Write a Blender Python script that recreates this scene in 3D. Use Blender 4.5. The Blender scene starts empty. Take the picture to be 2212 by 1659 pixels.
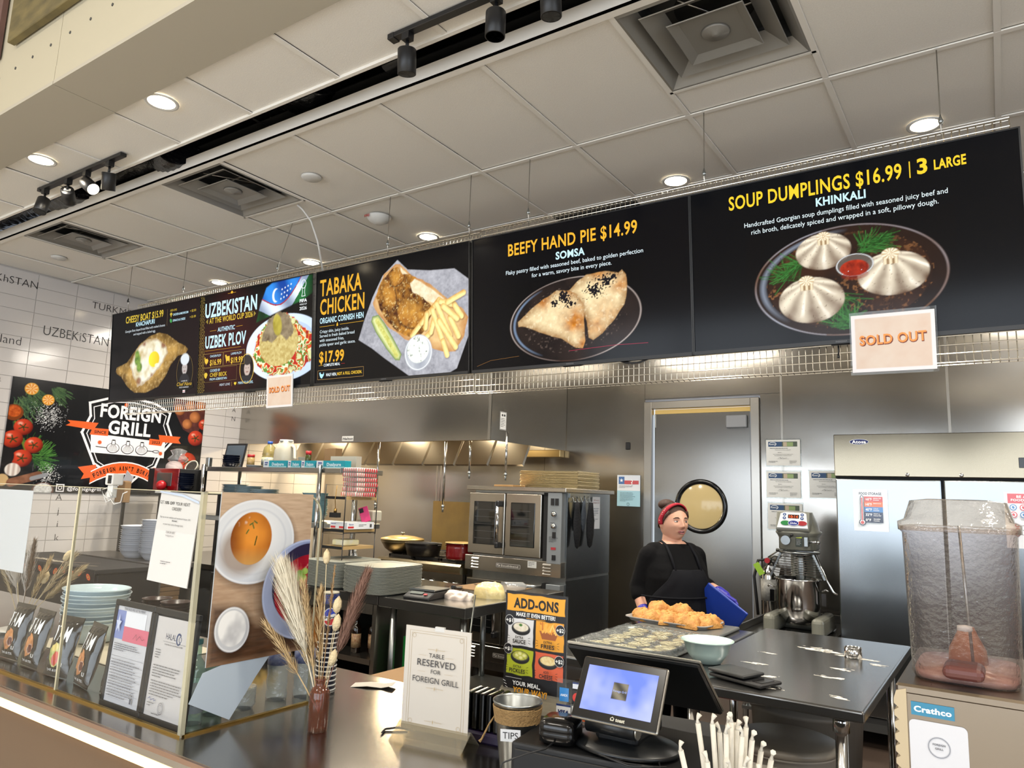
import bpy, math, random
import numpy as np
from mathutils import Matrix, Vector

random.seed(7)
S = bpy.context.scene
COL = S.collection
PI = math.pi
H = 1.58                      # eye height

# ---------------------------------------------------------------- camera
CF = 1568.863
yaw, pitch, roll = 0.593860, 0.153376, -0.034844
fw = Vector((-math.sin(yaw) * math.cos(pitch), math.cos(yaw) * math.cos(pitch), math.sin(pitch)))
rt = Vector((math.cos(yaw), math.sin(yaw), 0))
dn = -(rt.cross(fw))
c_, s_ = math.cos(roll), math.sin(roll)
r2 = rt * c_ + dn * s_
d2 = rt * -s_ + dn * c_
cam = bpy.data.cameras.new('camera')
cam.sensor_width = 36
cam.lens = CF / 2212 * 36
cam.clip_start = .02
camo = bpy.data.objects.new('camera', cam)
COL.objects.link(camo)
mw = Matrix.Identity(4)
for i in range(3):
    mw[i][0] = r2[i]; mw[i][1] = -d2[i]; mw[i][2] = -fw[i]
mw[2][3] = H
camo.matrix_world = mw
S.camera = camo

# ---------------------------------------------------------------- world, exposure, cycles
wd = bpy.data.worlds.new('world'); S.world = wd; wd.use_nodes = True
wd.node_tree.nodes['Background'].inputs[0].default_value = (.75, .85, 1, 1)
wd.node_tree.nodes['Background'].inputs[1].default_value = 1.0
S.view_settings.view_transform = 'Standard'
S.view_settings.look = 'None'
S.view_settings.exposure = 0.46
S.view_settings.gamma = 1
S.view_settings.use_curve_mapping = False
cy = S.cycles
cy.max_bounces = 7; cy.diffuse_bounces = 3; cy.glossy_bounces = 4
cy.transmission_bounces = 5; cy.transparent_max_bounces = 24
cy.caustics_reflective = False; cy.caustics_refractive = False
cy.sample_clamp_indirect = 4
cy.use_denoising = True


def area(name, loc, sx, sy, power, col, rot=(0, 0, 0), shape='RECTANGLE', spread=PI):
    l = bpy.data.lights.new(name, 'AREA')
    l.shape = shape; l.size = sx; l.size_y = sy; l.energy = power; l.color = col; l.spread = spread
    o = bpy.data.objects.new(name, l); COL.objects.link(o)
    o.location = loc; o.rotation_euler = rot
    return o


# daylight through the storefront windows behind the camera (in wall_south, Y = -5.5) and on the east side
area('daylight_front', (-1.5, -5.35, 1.9), 9.0, 2.9, 230, (.86, .93, 1), (math.radians(90), 0, 0))
area('daylight_east', (5.35, -1.5, 1.9), 5.5, 2.6, 85, (.86, .93, 1), (math.radians(90), 0, math.radians(90)))
# kitchen strip lights on the ceiling behind the menu screens, lamps inside the extractor hood
KITCHEN_STRIPS = [(-5.4, 4.45), (-2.6, 4.75), (.6, 4.75)]
for kx, ky in KITCHEN_STRIPS:
    area('kitchen_strip_light', (kx, ky, 3.36), 1.15, .16, 34, (1, .93, .82))
for kx in (-6.5, -5.3, -4.2):
    area('hood_lamp_light', (kx, 5.9, 2.28), .22, .22, 26, (1, .8, .5))
DOWNLIGHTS = [(-3.27, 1.735), (-4.5, 1.735), (.4, 1.735), (1.6, 1.735),
              (-.21, 3.76), (-1.46, 3.77), (-3.33, 3.79), (-4.57, 3.79), (-5.8, 3.79)]
for kx, ky in DOWNLIGHTS:
    area('downlight_lamp', (kx, ky, 3.372), .1, .1, 16, (1, .92, .78), shape='DISK', spread=math.radians(150))
# unseen fill lights added above the dining hall to brighten hall and kitchen
for kx, ky in ((-5, -1.5), (-2, -1.5), (1, -1.5), (3.5, -1.5)):
    area('hall_fill_light', (kx, ky, 4.9), .9, .9, 48, (1, .93, .83))
# unseen hall floor is coloured pale to bounce more light up; light strip under the counter lip is a lamp of its own
area('counter_strip_light', (-3.2, 1.12, .83), 3.4, .02, 3, (1, .72, .36), (math.radians(-25), 0, 0))

# ---------------------------------------------------------------- materials
def lin(c):
    return tuple((x / 12.92 if x <= .04045 else ((x + .055) / 1.055) ** 2.4) for x in c)


def hx(s):
    return tuple(int(s[i:i + 2], 16) / 255 for i in (0, 2, 4))


MATS = {}


def mat(name, col='808080', rough=.5, metal=0, spec=.5, noise=None, bump=None, emit=None, coat=0, trans=0, sss=0, alpha=None, stretch=None):
    """col: hex sRGB.  noise=(scale, amount, hex2)  bump=(scale, strength)  stretch: axis scale of the coordinates"""
    if name in MATS:
        return MATS[name]
    m = bpy.data.materials.new(name); MATS[name] = m; m.use_nodes = True
    nt = m.node_tree; b = nt.nodes['Principled BSDF']
    c = (*lin(hx(col)), 1)
    b.inputs['Base Color'].default_value = c
    b.inputs['Roughness'].default_value = rough
    b.inputs['Metallic'].default_value = metal
    b.inputs['Specular IOR Level'].default_value = spec
    if coat:
        b.inputs['Coat Weight'].default_value = coat; b.inputs['Coat Roughness'].default_value = .05
    if trans:
        b.inputs['Transmission Weight'].default_value = trans
    if sss:
        b.inputs['Subsurface Weight'].default_value = sss; b.inputs['Subsurface Radius'].default_value = (.02, .008, .004)
    if alpha is not None:
        b.inputs['Alpha'].default_value = alpha
    if emit:
        b.inputs['Emission Color'].default_value = (*lin(hx(emit[0])), 1); b.inputs['Emission Strength'].default_value = emit[1]
    if noise or bump:
        tc = nt.nodes.new('ShaderNodeTexCoord'); mp = nt.nodes.new('ShaderNodeMapping')
        nt.links.new(tc.outputs['Object'], mp.inputs[0])
        if stretch:
            mp.inputs['Scale'].default_value = stretch
    if noise:
        n = nt.nodes.new('ShaderNodeTexNoise'); n.inputs['Scale'].default_value = noise[0]; n.inputs['Detail'].default_value = 5
        nt.links.new(mp.outputs[0], n.inputs['Vector'])
        r = nt.nodes.new('ShaderNodeMapRange'); r.inputs[1].default_value = .5 - .28; r.inputs[2].default_value = .5 + .28
        r.inputs[3].default_value = 0; r.inputs[4].default_value = noise[1]
        nt.links.new(n.outputs[0], r.inputs[0])
        mx = nt.nodes.new('ShaderNodeMix'); mx.data_type = 'RGBA'
        mx.inputs[6].default_value = c; mx.inputs[7].default_value = (*lin(hx(noise[2])), 1)
        nt.links.new(r.outputs[0], mx.inputs[0]); nt.links.new(mx.outputs[2], b.inputs['Base Color'])
    if bump:
        n = nt.nodes.new('ShaderNodeTexNoise'); n.inputs['Scale'].default_value = bump[0]; n.inputs['Detail'].default_value = 4
        nt.links.new(mp.outputs[0], n.inputs['Vector'])
        bp = nt.nodes.new('ShaderNodeBump'); bp.inputs['Strength'].default_value = bump[1]; bp.inputs['Distance'].default_value = .01
        nt.links.new(n.outputs[0], bp.inputs['Height']); nt.links.new(bp.outputs[0], b.inputs['Normal'])
    return m


def steel(name, col='b9b4ac', rough=.3, brush=(1, 1, 60), wave=0, wscale=1.2, wst=(1, 1, 1), stain=0):
    m = bpy.data.materials.new(name); MATS[name] = m; m.use_nodes = True
    nt = m.node_tree; b = nt.nodes['Principled BSDF']; L = nt.links.new
    b.inputs['Base Color'].default_value = (*lin(hx(col)), 1); b.inputs['Metallic'].default_value = .97
    tc = nt.nodes.new('ShaderNodeTexCoord'); mp = nt.nodes.new('ShaderNodeMapping'); mp.inputs['Scale'].default_value = brush
    L(tc.outputs['Object'], mp.inputs[0])
    n = nt.nodes.new('ShaderNodeTexNoise'); n.inputs['Scale'].default_value = 9; n.inputs['Detail'].default_value = 3
    L(mp.outputs[0], n.inputs['Vector'])
    r = nt.nodes.new('ShaderNodeMapRange'); r.inputs[3].default_value = rough - .015; r.inputs[4].default_value = rough + .02
    L(n.outputs[0], r.inputs[0]); L(r.outputs[0], b.inputs['Roughness'])
    out = None
    if wave:
        mp2 = nt.nodes.new('ShaderNodeMapping'); mp2.inputs['Scale'].default_value = wst; L(tc.outputs['Object'], mp2.inputs[0])
        n2 = nt.nodes.new('ShaderNodeTexNoise'); n2.inputs['Scale'].default_value = wscale; n2.inputs['Detail'].default_value = .5
        L(mp2.outputs[0], n2.inputs['Vector'])
        b2 = nt.nodes.new('ShaderNodeBump'); b2.inputs['Strength'].default_value = 1; b2.inputs['Distance'].default_value = wave
        L(n2.outputs[0], b2.inputs['Height']); L(b2.outputs[0], b.inputs['Normal'])
    if stain:
        n3 = nt.nodes.new('ShaderNodeTexNoise'); n3.inputs['Scale'].default_value = 2.2; n3.inputs['Detail'].default_value = 6
        L(tc.outputs['Object'], n3.inputs['Vector'])
        r3 = nt.nodes.new('ShaderNodeMapRange'); r3.inputs[1].default_value = .42; r3.inputs[2].default_value = .75; r3.inputs[4].default_value = stain
        L(n3.outputs[0], r3.inputs[0])
        mx = nt.nodes.new('ShaderNodeMix'); mx.data_type = 'RGBA'; mx.inputs[6].default_value = (*lin(hx(col)), 1)
        mx.inputs[7].default_value = (*lin(hx('8d7a5c')), 1)
        L(r3.outputs[0], mx.inputs[0]); L(mx.outputs[2], b.inputs['Base Color'])
    return m


def clear(name, tint='ffffff', refl=1.0, rough=.0, haze=0, bump=None, ior=1.45):
    """thin clear sheet: straight see-through plus real surface reflection"""
    m = bpy.data.materials.new(name); MATS[name] = m; m.use_nodes = True
    nt = m.node_tree; nt.nodes.remove(nt.nodes['Principled BSDF']); L = nt.links.new
    out = nt.nodes['Material Output']
    t = nt.nodes.new('ShaderNodeBsdfTransparent'); t.inputs[0].default_value = (*lin(hx(tint)), 1)
    g = nt.nodes.new('ShaderNodeBsdfGlossy'); g.inputs['Roughness'].default_value = rough
    fr = nt.nodes.new('ShaderNodeFresnel'); fr.inputs[0].default_value = ior
    ml = nt.nodes.new('ShaderNodeMath'); ml.operation = 'MULTIPLY'; ml.inputs[1].default_value = refl; L(fr.outputs[0], ml.inputs[0])
    ge = nt.nodes.new('ShaderNodeNewGeometry'); iv = nt.nodes.new('ShaderNodeMath'); iv.operation = 'SUBTRACT'; iv.inputs[0].default_value = 1; L(ge.outputs['Backfacing'], iv.inputs[1])
    mf = nt.nodes.new('ShaderNodeMath'); mf.operation = 'MULTIPLY'; L(ml.outputs[0], mf.inputs[0]); L(iv.outputs[0], mf.inputs[1]); ml = mf
    mx = nt.nodes.new('ShaderNodeMixShader'); L(ml.outputs[0], mx.inputs[0]); L(t.outputs[0], mx.inputs[1]); L(g.outputs[0], mx.inputs[2])
    last = mx
    if haze:
        d = nt.nodes.new('ShaderNodeBsdfDiffuse'); d.inputs[0].default_value = (*lin(hx(tint)), 1)
        m2 = nt.nodes.new('ShaderNodeMixShader'); m2.inputs[0].default_value = haze
        L(mx.outputs[0], m2.inputs[1]); L(d.outputs[0], m2.inputs[2]); last = m2
    if bump:
        tc = nt.nodes.new('ShaderNodeTexCoord'); n = nt.nodes.new('ShaderNodeTexNoise'); n.inputs['Scale'].default_value = bump[0]
        n.inputs['Detail'].default_value = 3; L(tc.outputs['Object'], n.inputs['Vector'])
        bp = nt.nodes.new('ShaderNodeBump'); bp.inputs['Strength'].default_value = bump[1]; bp.inputs['Distance'].default_value = .01
        L(n.outputs[0], bp.inputs['Height']); L(bp.outputs[0], g.inputs['Normal']); L(bp.outputs[0], fr.inputs['Normal'])
    L(last.outputs[0], out.inputs[0])
    return m


def print_mat(name, rough=.45, emit=0, coat=0, spec=.5, base=1.0):
    m = bpy.data.materials.new(name); MATS[name] = m; m.use_nodes = True
    nt = m.node_tree; b = nt.nodes['Principled BSDF']; L = nt.links.new
    a = nt.nodes.new('ShaderNodeAttribute'); a.attribute_name = 'Col'
    if emit:
        L(a.outputs['Color'], b.inputs['Emission Color']); b.inputs['Emission Strength'].default_value = emit
        b.inputs['Base Color'].default_value = (.004, .004, .005, 1)
    else:
        L(a.outputs['Color'], b.inputs['Base Color'])
    b.inputs['Roughness'].default_value = rough; b.inputs['Specular IOR Level'].default_value = spec
    if coat:
        b.inputs['Coat Weight'].default_value = coat; b.inputs['Coat Roughness'].default_value = .03
    return m


# ---------------------------------------------------------------- mesh building
class MB:
    """collects shapes, builds ONE mesh object"""
    def __init__(self):
        self.v = []; self.f = []; self.s = []; self.m = []; self.mi = 0

    def add(self, vs, fs, smooth=False):
        o = len(self.v)
        self.v.extend([tuple(p) for p in vs])
        for q in fs:
            self.f.append([i + o for i in q]); self.s.append(smooth); self.m.append(self.mi)
        return self

    def box(self, x0, x1, y0, y1, z0, z1, rz=0, c=None):
        vs = [(x, y, z) for z in (z0, z1) for y in (y0, y1) for x in (x0, x1)]
        if rz:
            cx, cy = c if c else ((x0 + x1) / 2, (y0 + y1) / 2); ca, sa = math.cos(rz), math.sin(rz)
            vs = [(cx + (x - cx) * ca - (y - cy) * sa, cy + (x - cx) * sa + (y - cy) * ca, z) for x, y, z in vs]
        return self.add(vs, [(0, 2, 3, 1), (4, 5, 7, 6), (0, 1, 5, 4), (1, 3, 7, 5), (3, 2, 6, 7), (2, 0, 4, 6)])

    def tube(self, pts, r, n=8, caps=True, closed=False):
        pts = [Vector(p) for p in pts]; k = len(pts); rs = r if isinstance(r, (list, tuple)) else [r] * k
        vs = []; up = None
        for i, p in enumerate(pts):
            if closed:
                d = pts[(i + 1) % k] - pts[i - 1]
            else:
                d = (pts[min(i + 1, k - 1)] - pts[max(i - 1, 0)])
            if d.length < 1e-9: d = Vector((0, 0, 1))
            d.normalize()
            if up is None:
                up = Vector((0, 0, 1)) if abs(d.z) < .9 else Vector((1, 0, 0))
            a = up - d * up.dot(d)
            if a.length < 1e-6: a = d.orthogonal()
            a.normalize(); b = d.cross(a); up = a
            for j in range(n):
                t = 2 * PI * j / n
                vs.append(p + (a * math.cos(t) + b * math.sin(t)) * rs[i])
        fs = []
        for i in range(k if closed else k - 1):
            for j in range(n):
                i2 = (i + 1) % k
                fs.append((i * n + j, i * n + (j + 1) % n, i2 * n + (j + 1) % n, i2 * n + j))
        self.add(vs, fs, n > 5)
        if caps and not closed:
            o = len(self.v) - len(vs)
            self.f.append([o + j for j in range(n)][::-1]); self.s.append(False); self.m.append(self.mi)
            self.f.append([o + (k - 1) * n + j for j in range(n)]); self.s.append(False); self.m.append(self.mi)
        return self

    def lathe(self, prof, n=24, c=(0, 0, 0), sx=1, sy=1, sq=0):
        """prof [(r,z)...] around Z; sq>0 squares the section (superellipse)"""
        vs = []
        for r, z in prof:
            for j in range(n):
                t = 2 * PI * (j + .5) / n; ca, sa = math.cos(t), math.sin(t)
                if sq:
                    e = 1 / (abs(ca) ** sq + abs(sa) ** sq) ** (1 / sq); ca *= e; sa *= e
                vs.append((c[0] + r * ca * sx, c[1] + r * sa * sy, c[2] + z))
        fs = [(i * n + j, i * n + (j + 1) % n, (i + 1) * n + (j + 1) % n, (i + 1) * n + j) for i in range(len(prof) - 1) for j in range(n)]
        self.add(vs, fs, True)
        o = len(self.v) - len(vs)
        for i, fl in ((0, True), (len(prof) - 1, False)):
            if prof[i][0] > 1e-4:
                q = [o + i * n + j for j in range(n)]
                self.f.append(q[::-1] if fl else q); self.s.append(False); self.m.append(self.mi)
        return self

    def shell(self, prof, th, n=24, **k):
        """open vessel: outer profile from bottom centre up, inner copy back down"""
        inner = [(max(r - th, .0005), z + (th if i == 0 else 0)) for i, (r, z) in enumerate(prof)]
        inner[0] = (inner[0][0], prof[0][1] + th)
        if len(inner) > 1 and inner[1][1] < inner[0][1]: inner[1] = (inner[1][0], inner[0][1])
        return self.lathe([(.0005, prof[0][1])] + prof + inner[::-1] + [(.0005, inner[0][1])], n, **k)

    def prism(self, poly, a, b, axis='z'):
        """poly 2D extruded from a to b along axis. x: (y,z), y: (x,z), z: (x,y)"""
        n = len(poly)
        def P(p, t):
            return {'x': (t, p[0], p[1]), 'y': (p[0], t, p[1]), 'z': (p[0], p[1], t)}[axis]
        vs = [P(p, a) for p in poly] + [P(p, b) for p in poly]
        fs = [list(range(n))[::-1], list(range(n, 2 * n))] + [(i, (i + 1) % n, n + (i + 1) % n, n + i) for i in range(n)]
        return self.add(vs, fs)

    def sph(self, c, r, n=12, m=8):
        rx, ry, rz = r if isinstance(r, (tuple, list)) else (r, r, r)
        return self.lathe([(math.sin(PI * i / m) if 0 < i < m else .0005, -math.cos(PI * i / m) * rz) for i in range(m + 1)], n, c=c, sx=rx, sy=ry)

    def xf(self, M, i0=0):
        self.v[i0:] = [tuple(M @ Vector(p)) for p in self.v[i0:]]
        return self

    def mesh(self, name, mats):
        me = bpy.data.meshes.new(name)
        me.from_pydata(self.v, [], self.f)
        for x in (mats if isinstance(mats, (list, tuple)) else [mats]):
            me.materials.append(x)
        me.polygons.foreach_set('use_smooth', self.s)
        me.polygons.foreach_set('material_index', self.m)
        me.validate(); me.update()
        return me

    def build(self, name, mats, parent=None, bevel=0, seg=1, subsurf=0, solid=0, ang=30):
        return put(name, self.mesh(name, mats), parent, bevel, seg, subsurf, solid, ang)


def put(name, me, parent=None, bevel=0, seg=1, subsurf=0, solid=0, ang=30):
    o = bpy.data.objects.new(name, me); COL.objects.link(o)
    if parent: o.parent = parent
    if solid:
        md = o.modifiers.new('s', 'SOLIDIFY'); md.thickness = solid; md.offset = 0
    if bevel:
        md = o.modifiers.new('b', 'BEVEL'); md.width = bevel; md.segments = seg; md.limit_method = 'ANGLE'; md.angle_limit = math.radians(ang)
    if subsurf:
        md = o.modifiers.new('u', 'SUBSURF'); md.levels = subsurf; md.render_levels = subsurf
    return o


def thing(name, label, cat, loc=(0, 0, 0), rz=0, group=None, rot=None):
    o = bpy.data.objects.new(name, None); COL.objects.link(o); o.empty_display_size = .05
    o.location = loc; o.rotation_euler = rot if rot else (0, 0, rz)
    return tag(o, label, cat, group)


def tag(o, label, cat, group=None):
    o['label'] = label; o['category'] = cat
    if group: o['group'] = group
    return o


def struct(o):
    o['kind'] = 'structure'; return o


def stuff(o):
    o['kind'] = 'stuff'; return o


def dup(root, loc, rz=None, label=None, group=None, rot=None, scale=None):
    r = root.copy(); COL.objects.link(r); r.location = loc
    if rz is not None: r.rotation_euler = (0, 0, rz)
    if rot: r.rotation_euler = rot
    if scale: r.scale = scale
    if label: r['label'] = label
    if group: r['group'] = group
    for ch in list(root.children):
        c = ch.copy(); COL.objects.link(c); c.parent = r
        for g in ch.children:
            d = g.copy(); COL.objects.link(d); d.parent = c
    return r


ORD = ['topmost', 'second', 'third', 'fourth', 'fifth', 'sixth', 'seventh', 'eighth', 'ninth', 'tenth', 'eleventh', 'twelfth', 'thirteenth',
       'fourteenth', 'fifteenth', 'sixteenth', 'seventeenth', 'eighteenth', 'nineteenth', 'twentieth', 'twenty-first', 'twenty-second',
       'twenty-third', 'twenty-fourth', 'twenty-fifth', 'twenty-sixth']


def nth(i, n):
    """i counted from the top, n in the stack"""
    return 'topmost' if i == 0 else ('lowest' if i == n - 1 else ORD[i] + ' from the top')

# ---------------------------------------------------------------- flat print: vector lettering and painted rasters, one mesh per print
_fc = {}


def glyphs(s, bold=0.0, shear=0.0):
    k = (s, bold, shear)
    if k not in _fc:
        cu = bpy.data.curves.new('t', 'FONT'); cu.body = s; cu.size = 1; cu.offset = bold; cu.shear = shear; cu.resolution_u = 3; cu.space_character = 1.07 if bold > .012 else 1.0
        ob = bpy.data.objects.new('t', cu)
        me = ob.to_mesh()
        v = np.empty(len(me.vertices) * 3); me.vertices.foreach_get('co', v); v = v.reshape(-1, 3)[:, :2]
        f = [tuple(p.vertices) for p in me.polygons]
        ob.to_mesh_clear(); bpy.data.objects.remove(ob); bpy.data.curves.remove(cu)
        _fc[k] = (v, f)
    return _fc[k]


def C3(c):
    return np.array(lin(hx(c)) if isinstance(c, str) else c)


class Print:
    def __init__(self, w, h):
        self.w = w; self.h = h; self.V = []; self.F = []; self.C = []; self.lay = 0; self.n = 0

    def _add(self, v2, fs, col):
        self.lay += 1
        o = self.n
        self.V.append(np.column_stack([np.asarray(v2, float), np.full(len(v2), self.lay)])); self.n += len(v2)
        c = C3(col)
        for q in fs:
            self.F.append([i + o for i in q]); self.C.append((len(q), c))
        return self

    def poly(self, pts, col): return self._add(pts, [tuple(range(len(pts)))], col)

    def rect(self, x, y, w, h, col, r=0):
        if not r: return self.poly([(x, y), (x + w, y), (x + w, y + h), (x, y + h)], col)
        pts = []
        for cx, cy, a in ((x + w - r, y + r, -90), (x + w - r, y + h - r, 0), (x + r, y + h - r, 90), (x + r, y + r, 180)):
            for k in range(5):
                t = math.radians(a + k * 22.5); pts.append((cx + r * math.cos(t), cy + r * math.sin(t)))
        return self.poly(pts, col)

    def ell(self, x, y, rx, ry, col, rot=0, n=28):
        ca, sa = math.cos(rot), math.sin(rot)
        return self.poly([(x + rx * math.cos(t) * ca - ry * math.sin(t) * sa, y + rx * math.cos(t) * sa + ry * math.sin(t) * ca) for t in [2 * PI * i / n for i in range(n)]], col)

    def ring(self, x, y, rx, ry, th, col, n=36, a0=0, a1=360):
        pts = []; fs = []
        for i in range(n + 1):
            t = math.radians(a0 + (a1 - a0) * i / n)
            pts += [(x + rx * math.cos(t), y + ry * math.sin(t)), (x + (rx - th) * math.cos(t), y + (ry - th) * math.sin(t))]
            if i: fs.append((2 * i - 2, 2 * i, 2 * i + 1, 2 * i - 1))
        return self._add(pts, fs, col)

    def line(self, pts, th, col, closed=False):
        pts = [np.array(p, float) for p in pts]; fs = []; vs = []
        seg = list(zip(pts, pts[1:] + ([pts[0]] if closed else [])))
        if not closed: seg = seg[:len(pts) - 1]
        for a, b in seg:
            d = b - a; L = np.hypot(*d)
            if L < 1e-9: continue
            d = d / L; nrm = np.array([-d[1], d[0]]) * th / 2; e = d * th / 2; k = len(vs)
            vs += [a - e - nrm, b + e - nrm, b + e + nrm, a - e + nrm]; fs.append((k, k + 1, k + 2, k + 3))
        self._add(vs, fs, col)
        self.V[-1][:, 2] += (np.arange(len(vs)) // 4) * .9 / max(len(vs) // 4, 1)
        return self

    def frame(self, x, y, w, h, th, col): return self.line([(x, y), (x + w, y), (x + w, y + h), (x, y + h)], th, col, True)

    def text(self, s, x, y, h, col, w=None, al='l', bold=.0, rot=0, shear=0, maxw=None):
        """h = cap height; w fits the width"""
        v, f = glyphs(s, bold, shear)
        if not len(v): return self
        ch = glyphs('H', bold)[0]; s0 = h / (ch[:, 1].max() - ch[:, 1].min())
        x0, x1 = v[:, 0].min(), v[:, 0].max(); sx = s0 if w is None else w / (x1 - x0)
        if maxw and (x1 - x0) * sx > maxw: sx = maxw / (x1 - x0)
        q = np.column_stack([(v[:, 0] - x0) * sx, v[:, 1] * s0]); W = (x1 - x0) * sx
        q[:, 0] -= {'l': 0, 'c': W / 2, 'r': W}[al]
        if rot:
            ca, sa = math.cos(rot), math.sin(rot); q = np.column_stack([q[:, 0] * ca - q[:, 1] * sa, q[:, 0] * sa + q[:, 1] * ca])
        q += (x, y)
        return self._add(q, f, col)

    def scribble(self, x, y, w, lines, lh, col, th=None, seed=0, fill=.6):
        """rows of unreadably small lettering"""
        rg = random.Random(seed); vs = []; fs = []; th = th or lh * .45
        for i in range(lines):
            yy = y - i * lh; xx = x; end = x + w * (rg.uniform(.75, 1) if i < lines - 1 else rg.uniform(.3, .7))
            while xx < end:
                l = min(rg.uniform(1.2, 5) * th, end - xx); k = len(vs)
                vs += [(xx, yy), (xx + l, yy), (xx + l, yy + th * fill), (xx, yy + th * fill)]; fs.append((k, k + 1, k + 2, k + 3)); xx += l + th * .6
        return self._add(vs, fs, col) if vs else self

    def raster(self, cv):
        ny, nx = cv.c.shape[:2]; self.lay += 1; o = self.n
        P = np.column_stack([cv.X.ravel(), cv.Y.ravel(), np.full(nx * ny, self.lay)]); self.V.append(P); self.n += nx * ny
        idx = np.arange(nx * ny).reshape(ny, nx)
        q = np.stack([idx[:-1, :-1], idx[:-1, 1:], idx[1:, 1:], idx[1:, :-1]], -1).reshape(-1, 4)
        if cv.cut is not None:
            q = q[cv.cut.ravel()[q].min(1) > 0]
        self.R = getattr(self, 'R', []); self.R.append((q + o, cv.c.reshape(-1, 3)[q]))
        return self

    def build(self, name, m, parent=None, O=(0, 0, 0), U=(1, 0, 0), V=(0, 0, 1), eps=.0004, off=.0005, warp=None):
        O, U, V = [np.array(a, float) for a in (O, U, V)]; U /= np.linalg.norm(U); V /= np.linalg.norm(V); N = np.cross(U, V)
        A = np.vstack(self.V)
        co = O + A[:, :1] * U + A[:, 1:2] * V + (A[:, 2:3] * eps + off) * N
        if warp: co = warp(A, co)
        cl = [np.repeat(c[None], k, 0) for k, c in self.C]
        fs = self.F
        lens = [len(q) for q in fs]; loops = [i for q in fs for i in q]
        for q, c in getattr(self, 'R', []):
            loops = np.concatenate([np.array(loops, int), q.ravel()]); lens = lens + [4] * len(q); cl.append(c.reshape(-1, 3))
        me = bpy.data.meshes.new(name)
        me.vertices.add(len(co)); me.vertices.foreach_set('co', co.ravel())
        loops = np.array(loops, np.int32); lens = np.array(lens, np.int32)
        me.loops.add(len(loops)); me.loops.foreach_set('vertex_index', loops)
        me.polygons.add(len(lens)); st = np.concatenate([[0], np.cumsum(lens)[:-1]]).astype(np.int32)
        me.polygons.foreach_set('loop_start', st)
        try: me.polygons.foreach_set('loop_total', lens)
        except Exception: pass
        me.update(calc_edges=True)
        at = me.color_attributes.new('Col', 'FLOAT_COLOR', 'CORNER')
        c = np.concatenate(cl); c = np.column_stack([c, np.ones(len(c))]).astype(np.float32)
        at.data.foreach_set('color', c.ravel())
        me.materials.append(m)
        return put(name, me, parent)


def vnoise(X, Y, sc, seed, oct=3):
    rg = np.random.RandomState(seed); out = 0; amp = 1; tot = 0
    for o in range(oct):
        g = rg.rand(64, 64); x = X * sc + 17.3; y = Y * sc + 5.1
        xi = np.floor(x).astype(int); yi = np.floor(y).astype(int); fx = x - xi; fy = y - yi
        fx = fx * fx * (3 - 2 * fx); fy = fy * fy * (3 - 2 * fy)
        a = g[yi % 64, xi % 64]; b = g[yi % 64, (xi + 1) % 64]; c = g[(yi + 1) % 64, xi % 64]; d = g[(yi + 1) % 64, (xi + 1) % 64]
        out = out + amp * ((a * (1 - fx) + b * fx) * (1 - fy) + (c * (1 - fx) + d * fx) * fy); tot += amp; amp *= .55; sc *= 2.1
    return out / tot


class Cv:
    """picture painted into a fine grid"""
    def __init__(self, x0, y0, w, h, res, bg='000000'):
        nx = int(w * res) + 1; ny = int(h * res) + 1
        self.X, self.Y = np.meshgrid(np.linspace(x0, x0 + w, nx), np.linspace(y0, y0 + h, ny)); self.res = res
        self.c = np.zeros((ny, nx, 3)) + C3(bg); self.cut = None; self.aa = 1.2 / res

    def n(self, sc, seed=0, oct=3): return vnoise(self.X, self.Y, sc, seed, oct)

    def mix(self, c1, c2, t):
        t = np.clip(t, 0, 1)[..., None]; a = c1 if isinstance(c1, np.ndarray) and c1.ndim == 3 else C3(c1); b = c2 if isinstance(c2, np.ndarray) and c2.ndim == 3 else C3(c2)
        return a * (1 - t) + b * t

    def paint(self, m, col):
        m = np.clip(m, 0, 1)[..., None]; c = col if isinstance(col, np.ndarray) else C3(col); self.c = self.c * (1 - m) + c * m; return self

    def el(self, x, y, rx, ry, rot=0, soft=None):
        ca, sa = math.cos(rot), math.sin(rot); dx = self.X - x; dy = self.Y - y
        u = (dx * ca + dy * sa) / rx; v = (-dx * sa + dy * ca) / ry; d = np.sqrt(u * u + v * v); s = (soft or self.aa) / min(rx, ry)
        self.d = d; self.u = u; self.v = v
        return np.clip((1 - d) / s + .5, 0, 1)

    def pg(self, pts, soft=None, wob=0, seed=3):
        """polygon mask; soft edge by signed distance"""
        X, Y = self.X, self.Y
        if wob: X = X + (self.n(30, seed, 2) - .5) * wob; Y = Y + (self.n(30, seed + 9, 2) - .5) * wob
        ins = np.zeros(X.shape, bool); dist = np.full(X.shape, 1e9); n = len(pts)
        for i in range(n):
            x1, y1 = pts[i]; x2, y2 = pts[(i + 1) % n]
            if y1 != y2:
                ins ^= ((y1 > Y) != (y2 > Y)) & (X < (x2 - x1) * (Y - y1) / (y2 - y1) + x1)
            dx, dy = x2 - x1, y2 - y1; t = np.clip(((X - x1) * dx + (Y - y1) * dy) / (dx * dx + dy * dy + 1e-12), 0, 1)
            dist = np.minimum(dist, np.hypot(X - x1 - t * dx, Y - y1 - t * dy))
        self.sd = np.where(ins, dist, -dist); s = soft or self.aa
        return np.clip(self.sd / s + .5, 0, 1)

    def seg(self, x1, y1, x2, y2, r, soft=None):
        dx, dy = x2 - x1, y2 - y1; t = np.clip(((self.X - x1) * dx + (self.Y - y1) * dy) / (dx * dx + dy * dy + 1e-12), 0, 1)
        d = np.hypot(self.X - x1 - t * dx, self.Y - y1 - t * dy); self.d = d / r; self.t = t
        return np.clip((r - d) / (soft or self.aa) + .5, 0, 1)

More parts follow.
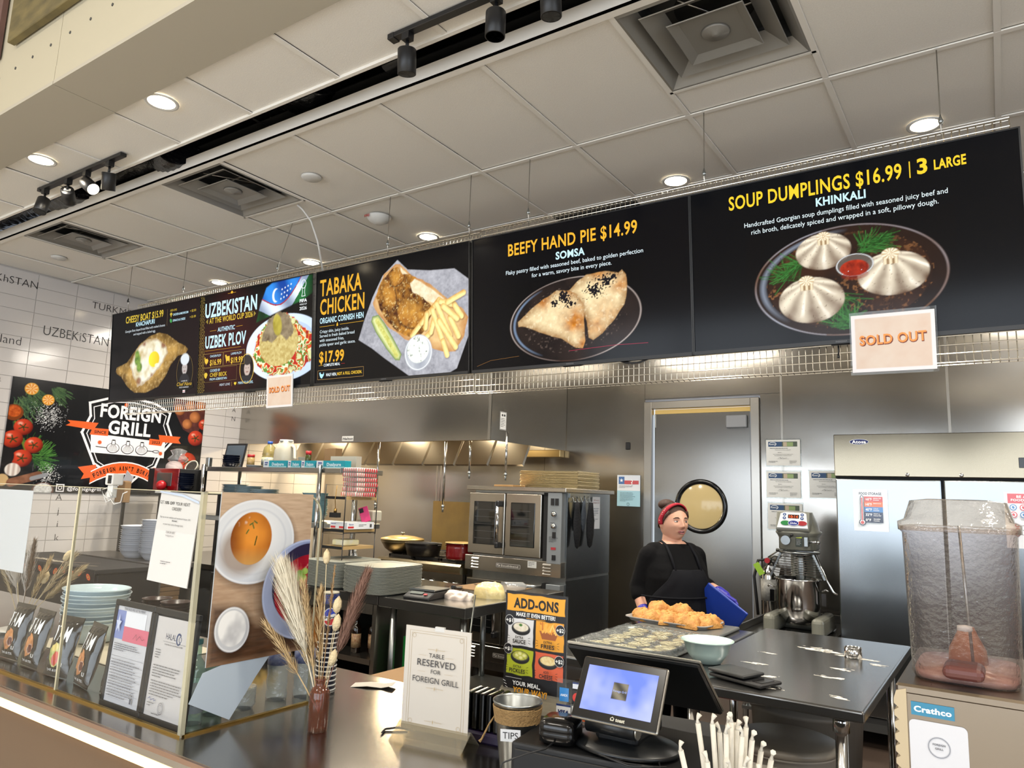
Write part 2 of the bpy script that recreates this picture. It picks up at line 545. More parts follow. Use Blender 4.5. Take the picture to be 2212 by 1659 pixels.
# ================================================================ materials used by the room
m_tile_c = mat('ceiling_tile_paint', 'f0ebe2', .9, noise=(160, .12, '8f8a80'), bump=(220, .12))
m_bar = mat('grid_bar_paint', 'ece7de', .6)
m_beige = mat('beam_paint', 'b9b098', .75)
m_beige2 = mat('beam_soffit_paint', 'b3ab9a', .8)
m_black = mat('black_matte', '0c0c0d', .7)
m_plenum = mat('plenum_black', '060606', .9)
m_blackgl = mat('black_gloss', '0b0b0c', .18)
m_blackpl = mat('black_plastic', '141416', .42)
m_white = mat('white_plastic', 'd2d0cb', .4)
m_grout = mat('grout', 'bdb6b0', .9)
m_tile = mat('wall_tile_glaze', 'd3cdc9', .12, noise=(3, .12, 'c6c0bc'), bump=(9, .06))
m_floor = mat('floor_tile', 'e6e1d8', .5, noise=(2, .3, 'd2ccc0'))
m_wall = mat('wall_paint', 'cfc4b2', .85)
m_dark = mat('dark_grey_metal', '4b4b4a', .5, metal=.2)
m_vent = mat('diffuser_metal', '8d8a84', .42, metal=.35)
m_steelw = steel('steel_wall', 'aeaaa3', .2, (60, 1, 1), wave=.035, wscale=1.1, wst=(.55, 1, 1.5), stain=.25)
m_steel = steel('steel_brushed', 'b3afa8', .28, (1, 1, 40))
m_steelh = steel('steel_hood', 'b0aca4', .2, (60, 60, 1), wave=.012, wscale=1.5)
m_steelt = steel('steel_table', '9b9a98', .2, (2, 50, 2))
m_counter = steel('steel_counter', 'a09b95', .17, (2, 60, 2), wave=.002, wscale=3)
m_chrome = mat('chrome', 'cfcfcf', .12, 1)
m_galv = mat('galvanised_steel', 'a7abab', .32, 1, noise=(14, .5, '83888a'))
m_red = mat('red_plastic', 'b01820', .3)
m_print = print_mat('printed_paper', .5)
m_printg = print_mat('printed_gloss', .18, coat=.3)
m_screen = print_mat('lit_screen', .13, emit=1.0, spec=.16)
m_lamp = mat('lamp_face', 'fff4dd', .5, emit=('fff0d2', 14))
m_led = mat('led_face', 'ffe2a8', .5, emit=('ffcf7c', 5))
m_glass = clear('guard_glass', 'fcfdfd', 1.0, 0)
m_acr = clear('clear_acrylic', 'f6f8f8', 1.0, .02, haze=.03)
m_edge = mat('glass_edge', 'cfc6a6', .25, emit=None)
m_wood = mat('light_wood', 'b98f5c', .5, noise=(8, .5, '8f6a40'), stretch=(1, 12, 12))
m_kraft = mat('kraft_card', '8a6c4a', .85, noise=(30, .2, '78603f'))
m_paper = mat('white_paper', 'cfd2d6', .7)

# ================================================================ floor and hidden hall (behind the camera, seen in reflections)
fl = struct(MB().box(-7.3, 5.6, -5.7, 6.6, -.1, 0).build('floor', m_floor))
MB().box(-7.07, 5.3, 2.1, 6.34, 0, .003).build('kitchen_flooring', mat('quarry_floor', '54463d', .45, noise=(3, .4, '40352e')), fl)
struct(MB().box(-7.3, 5.6, -5.7, 1.38, 5.2, 5.3).build('ceiling_hall', m_wall))
w = MB()                                                     # storefront wall with a long window opening
w.box(-7.3, 5.6, -5.7, -5.5, 0, .45).box(-7.3, 5.6, -5.7, -5.5, 3.4, 5.2).box(-7.3, -6.1, -5.7, -5.5, .45, 3.4).box(3.1, 5.6, -5.7, -5.5, .45, 3.4)
ws = struct(w.build('wall_south', m_wall))
for i, x in enumerate((-6.1, -4.3, -2.5, -.7, 1.1, 3.05)):
    MB().box(x, x + .06, -5.62, -5.3, .45, 3.4).build('window_post', m_dark, ws)
MB().box(-6.1, 3.1, -5.62, -5.32, 2.4, 2.46).build('window_rail', m_dark, ws)
w = MB(); w.box(5.4, 5.6, -5.5, 6.5, 0, .45).box(5.4, 5.6, -5.5, 6.5, 3.3, 5.2).box(5.4, 5.6, -5.5, -4.3, .45, 3.3).box(5.4, 5.6, 1.3, 6.5, .45, 3.3)
we = struct(w.build('wall_east', m_wall))
for y in (-4.3, -2.4, -.5, 1.25):
    MB().box(5.3, 5.55, y, y + .06, .45, 3.3).build('window_post', m_dark, we)
struct(MB().box(-7.3, -7.1, -5.7, 2.2, 0, 5.2).build('wall_west', m_wall))
# a dark brick-red feature and table tops of the dining hall give the steel something to mirror
for i, (x, y) in enumerate(((-4.6, -2.6), (-1.8, -2.9), (1.2, -2.6))):
    t = thing('dining_table', 'brown wooden dining table, %s from the west wall of the hall' % ('first', 'second', 'third')[i], 'table', (x, y, 0))
    MB().box(-.6, .6, -.4, .4, .72, .76).build('tabletop', m_wood, t, bevel=.006)
    MB().tube([(0, 0, 0), (0, 0, .72)], .04, 12).lathe([(.26, 0), (.26, .02), (.04, .05)], 24).build('pedestal', m_dark, t)

# ================================================================ beam / bulkhead in front of the kitchen ceiling
bm = struct(MB().box(-7.1, 5.4, 1.40, 1.66, 3.405, 5.2).build('beam', m_beige2))
MB().box(-7.1, -3.552, 1.372, 1.662, 3.392, 3.41).box(-3.548, 5.4, 1.372, 1.662, 3.392, 3.41).build('soffit_board', m_beige2, bm)
MB().box(-7.1, -3.552, 1.375, 1.40, 3.395, 3.485).box(-3.548, 5.4, 1.375, 1.40, 3.395, 3.485).build('fascia_band', m_beige, bm)
for a, b in ((-7.1, -5.99), (-5.986, -4.776), (-4.772, -3.563), (-3.559, -2.35), (-2.346, -1.14), (-1.136, .07), (.074, 1.3), (1.304, 5.4)):
    MB().box(a, b, 1.381, 1.40, 3.489, 5.19).build('fascia_panel', m_beige, bm)
sc = MB().lathe([(.0075, 0), (.0075, .003), (.003, .004)], 8)
sc.xf(Matrix.Rotation(PI / 2, 4, 'X')); scm = sc.mesh('screw', m_dark)
for i in range(26):
    o = put('screw', scm, bm); o.location = (-4.58 + i * .186, 1.381, 3.629)
# canvases hung on the bulkhead
m_canvas = mat('canvas_olive', '4a4228', .55, noise=(7, .8, '8a7a4a'), stretch=(1, 1, 3))
t = thing('canvas_picture', 'dark olive and brown canvas picture hung high on the beige bulkhead', 'picture', (-3.3, 1.375, 4.2))
MB().box(-.76, .76, -.035, 0, -.44, .5).build('canvas', m_canvas, t, bevel=.003)
t = thing('canvas_picture', 'mauve-brown picture at the bulkhead, its lower corner just in view at far left', 'picture', (-4.8, 1.375, 4.2))
MB().box(-.5, .585, -.03, 0, -.46, .5).build('canvas', mat('canvas_mauve', '7b5a52', .5, noise=(5, .7, '3e2c2c'), stretch=(6, 1, 1)), t, bevel=.003)

# ================================================================ ceiling: suspended tiles, bars, open black slot
ceil = bpy.data.objects.new('ceiling', None); COL.objects.link(ceil); ceil['kind'] = 'structure'
XJ = [-7.07] + [-1.755 - .6125 * k for k in range(8, 0, -1)] + [-1.755 + .6125 * k for k in range(12)]
XJ[-1] = 5.3
DIFF = [(-.835, 2.58), (-3.90, 2.58), (-5.755, 2.58)]
tm = {}
rg = random.Random(3)


def ctile(x0, x1, y0, y1):
    k = (round(x1 - x0, 3), round(y1 - y0, 3))
    if k not in tm:
        tm[k] = MB().box(-k[0] / 2, k[0] / 2, -k[1] / 2, k[1] / 2, 0, .012).mesh('ceiling_tile', m_tile_c)
    o = put('ceiling_tile', tm[k], ceil); o.location = ((x0 + x1) / 2, (y0 + y1) / 2, 3.406 + rg.uniform(0, .003))
    o.rotation_euler = (rg.uniform(-.003, .003), rg.uniform(-.003, .003), 0)


YB = [2.275, 3.12, 3.85, 4.58, 5.30]
for a, b in zip(XJ, XJ[1:]):
    g = .011
    ctile(a + g, b - g, 1.672, 2.028)
    for c, d in zip(YB, YB[1:]):
        if c == 2.275 and any(a - .05 < q[0] < b + .05 and abs((a + b) / 2 - q[0]) < .25 for q in DIFF):
            ctile(a + g, b - g, 2.895, d - g); continue
        if c == 3.85 and abs((a + b) / 2 + 2.06) < .2: continue
        ctile(a + g, b - g, c + g, d - g)
for x in XJ[1:-1]:
    MB().box(x - .012, x + .012, 1.665, 2.04, 3.398, 3.404).build('grid_bar', m_bar, ceil)
    MB().box(x - .012, x + .012, 2.26, 5.3, 3.398, 3.404).build('grid_bar', m_bar, ceil)
for y in YB[1:]:
    MB().box(-7.07, 5.3, y - .012, y + .012, 3.3975, 3.4035).build('grid_bar', m_bar, ceil)
for q in DIFF:
    MB().box(q[0] - .31, q[0] + .31, 2.882, 2.897, 3.398, 3.404).build('grid_bar', m_bar, ceil)
MB().box(-7.07, 5.3, 2.028, 2.052, 3.394, 3.41).box(-7.07, 5.3, 2.046, 2.052, 3.394, 3.50).build('slot_edge_trim', m_bar, ceil)
MB().box(-7.07, 5.3, 2.236, 2.275, 3.394, 3.406).box(-7.07, 5.3, 2.236, 2.24, 3.394, 3.47).build('slot_edge_trim', m_bar, ceil)
pl = MB().box(-7.07, 5.3, 1.67, 1.70, 3.43, 4.1).box(-7.07, 5.3, 2.9, 2.93, 3.43, 4.1).box(-7.07, 5.3, 1.67, 2.93, 4.1, 4.12)
pl.box(-7.3, 5.6, 1.62, 2.96, 4.12, 4.16).box(-7.07, 5.3, 1.68, 2.03, 3.43, 3.435).box(-7.07, 5.3, 2.29, 2.93, 3.56, 3.565).build('plenum', m_plenum, ceil)
MB().box(-7.3, 5.6, 2.93, 6.6, 3.42, 3.46).build('ceiling_deck', m_wall, ceil)
# ducts and pipes inside the slot
m_duct = mat('black_foil_duct', '101012', .22, bump=(26, 1.0))
for i, (x0, x1, z) in enumerate(((-6.9, -5.0, 3.62), (-4.75, -3.9, 3.60), (-3.5, -2.7, 3.68))):
    t = thing('flexible_duct', 'crinkled black foil duct inside the ceiling slot, %s from the tiled wall' % ('first', 'second', 'third')[i], 'duct', (x0, 2.2, z))
    pts = []; rr = []
    for k in range(40):
        u = k / 39; pts.append((u * (x1 - x0), .12 * math.sin(u * 3.3), .05 * math.sin(u * 5))); rr.append(.125 + .006 * (k % 2))
    MB().tube(pts, rr, 18).build('foil_sleeve', m_duct, t)
    if i != 1:
        MB().tube([(.3 * (x1 - x0), -.13, -.13), (.3 * (x1 - x0), .14, -.13), (.3 * (x1 - x0), .16, .14)], .006, 6).build('strap', m_steel, t)
t = thing('pipe', 'rusty brown pipe running inside the ceiling slot', 'pipe', (-3.2, 2.16, 3.72)); MB().tube([(0, 0, 0), (2.2, 0, .02)], .045, 12).build('tube', mat('rust_pipe', '2a130c', .7), t)
t = thing('pipe', 'black elbow pipe dropping inside the ceiling slot', 'pipe', (-2.15, 2.2, 3.52)); MB().tube([(0, 0, .3), (0, 0, .06), (-.03, 0, .01), (-.1, 0, 0)], .035, 12).build('elbow', m_blackpl, t)

# ceiling diffusers
dz = MB(); dz.mi = 0
def sqring(b, a0, z0, a1, z1):
    v = [(-a0, -a0, z0), (a0, -a0, z0), (a0, a0, z0), (-a0, a0, z0), (-a1, -a1, z1), (a1, -a1, z1), (a1, a1, z1), (-a1, a1, z1)]
    b.add(v, [(0, 1, 5, 4), (1, 2, 6, 5), (2, 3, 7, 6), (3, 0, 4, 7)])
dn_ = ['big dirty steel ceiling diffuser above the dumpling screen', 'dusty square ceiling diffuser, middle one of three along the slot', 'smallest-looking ceiling diffuser, nearest the tiled wall']
d0 = thing('ceiling_diffuser', dn_[0], 'diffuser', (*DIFF[0], 3.4))
b = MB(); sqring(b, .302, 0, .285, -.004); sqring(b, .285, -.004, .235, .05); sqring(b, .302, 0, .302, .02); b.build('outer_frame', m_vent, d0)
b = MB(); sqring(b, .235, .05, .235, .13); b.box(-.235, .235, -.235, .235, .13, .135); b.build('throat', m_dark, d0)
b = MB(); b.tube([(0, 0, .125), (0, 0, .13)], .16, 24); b.build('duct_opening', m_black, d0)
b = MB(); sqring(b, .225, .006, .15, .055); sqring(b, .225, .006, .228, .009); sqring(b, .228, .009, .153, .058); b.build('louver', m_vent, d0)
b = MB(); sqring(b, .145, -.006, .11, .012); b.box(-.11, .11, -.11, .11, .012, .016); sqring(b, .145, -.006, .148, -.003); sqring(b, .148, -.003, .11, .02); b.build('louver', m_vent, d0)
b = MB(); b.lathe([(.001, -.006), (.012, -.006), (.016, -.001), (.05, .003), (.056, .010)], 28); b.build('centre_dish', m_vent, d0)
b = MB(); b.tube([(-.2, .02, .1), (.2, .02, .1)], .006, 6).tube([(-.1, -.15, .09), (.1, .17, .09)], .004, 6).build('damper_rod', m_steel, d0)
for q, l in zip(DIFF[1:], dn_[1:]): dup(d0, (*q, 3.4), 0, l)
# perforated return grille behind the screens
t = thing('return_grille', 'dark perforated return air grille in the ceiling behind the screens', 'grille', (-2.06, 4.2, 3.4))
b = MB(); sqring(b, .3, 0, .285, -.005); b.build('frame', m_dark, t)
b = MB()
for i in range(22): b.box(-.285, .285, -.28 + i * .0255, -.264 + i * .0255, .0, .01)
b.box(-.3, .3, -.33, .33, .03, .035); b.build('grille_bars', m_black, t)
# downlights, blank covers, alarm
dl = None
nm = ['in front of the slot, above the left screens', 'in front of the slot, nearest the tiled wall', 'in front of the slot past the big track', 'in front of the slot, farthest east of all',
      'glowing just above the dumpling screen', 'above the seam between the two black screens', 'above the chicken screen right corner', 'above the flag on the plov screen', 'above the plov screen, nearest the tiled wall']
for (x, y), l in zip(DOWNLIGHTS, nm):
    if dl is None:
        dl = thing('recessed_downlight', 'round recessed downlight ' + l, 'light', (x, y, 3.4))
        MB().lathe([(.062, .0), (.07, -.004), (.078, -.003), (.08, .002)], 32).build('trim_ring', m_white, dl)
        MB().lathe([(.001, .004), (.061, .004), (.062, .0)], 32).build('lens', m_lamp, dl)
    else: dup(dl, (x, y, 3.4), 0, 'round recessed downlight ' + l)
for (x, y), l in (((-3.29, 2.68), 'round white blank cover disc in the ceiling beside the middle diffuser'), ((-6.38, 2.69), 'round white blank cover disc in the ceiling near the tiled wall')):
    t = thing('cover_disc', l, 'ceiling cover', (x, y, 3.4)); MB().lathe([(.0005, -.012), (.05, -.01), (.058, -.004), (.06, .004)], 28).build('disc', m_white, t)

# track lights: (track x0,x1), spots
def spot(par, x, tilt, az, lit):
    o = MB()
    o.box(x - .018, x + .018, -.016, .016, -.05, -.018).tube([(x, 0, -.05), (x, 0, -.085)], .007, 8)
    o.build('spot_arm', m_blackpl, par)
    b = MB(); b.lathe([(.001, 0), (.034, 0), (.037, -.004), (.037, -.098), (.034, -.1), (.032, -.09)], 24)
    M = Matrix.Translation((x, 0, -.085)) @ Matrix.Rotation(az, 4, 'Z') @ Matrix.Rotation(tilt, 4, 'X')
    c = MB(); c.lathe([(.0005, -.0995), (.032, -.0995)], 20)
    b.xf(M); c.xf(M); h = b.build('spot_can', m_blackpl, par); c.build('spot_lens', m_lamp if lit else m_dark, h)
    l = MB().box(-.018, .018, -.012, .006, .0003, .0008); l.xf(M); l.build('rating_sticker', m_white, h)
def track(name, label, x0, x1, y, spots):
    t = thing(name, label, 'track light', (x0, y, 3.4))
    MB().box(0, x1 - x0, -.018, .018, -.02, 0).box(-.004, .03, -.02, .02, -.024, 0).build('track_rail', m_blackpl, t, bevel=.002)
    for s in spots: spot(t, *s)
track('track_light', 'short black track with four small black spotlights near the tiled wall', -4.95, -3.97, 1.93,
      [(.07, -.3, .6, 0), (.36, -1.15, -2.2, 1), (.58, -.95, 1.7, 1), (.84, .35, .9, 0)])
track('track_light', 'long black ceiling track with cylinder spotlights at the top of the frame', -1.95, -.35, 1.93,
      [(.09, .2, .5, 0), (.52, 0, 0, 0), (.75, .1, 0, 0), (1.05, -.5, 1, 0), (1.4, .1, 0, 0)])

# ================================================================ tiled wall on the left
TX = -7.07
wl = struct(MB().box(TX - .15, TX - .006, 2.1, 6.5, 0, 3.42).build('wall_left', m_grout))
tw, th_ = .336, .1172
tb = MB().box(0, .0065, 0, tw - .004, 0, th_ - .004).mesh('tile', m_tile)
y = 2.17
ys = [2.842 - .336 * 2 + .336 * k for k in range(13)]
rg = random.Random(5)
for r in range(20):
    z = 1.055 + r * th_
    for y in ys:
        if y > 6.2: continue
        o = put('tile', tb, wl); o.location = (TX - .0065 + rg.uniform(-.0006, .0006), y, z); o.rotation_euler = (0, rg.uniform(-.004, .004), rg.uniform(-.003, .003))
b = MB()
for r in range(9):
    for y in ys[:12]: b.box(TX - .006, TX, y, y + tw - .004, r * th_, r * th_ + th_ - .004)
stuff(b.build('lower_tiles', m_tile, wl))
p = Print(4, 4)
INK = '17161a'
for s, yy, z, h_, w_ in (('KAZAKhSTAN', 2.26, 3.262, .062, .58), ('TURKMENiSTAN', 3.32, 3.205, .062, .72), ('UZBEKiSTAN', 2.935, 2.868, .082, .575), ('Poland', 2.5, 2.735, .07, .27), ('moldova', 2.2, 2.40, .06, .46)):
    p.text(s, yy - 2, z, h_, INK, w=w_, bold=-.012)
for i, c in enumerate('TAjik'): p.text(c, 3.235 - 2 + .008 * i, 1.62 - .118 * (i + 1) + .02, .055, INK, bold=-.012, al='c')
for i, c in enumerate('GEORGIAN'): p.text(c, 4.935 - 2 + .003 * i, 2.99 - .0985 * i, .048, INK, bold=-.012, al='c')
p.build('lettering', m_print, wl, (TX + .001, 2, 0), (0, 1, 0), (0, 0, 1), eps=.00005)

# ================================================================ steel back wall with swing door
wb = struct(MB().box(-7.3, -2.76, 6.36, 6.5, 0, 3.42).box(-1.70, 5.5, 6.36, 6.5, 0, 3.42).box(-2.76, -1.70, 6.36, 6.5, 2.52, 3.42).build('wall_back', m_grout))
for a, c_0, z0, z1 in ((-7.07, -5.253, 0, 3.4), (-5.25, -3.853, 0, 3.4), (-3.85, -2.763, 0, 3.4), (-2.76, -1.52, 2.53, 3.4), (-1.695, -1.52, 0, 2.527), (-1.516, -.303, 0, 3.4), (-.3, .917, 0, 3.4), (.92, 2.137, 0, 3.4), (2.14, 5.4, 0, 3.4)):
    MB().box(a, c_0, 6.345, 6.36, z0, z1).build('steel_panel', m_steelw, wb)
for x in (-5.251, -1.518, -.3015):
    MB().box(x - .009, x + .009, 6.341, 6.345, (1.0 if x < -5 else 0), 3.4).build('seam_strip', m_steel, wb)
d = bpy.data.objects.new('door_1', None); COL.objects.link(d); d.location = (-2.23, 6.34, 0); d['kind'] = 'structure'
m_door = steel('steel_door', '9a9894', .22, (60, 1, 1), wave=.01, wscale=.8)
MB().box(-.53, -.455, -.02, .05, 0, 2.5).box(.455, .53, -.02, .05, 0, 2.5).box(-.455, .455, -.02, .05, 2.43, 2.5).build('door_frame', m_steel, d, bevel=.004)
MB().box(-.44, .442, .02, .055, .01, 2.385).build('door_leaf', m_door, d, bevel=.002)
MB().box(-.452, .452, .06, .07, 2.385, 2.43).build('gap_glow', mat('room_beyond_glow', 'cfae6c', .8, emit=('d8b46c', .5)), d)  # glowing strip stands in for the lit room behind the gap
MB().lathe([(.196, 0), (.205, .018), (.225, .02), (.238, .01), (.24, 0)], 64).xf(Matrix.Translation((0, .02, 1.55)) @ Matrix.Rotation(PI / 2, 4, 'X')).build('window_gasket', m_blackgl, d)
MB().lathe([(.0005, .004), (.192, .004), (.198, .0)], 64).xf(Matrix.Translation((0, .02, 1.55)) @ Matrix.Rotation(PI / 2, 4, 'X')).build('window_pane', mat('cream_lit_window', 'ab9668', .14, emit=('c9b27e', .22)), d)  # pane itself glows in place of the lit room behind it
MB().box(.24, .42, -.012, .02, 2.24, 2.35).build('door_closer', mat('closer_grey', '8c8e92', .5), d, bevel=.006)
MB().box(-.43, -.425, .012, .02, 2.26, 2.38).build('edge_guard', m_white, d)
# wall plates
t = thing('wall_outlet', 'small black outlet on the steel wall right of the hood', 'outlet', (-2.93, 6.342, 2.09)); MB().box(-.022, .022, -.01, 0, -.035, .035).build('plate', m_blackpl, t, bevel=.004)

# ================================================================ extractor hood
t = thing('extractor_hood', 'long stainless steel extractor hood over the stove and ovens', 'hood', (-5.34, 5.05, 2.05))
MB().box(-1.725, 1.73, 0, .004, 0, 1.34).build('front_panel', m_steelh, t)
MB().box(1.728, 1.735, 0, 1.29, 0, 1.34).build('side_panel', m_steelh, t)
MB().box(1.70, 1.728, -.006, 0, 0, 1.34).build('corner_trim', m_steel, t)
MB().prism([(.004, 0), (.06, 0), (.06, .02), (1.29, .55), (1.29, 1.33), (.004, 1.33)], -1.72, 1.728, 'x').build('canopy_liner', mat('hood_liner', 'b7a078', .35, metal=.9), t)
b = MB()
for i in range(8): b.box(-1.6 + i * .41, -1.22 + i * .41, .55, .58, .1, .42)
b.xf(Matrix.Translation((0, .1, .0)) @ Matrix.Rotation(-.5, 4, 'X')); b.build('grease_filter', m_steel, t)
MB().box(-1.72, 1.72, 1.2, 1.29, -.07, .0).build('rear_channel', mat('brass_tint_steel', 'c0a878', .25, metal=1), t, bevel=.004)
p = Print(.2, .06); p.rect(0, 0, .16, .05, 'b8b6b2').text('Halton', .01, .012, .026, '17161a', w=.14, bold=.03, shear=.15); p.build('maker_badge', m_print, t, (-.08, -.001, .012))
p = Print(.2, .3); p.rect(0, 0, .1, .16, 'dcdcda').frame(.004, .004, .092, .152, .003, '222222').scribble(.015, .1, .07, 6, .014, '333333', seed=4).ell(.035, .13, .012, .01, '333333').ell(.068, .13, .012, .01, '333333')
p.build('notice_sticker', m_print, t, (1.7355, .12, .10), (0, 1, 0), (0, 0, 1))
MB().box(-1.718, -1.6, -.003, 0, .012, .03).build('edge_plate', m_steel, t)

# ================================================================ hung wire mesh and the five menu screens
def mesh_panel(label, x0, x1, y, z0, z1):
    t = thing('wire_mesh_panel', label, 'wire mesh', (x0, y, z0)); w = x1 - x0; h = z1 - z0; r = .0021
    b = MB(); n = int(w / .0265)
    for i in range(n + 1):
        x = i * w / n
        b.tube([(x, .03, h + .004), (x, .002, h), (x, 0, h - .01)] + [(x, 0, .01), (x, .002, 0), (x, .03, -.004)], r, 4, caps=False)
    stuff(b.build('upright_wires', m_chrome2, t))
    b = MB(); m = int(h / .033)
    for k in range(m + 1):
        if .16 < k * h / m < h - .12 and k % 3: continue
        b.tube([(0, -.003, k * h / m), (w, -.003, k * h / m)], r * 1.1, 5)
    b.tube([(0, .03, h + .004), (w, .03, h + .004)], r, 5).tube([(0, .03, -.004), (w, .03, -.004)], r, 5)
    stuff(b.build('cross_wires', m_chrome2, t))
    return t
m_chrome2 = mat('mesh_wire', 'c9c2b4', .25, 1)
mesh_panel('longest hung wire mesh panel, behind the left three menu screens', -5.90, -2.37, 3.135, 2.135, 3.045)
mesh_panel('hung wire mesh panel behind the hand pie and dumpling screens', -2.35, .10, 3.125, 2.13, 3.05)
for i, (x, lab) in enumerate(((-6.04, 'with a black clip, nearest the tiled wall'), (-5.24, 'above the egg bread screen'), (-4.11, 'slanting by the plov screen'), (-3.07, 'above the chicken screen'), (-2.44, 'above the seam of the chicken and hand pie screens'),
              (-2.04, 'above the hand pie screen'), (-1.07, 'above the left end of the dumpling screen'), (-.12, 'right beside the bright downlight'))):
    t = thing('hanger_rod', 'thin steel hanger wire ' + lab, 'hanger', (x, 3.12, 3.05)); dx = .12 if i == 2 else 0
    MB().tube([(dx, 0, .35), (0, 0, .04), (0, .01, -.03)], .0022, 6).build('wire', m_steel, t)
    MB().lathe([(.001, -.012), (.008, -.01), (.010, 0), (.006, .012), (.001, .03)], 8, c=(0, 0, .045)).build('clamp', m_blackpl if i == 0 else m_galv, t)
    MB().lathe([(.001, 0), (.014, -.001), (.015, .001)], 10, c=(dx, 0, .349)).build('anchor', m_white, t)
# white cable looping down from the ceiling
t = thing('power_cable', 'white power cable hanging from the ceiling behind the chicken screen', 'cable', (-3.70, 2.92, 3.4))
MB().tube([(0, 0, 0), (.03, .02, -.03), (.07, .06, -.10), (.08, .12, -.22), (.06, .2, -.40)], .006, 8).build('cord', m_white, t)
t = thing('fire_strobe', 'white ceiling fire alarm dome behind the chicken screen', 'alarm', (-3.37, 3.33, 3.4))
MB().lathe([(.001, -.05), (.03, -.05), (.065, -.03), (.08, -.01), (.082, 0)], 28).build('dome', m_white, t)
Print(.2, .1).text('FIRE', 0, 0, .018, 'a01818', bold=.03).build('lettering', m_print, t, (-.05, -.0835, -.022), (1, .0, 0), (0, 0, 1))

Y0, Z0T, ZB = 3.05, 2.967, 2.248
TV_X = [-6.125, -4.885, -3.615, -2.355, -1.11]
TV_W = 1.232; TV_H = .721
ang = math.atan2(.05, .719)


def tv(i, label, pr, logo=None):
    t = thing('menu_screen', label, 'television', (TV_X[i], 3.10, ZB), rot=(ang, 0, 0))
    b = MB().box(-.004, TV_W + .004, .012, .05, -.012, TV_H + .006).box(.2, TV_W - .2, .05, .075, .05, TV_H - .2)
    b.build('housing', m_blackpl, t, bevel=.004)
    b = MB().box(-.006, 0, .0, .014, -.014, TV_H + .006).box(TV_W, TV_W + .006, .0, .014, -.014, TV_H + .006).box(0, TV_W, .0, .014, TV_H, TV_H + .006).box(0, TV_W, -.004, .014, -.016, 0)
    b.build('bezel', m_blackpl, t)
    pr.build('display', m_screen, t, (0, .004, 0), (1, 0, 0), (0, 0, 1), eps=.00012, off=.0003)
    if logo:
        Print(.2, .02).text(logo, 0, 0, .007, '6d6d70', bold=.02).build('maker_lettering', m_print, t, (TV_W / 2 - .03, -.0045, -.011))
    MB().box(TV_W / 2 - .05, TV_W / 2 + .05, -.004, .012, -.022, -.016).build('sensor_box', m_blackpl, t, bevel=.003)
    return t


GOLD = 'e2ac2c'; PALE = 'bfe4f2'
# ---- screen 5: dumplings
cv = Cv(.24, .005, .78, .48, 330, '030304')
m = cv.el(.632, .242, .362, .226); d = cv.d
cv.paint(m, cv.mix('120c0a', '2c1a10', cv.n(7, 1)))
ringc = cv.mix('6a4a34', 'a8aebb', np.clip((cv.n(3, 4) - .35) * 2 + (cv.X < .55) * .3, 0, 1))
cv.paint(m * np.clip(1 - abs(d - .985) / .018, 0, 1), ringc)
cv.paint(m * np.clip(1 - abs(d - .90) / .05, 0, 1) * np.clip((.52 - cv.X) * 6 + (cv.Y - .25) * 4, 0, 1) * .7, '8b95a5')
spk = np.clip((cv.n(95, 6, 2) - .60) * 7, 0, 1) * (d < .86) * np.clip(cv.n(5, 2) * 2.4 - .7, 0, 1)
cv.paint(np.clip(cv.n(4.5, 12) * 2.4 - .9, 0, 1) * (d < .84) * .7, '4a2a16'); cv.paint(spk, 'a06c40')
rg = random.Random(11)
for (hx0, hy0, a0, sp, L) in ((.62, .06, 1.4, 1.4, .12), (.66, .06, 2.3, .9, .10), (.40, .29, 2.6, 1.6, .10), (.46, .33, 3.4, 1.2, .11), (.70, .36, .7, 1.3, .12), (.74, .38, .3, .9, .09), (.60, .18, -1.2, 1.0, .13), (.52, .24, -2.6, 1.0, .10)):
    for k in range(46):
        a = a0 + rg.uniform(-sp, sp); l = L * rg.uniform(.4, 1)
        x1 = hx0 + rg.uniform(-.02, .02); y1 = hy0 + rg.uniform(-.02, .02)
        cv.paint(cv.seg(x1, y1, x1 + math.cos(a) * l, y1 + math.sin(a) * l * .8, .0012, .003) * .9, rg.choice(['1f4a1c', '2f6a2a', '16380f', '3a7a34']))


def dumpling(cx, cy, rx, ry, kx, ky, kr, seed):
    """cx,cy body centre; kx,ky knob"""
    m = cv.el(cx, cy, rx * 1.03, ry * 1.05, soft=.004); X, Y = cv.X, cv.Y
    a = np.arctan2((Y - ky) / ry, (X - kx) / rx); rr = np.hypot((X - kx) / rx, (Y - ky) / ry)
    pl_ = np.cos(a * 13 + seed + (cv.n(9, seed) - .5) * 2.5)
    sh = .62 + .26 * pl_ * np.clip(rr * 2 - .1, 0, 1) + .34 * (Y - cy) / ry * .6 + (cv.n(22, seed + 1) - .5) * .25 - .1 * np.clip((X - cx) / rx, -1, 1)
    sh = sh - .5 * np.clip(cv.d - .82, 0, 1) * 2
    cv.paint(m, cv.mix('5d4330', 'e6dac2', sh))
    cv.paint(m * np.clip((pl_ - .72) * 3, 0, 1) * np.clip(rr * 1.6 - .5, 0, 1) * np.clip(cv.n(14, seed + 4) * 3 - 1.2, 0, 1) * .8, 'fff9ec')
    cv.paint(m * np.clip((cv.n(160, seed + 7, 1) - .87) * 9, 0, 1) * .8, '5a4630')
    st = cv.pg([(kx - kr * .9, ky - kr * 1.5), (kx + kr * .9, ky - kr * 1.5), (kx + kr, ky), (kx - kr, ky)], .003)
    cv.paint(st, cv.mix('8a6c48', 'ead9b8', .5 + .5 * np.cos((X - kx) / kr * 9)))
    cv.paint(cv.el(kx, ky, kr * 1.12, kr * .75), cv.mix('b39468', 'f6ead0', .55 + .45 * np.cos(np.arctan2(Y - ky, X - kx) * 11)))
dumpling(.552, .372, .103, .072, .555, .435, .024, 1)
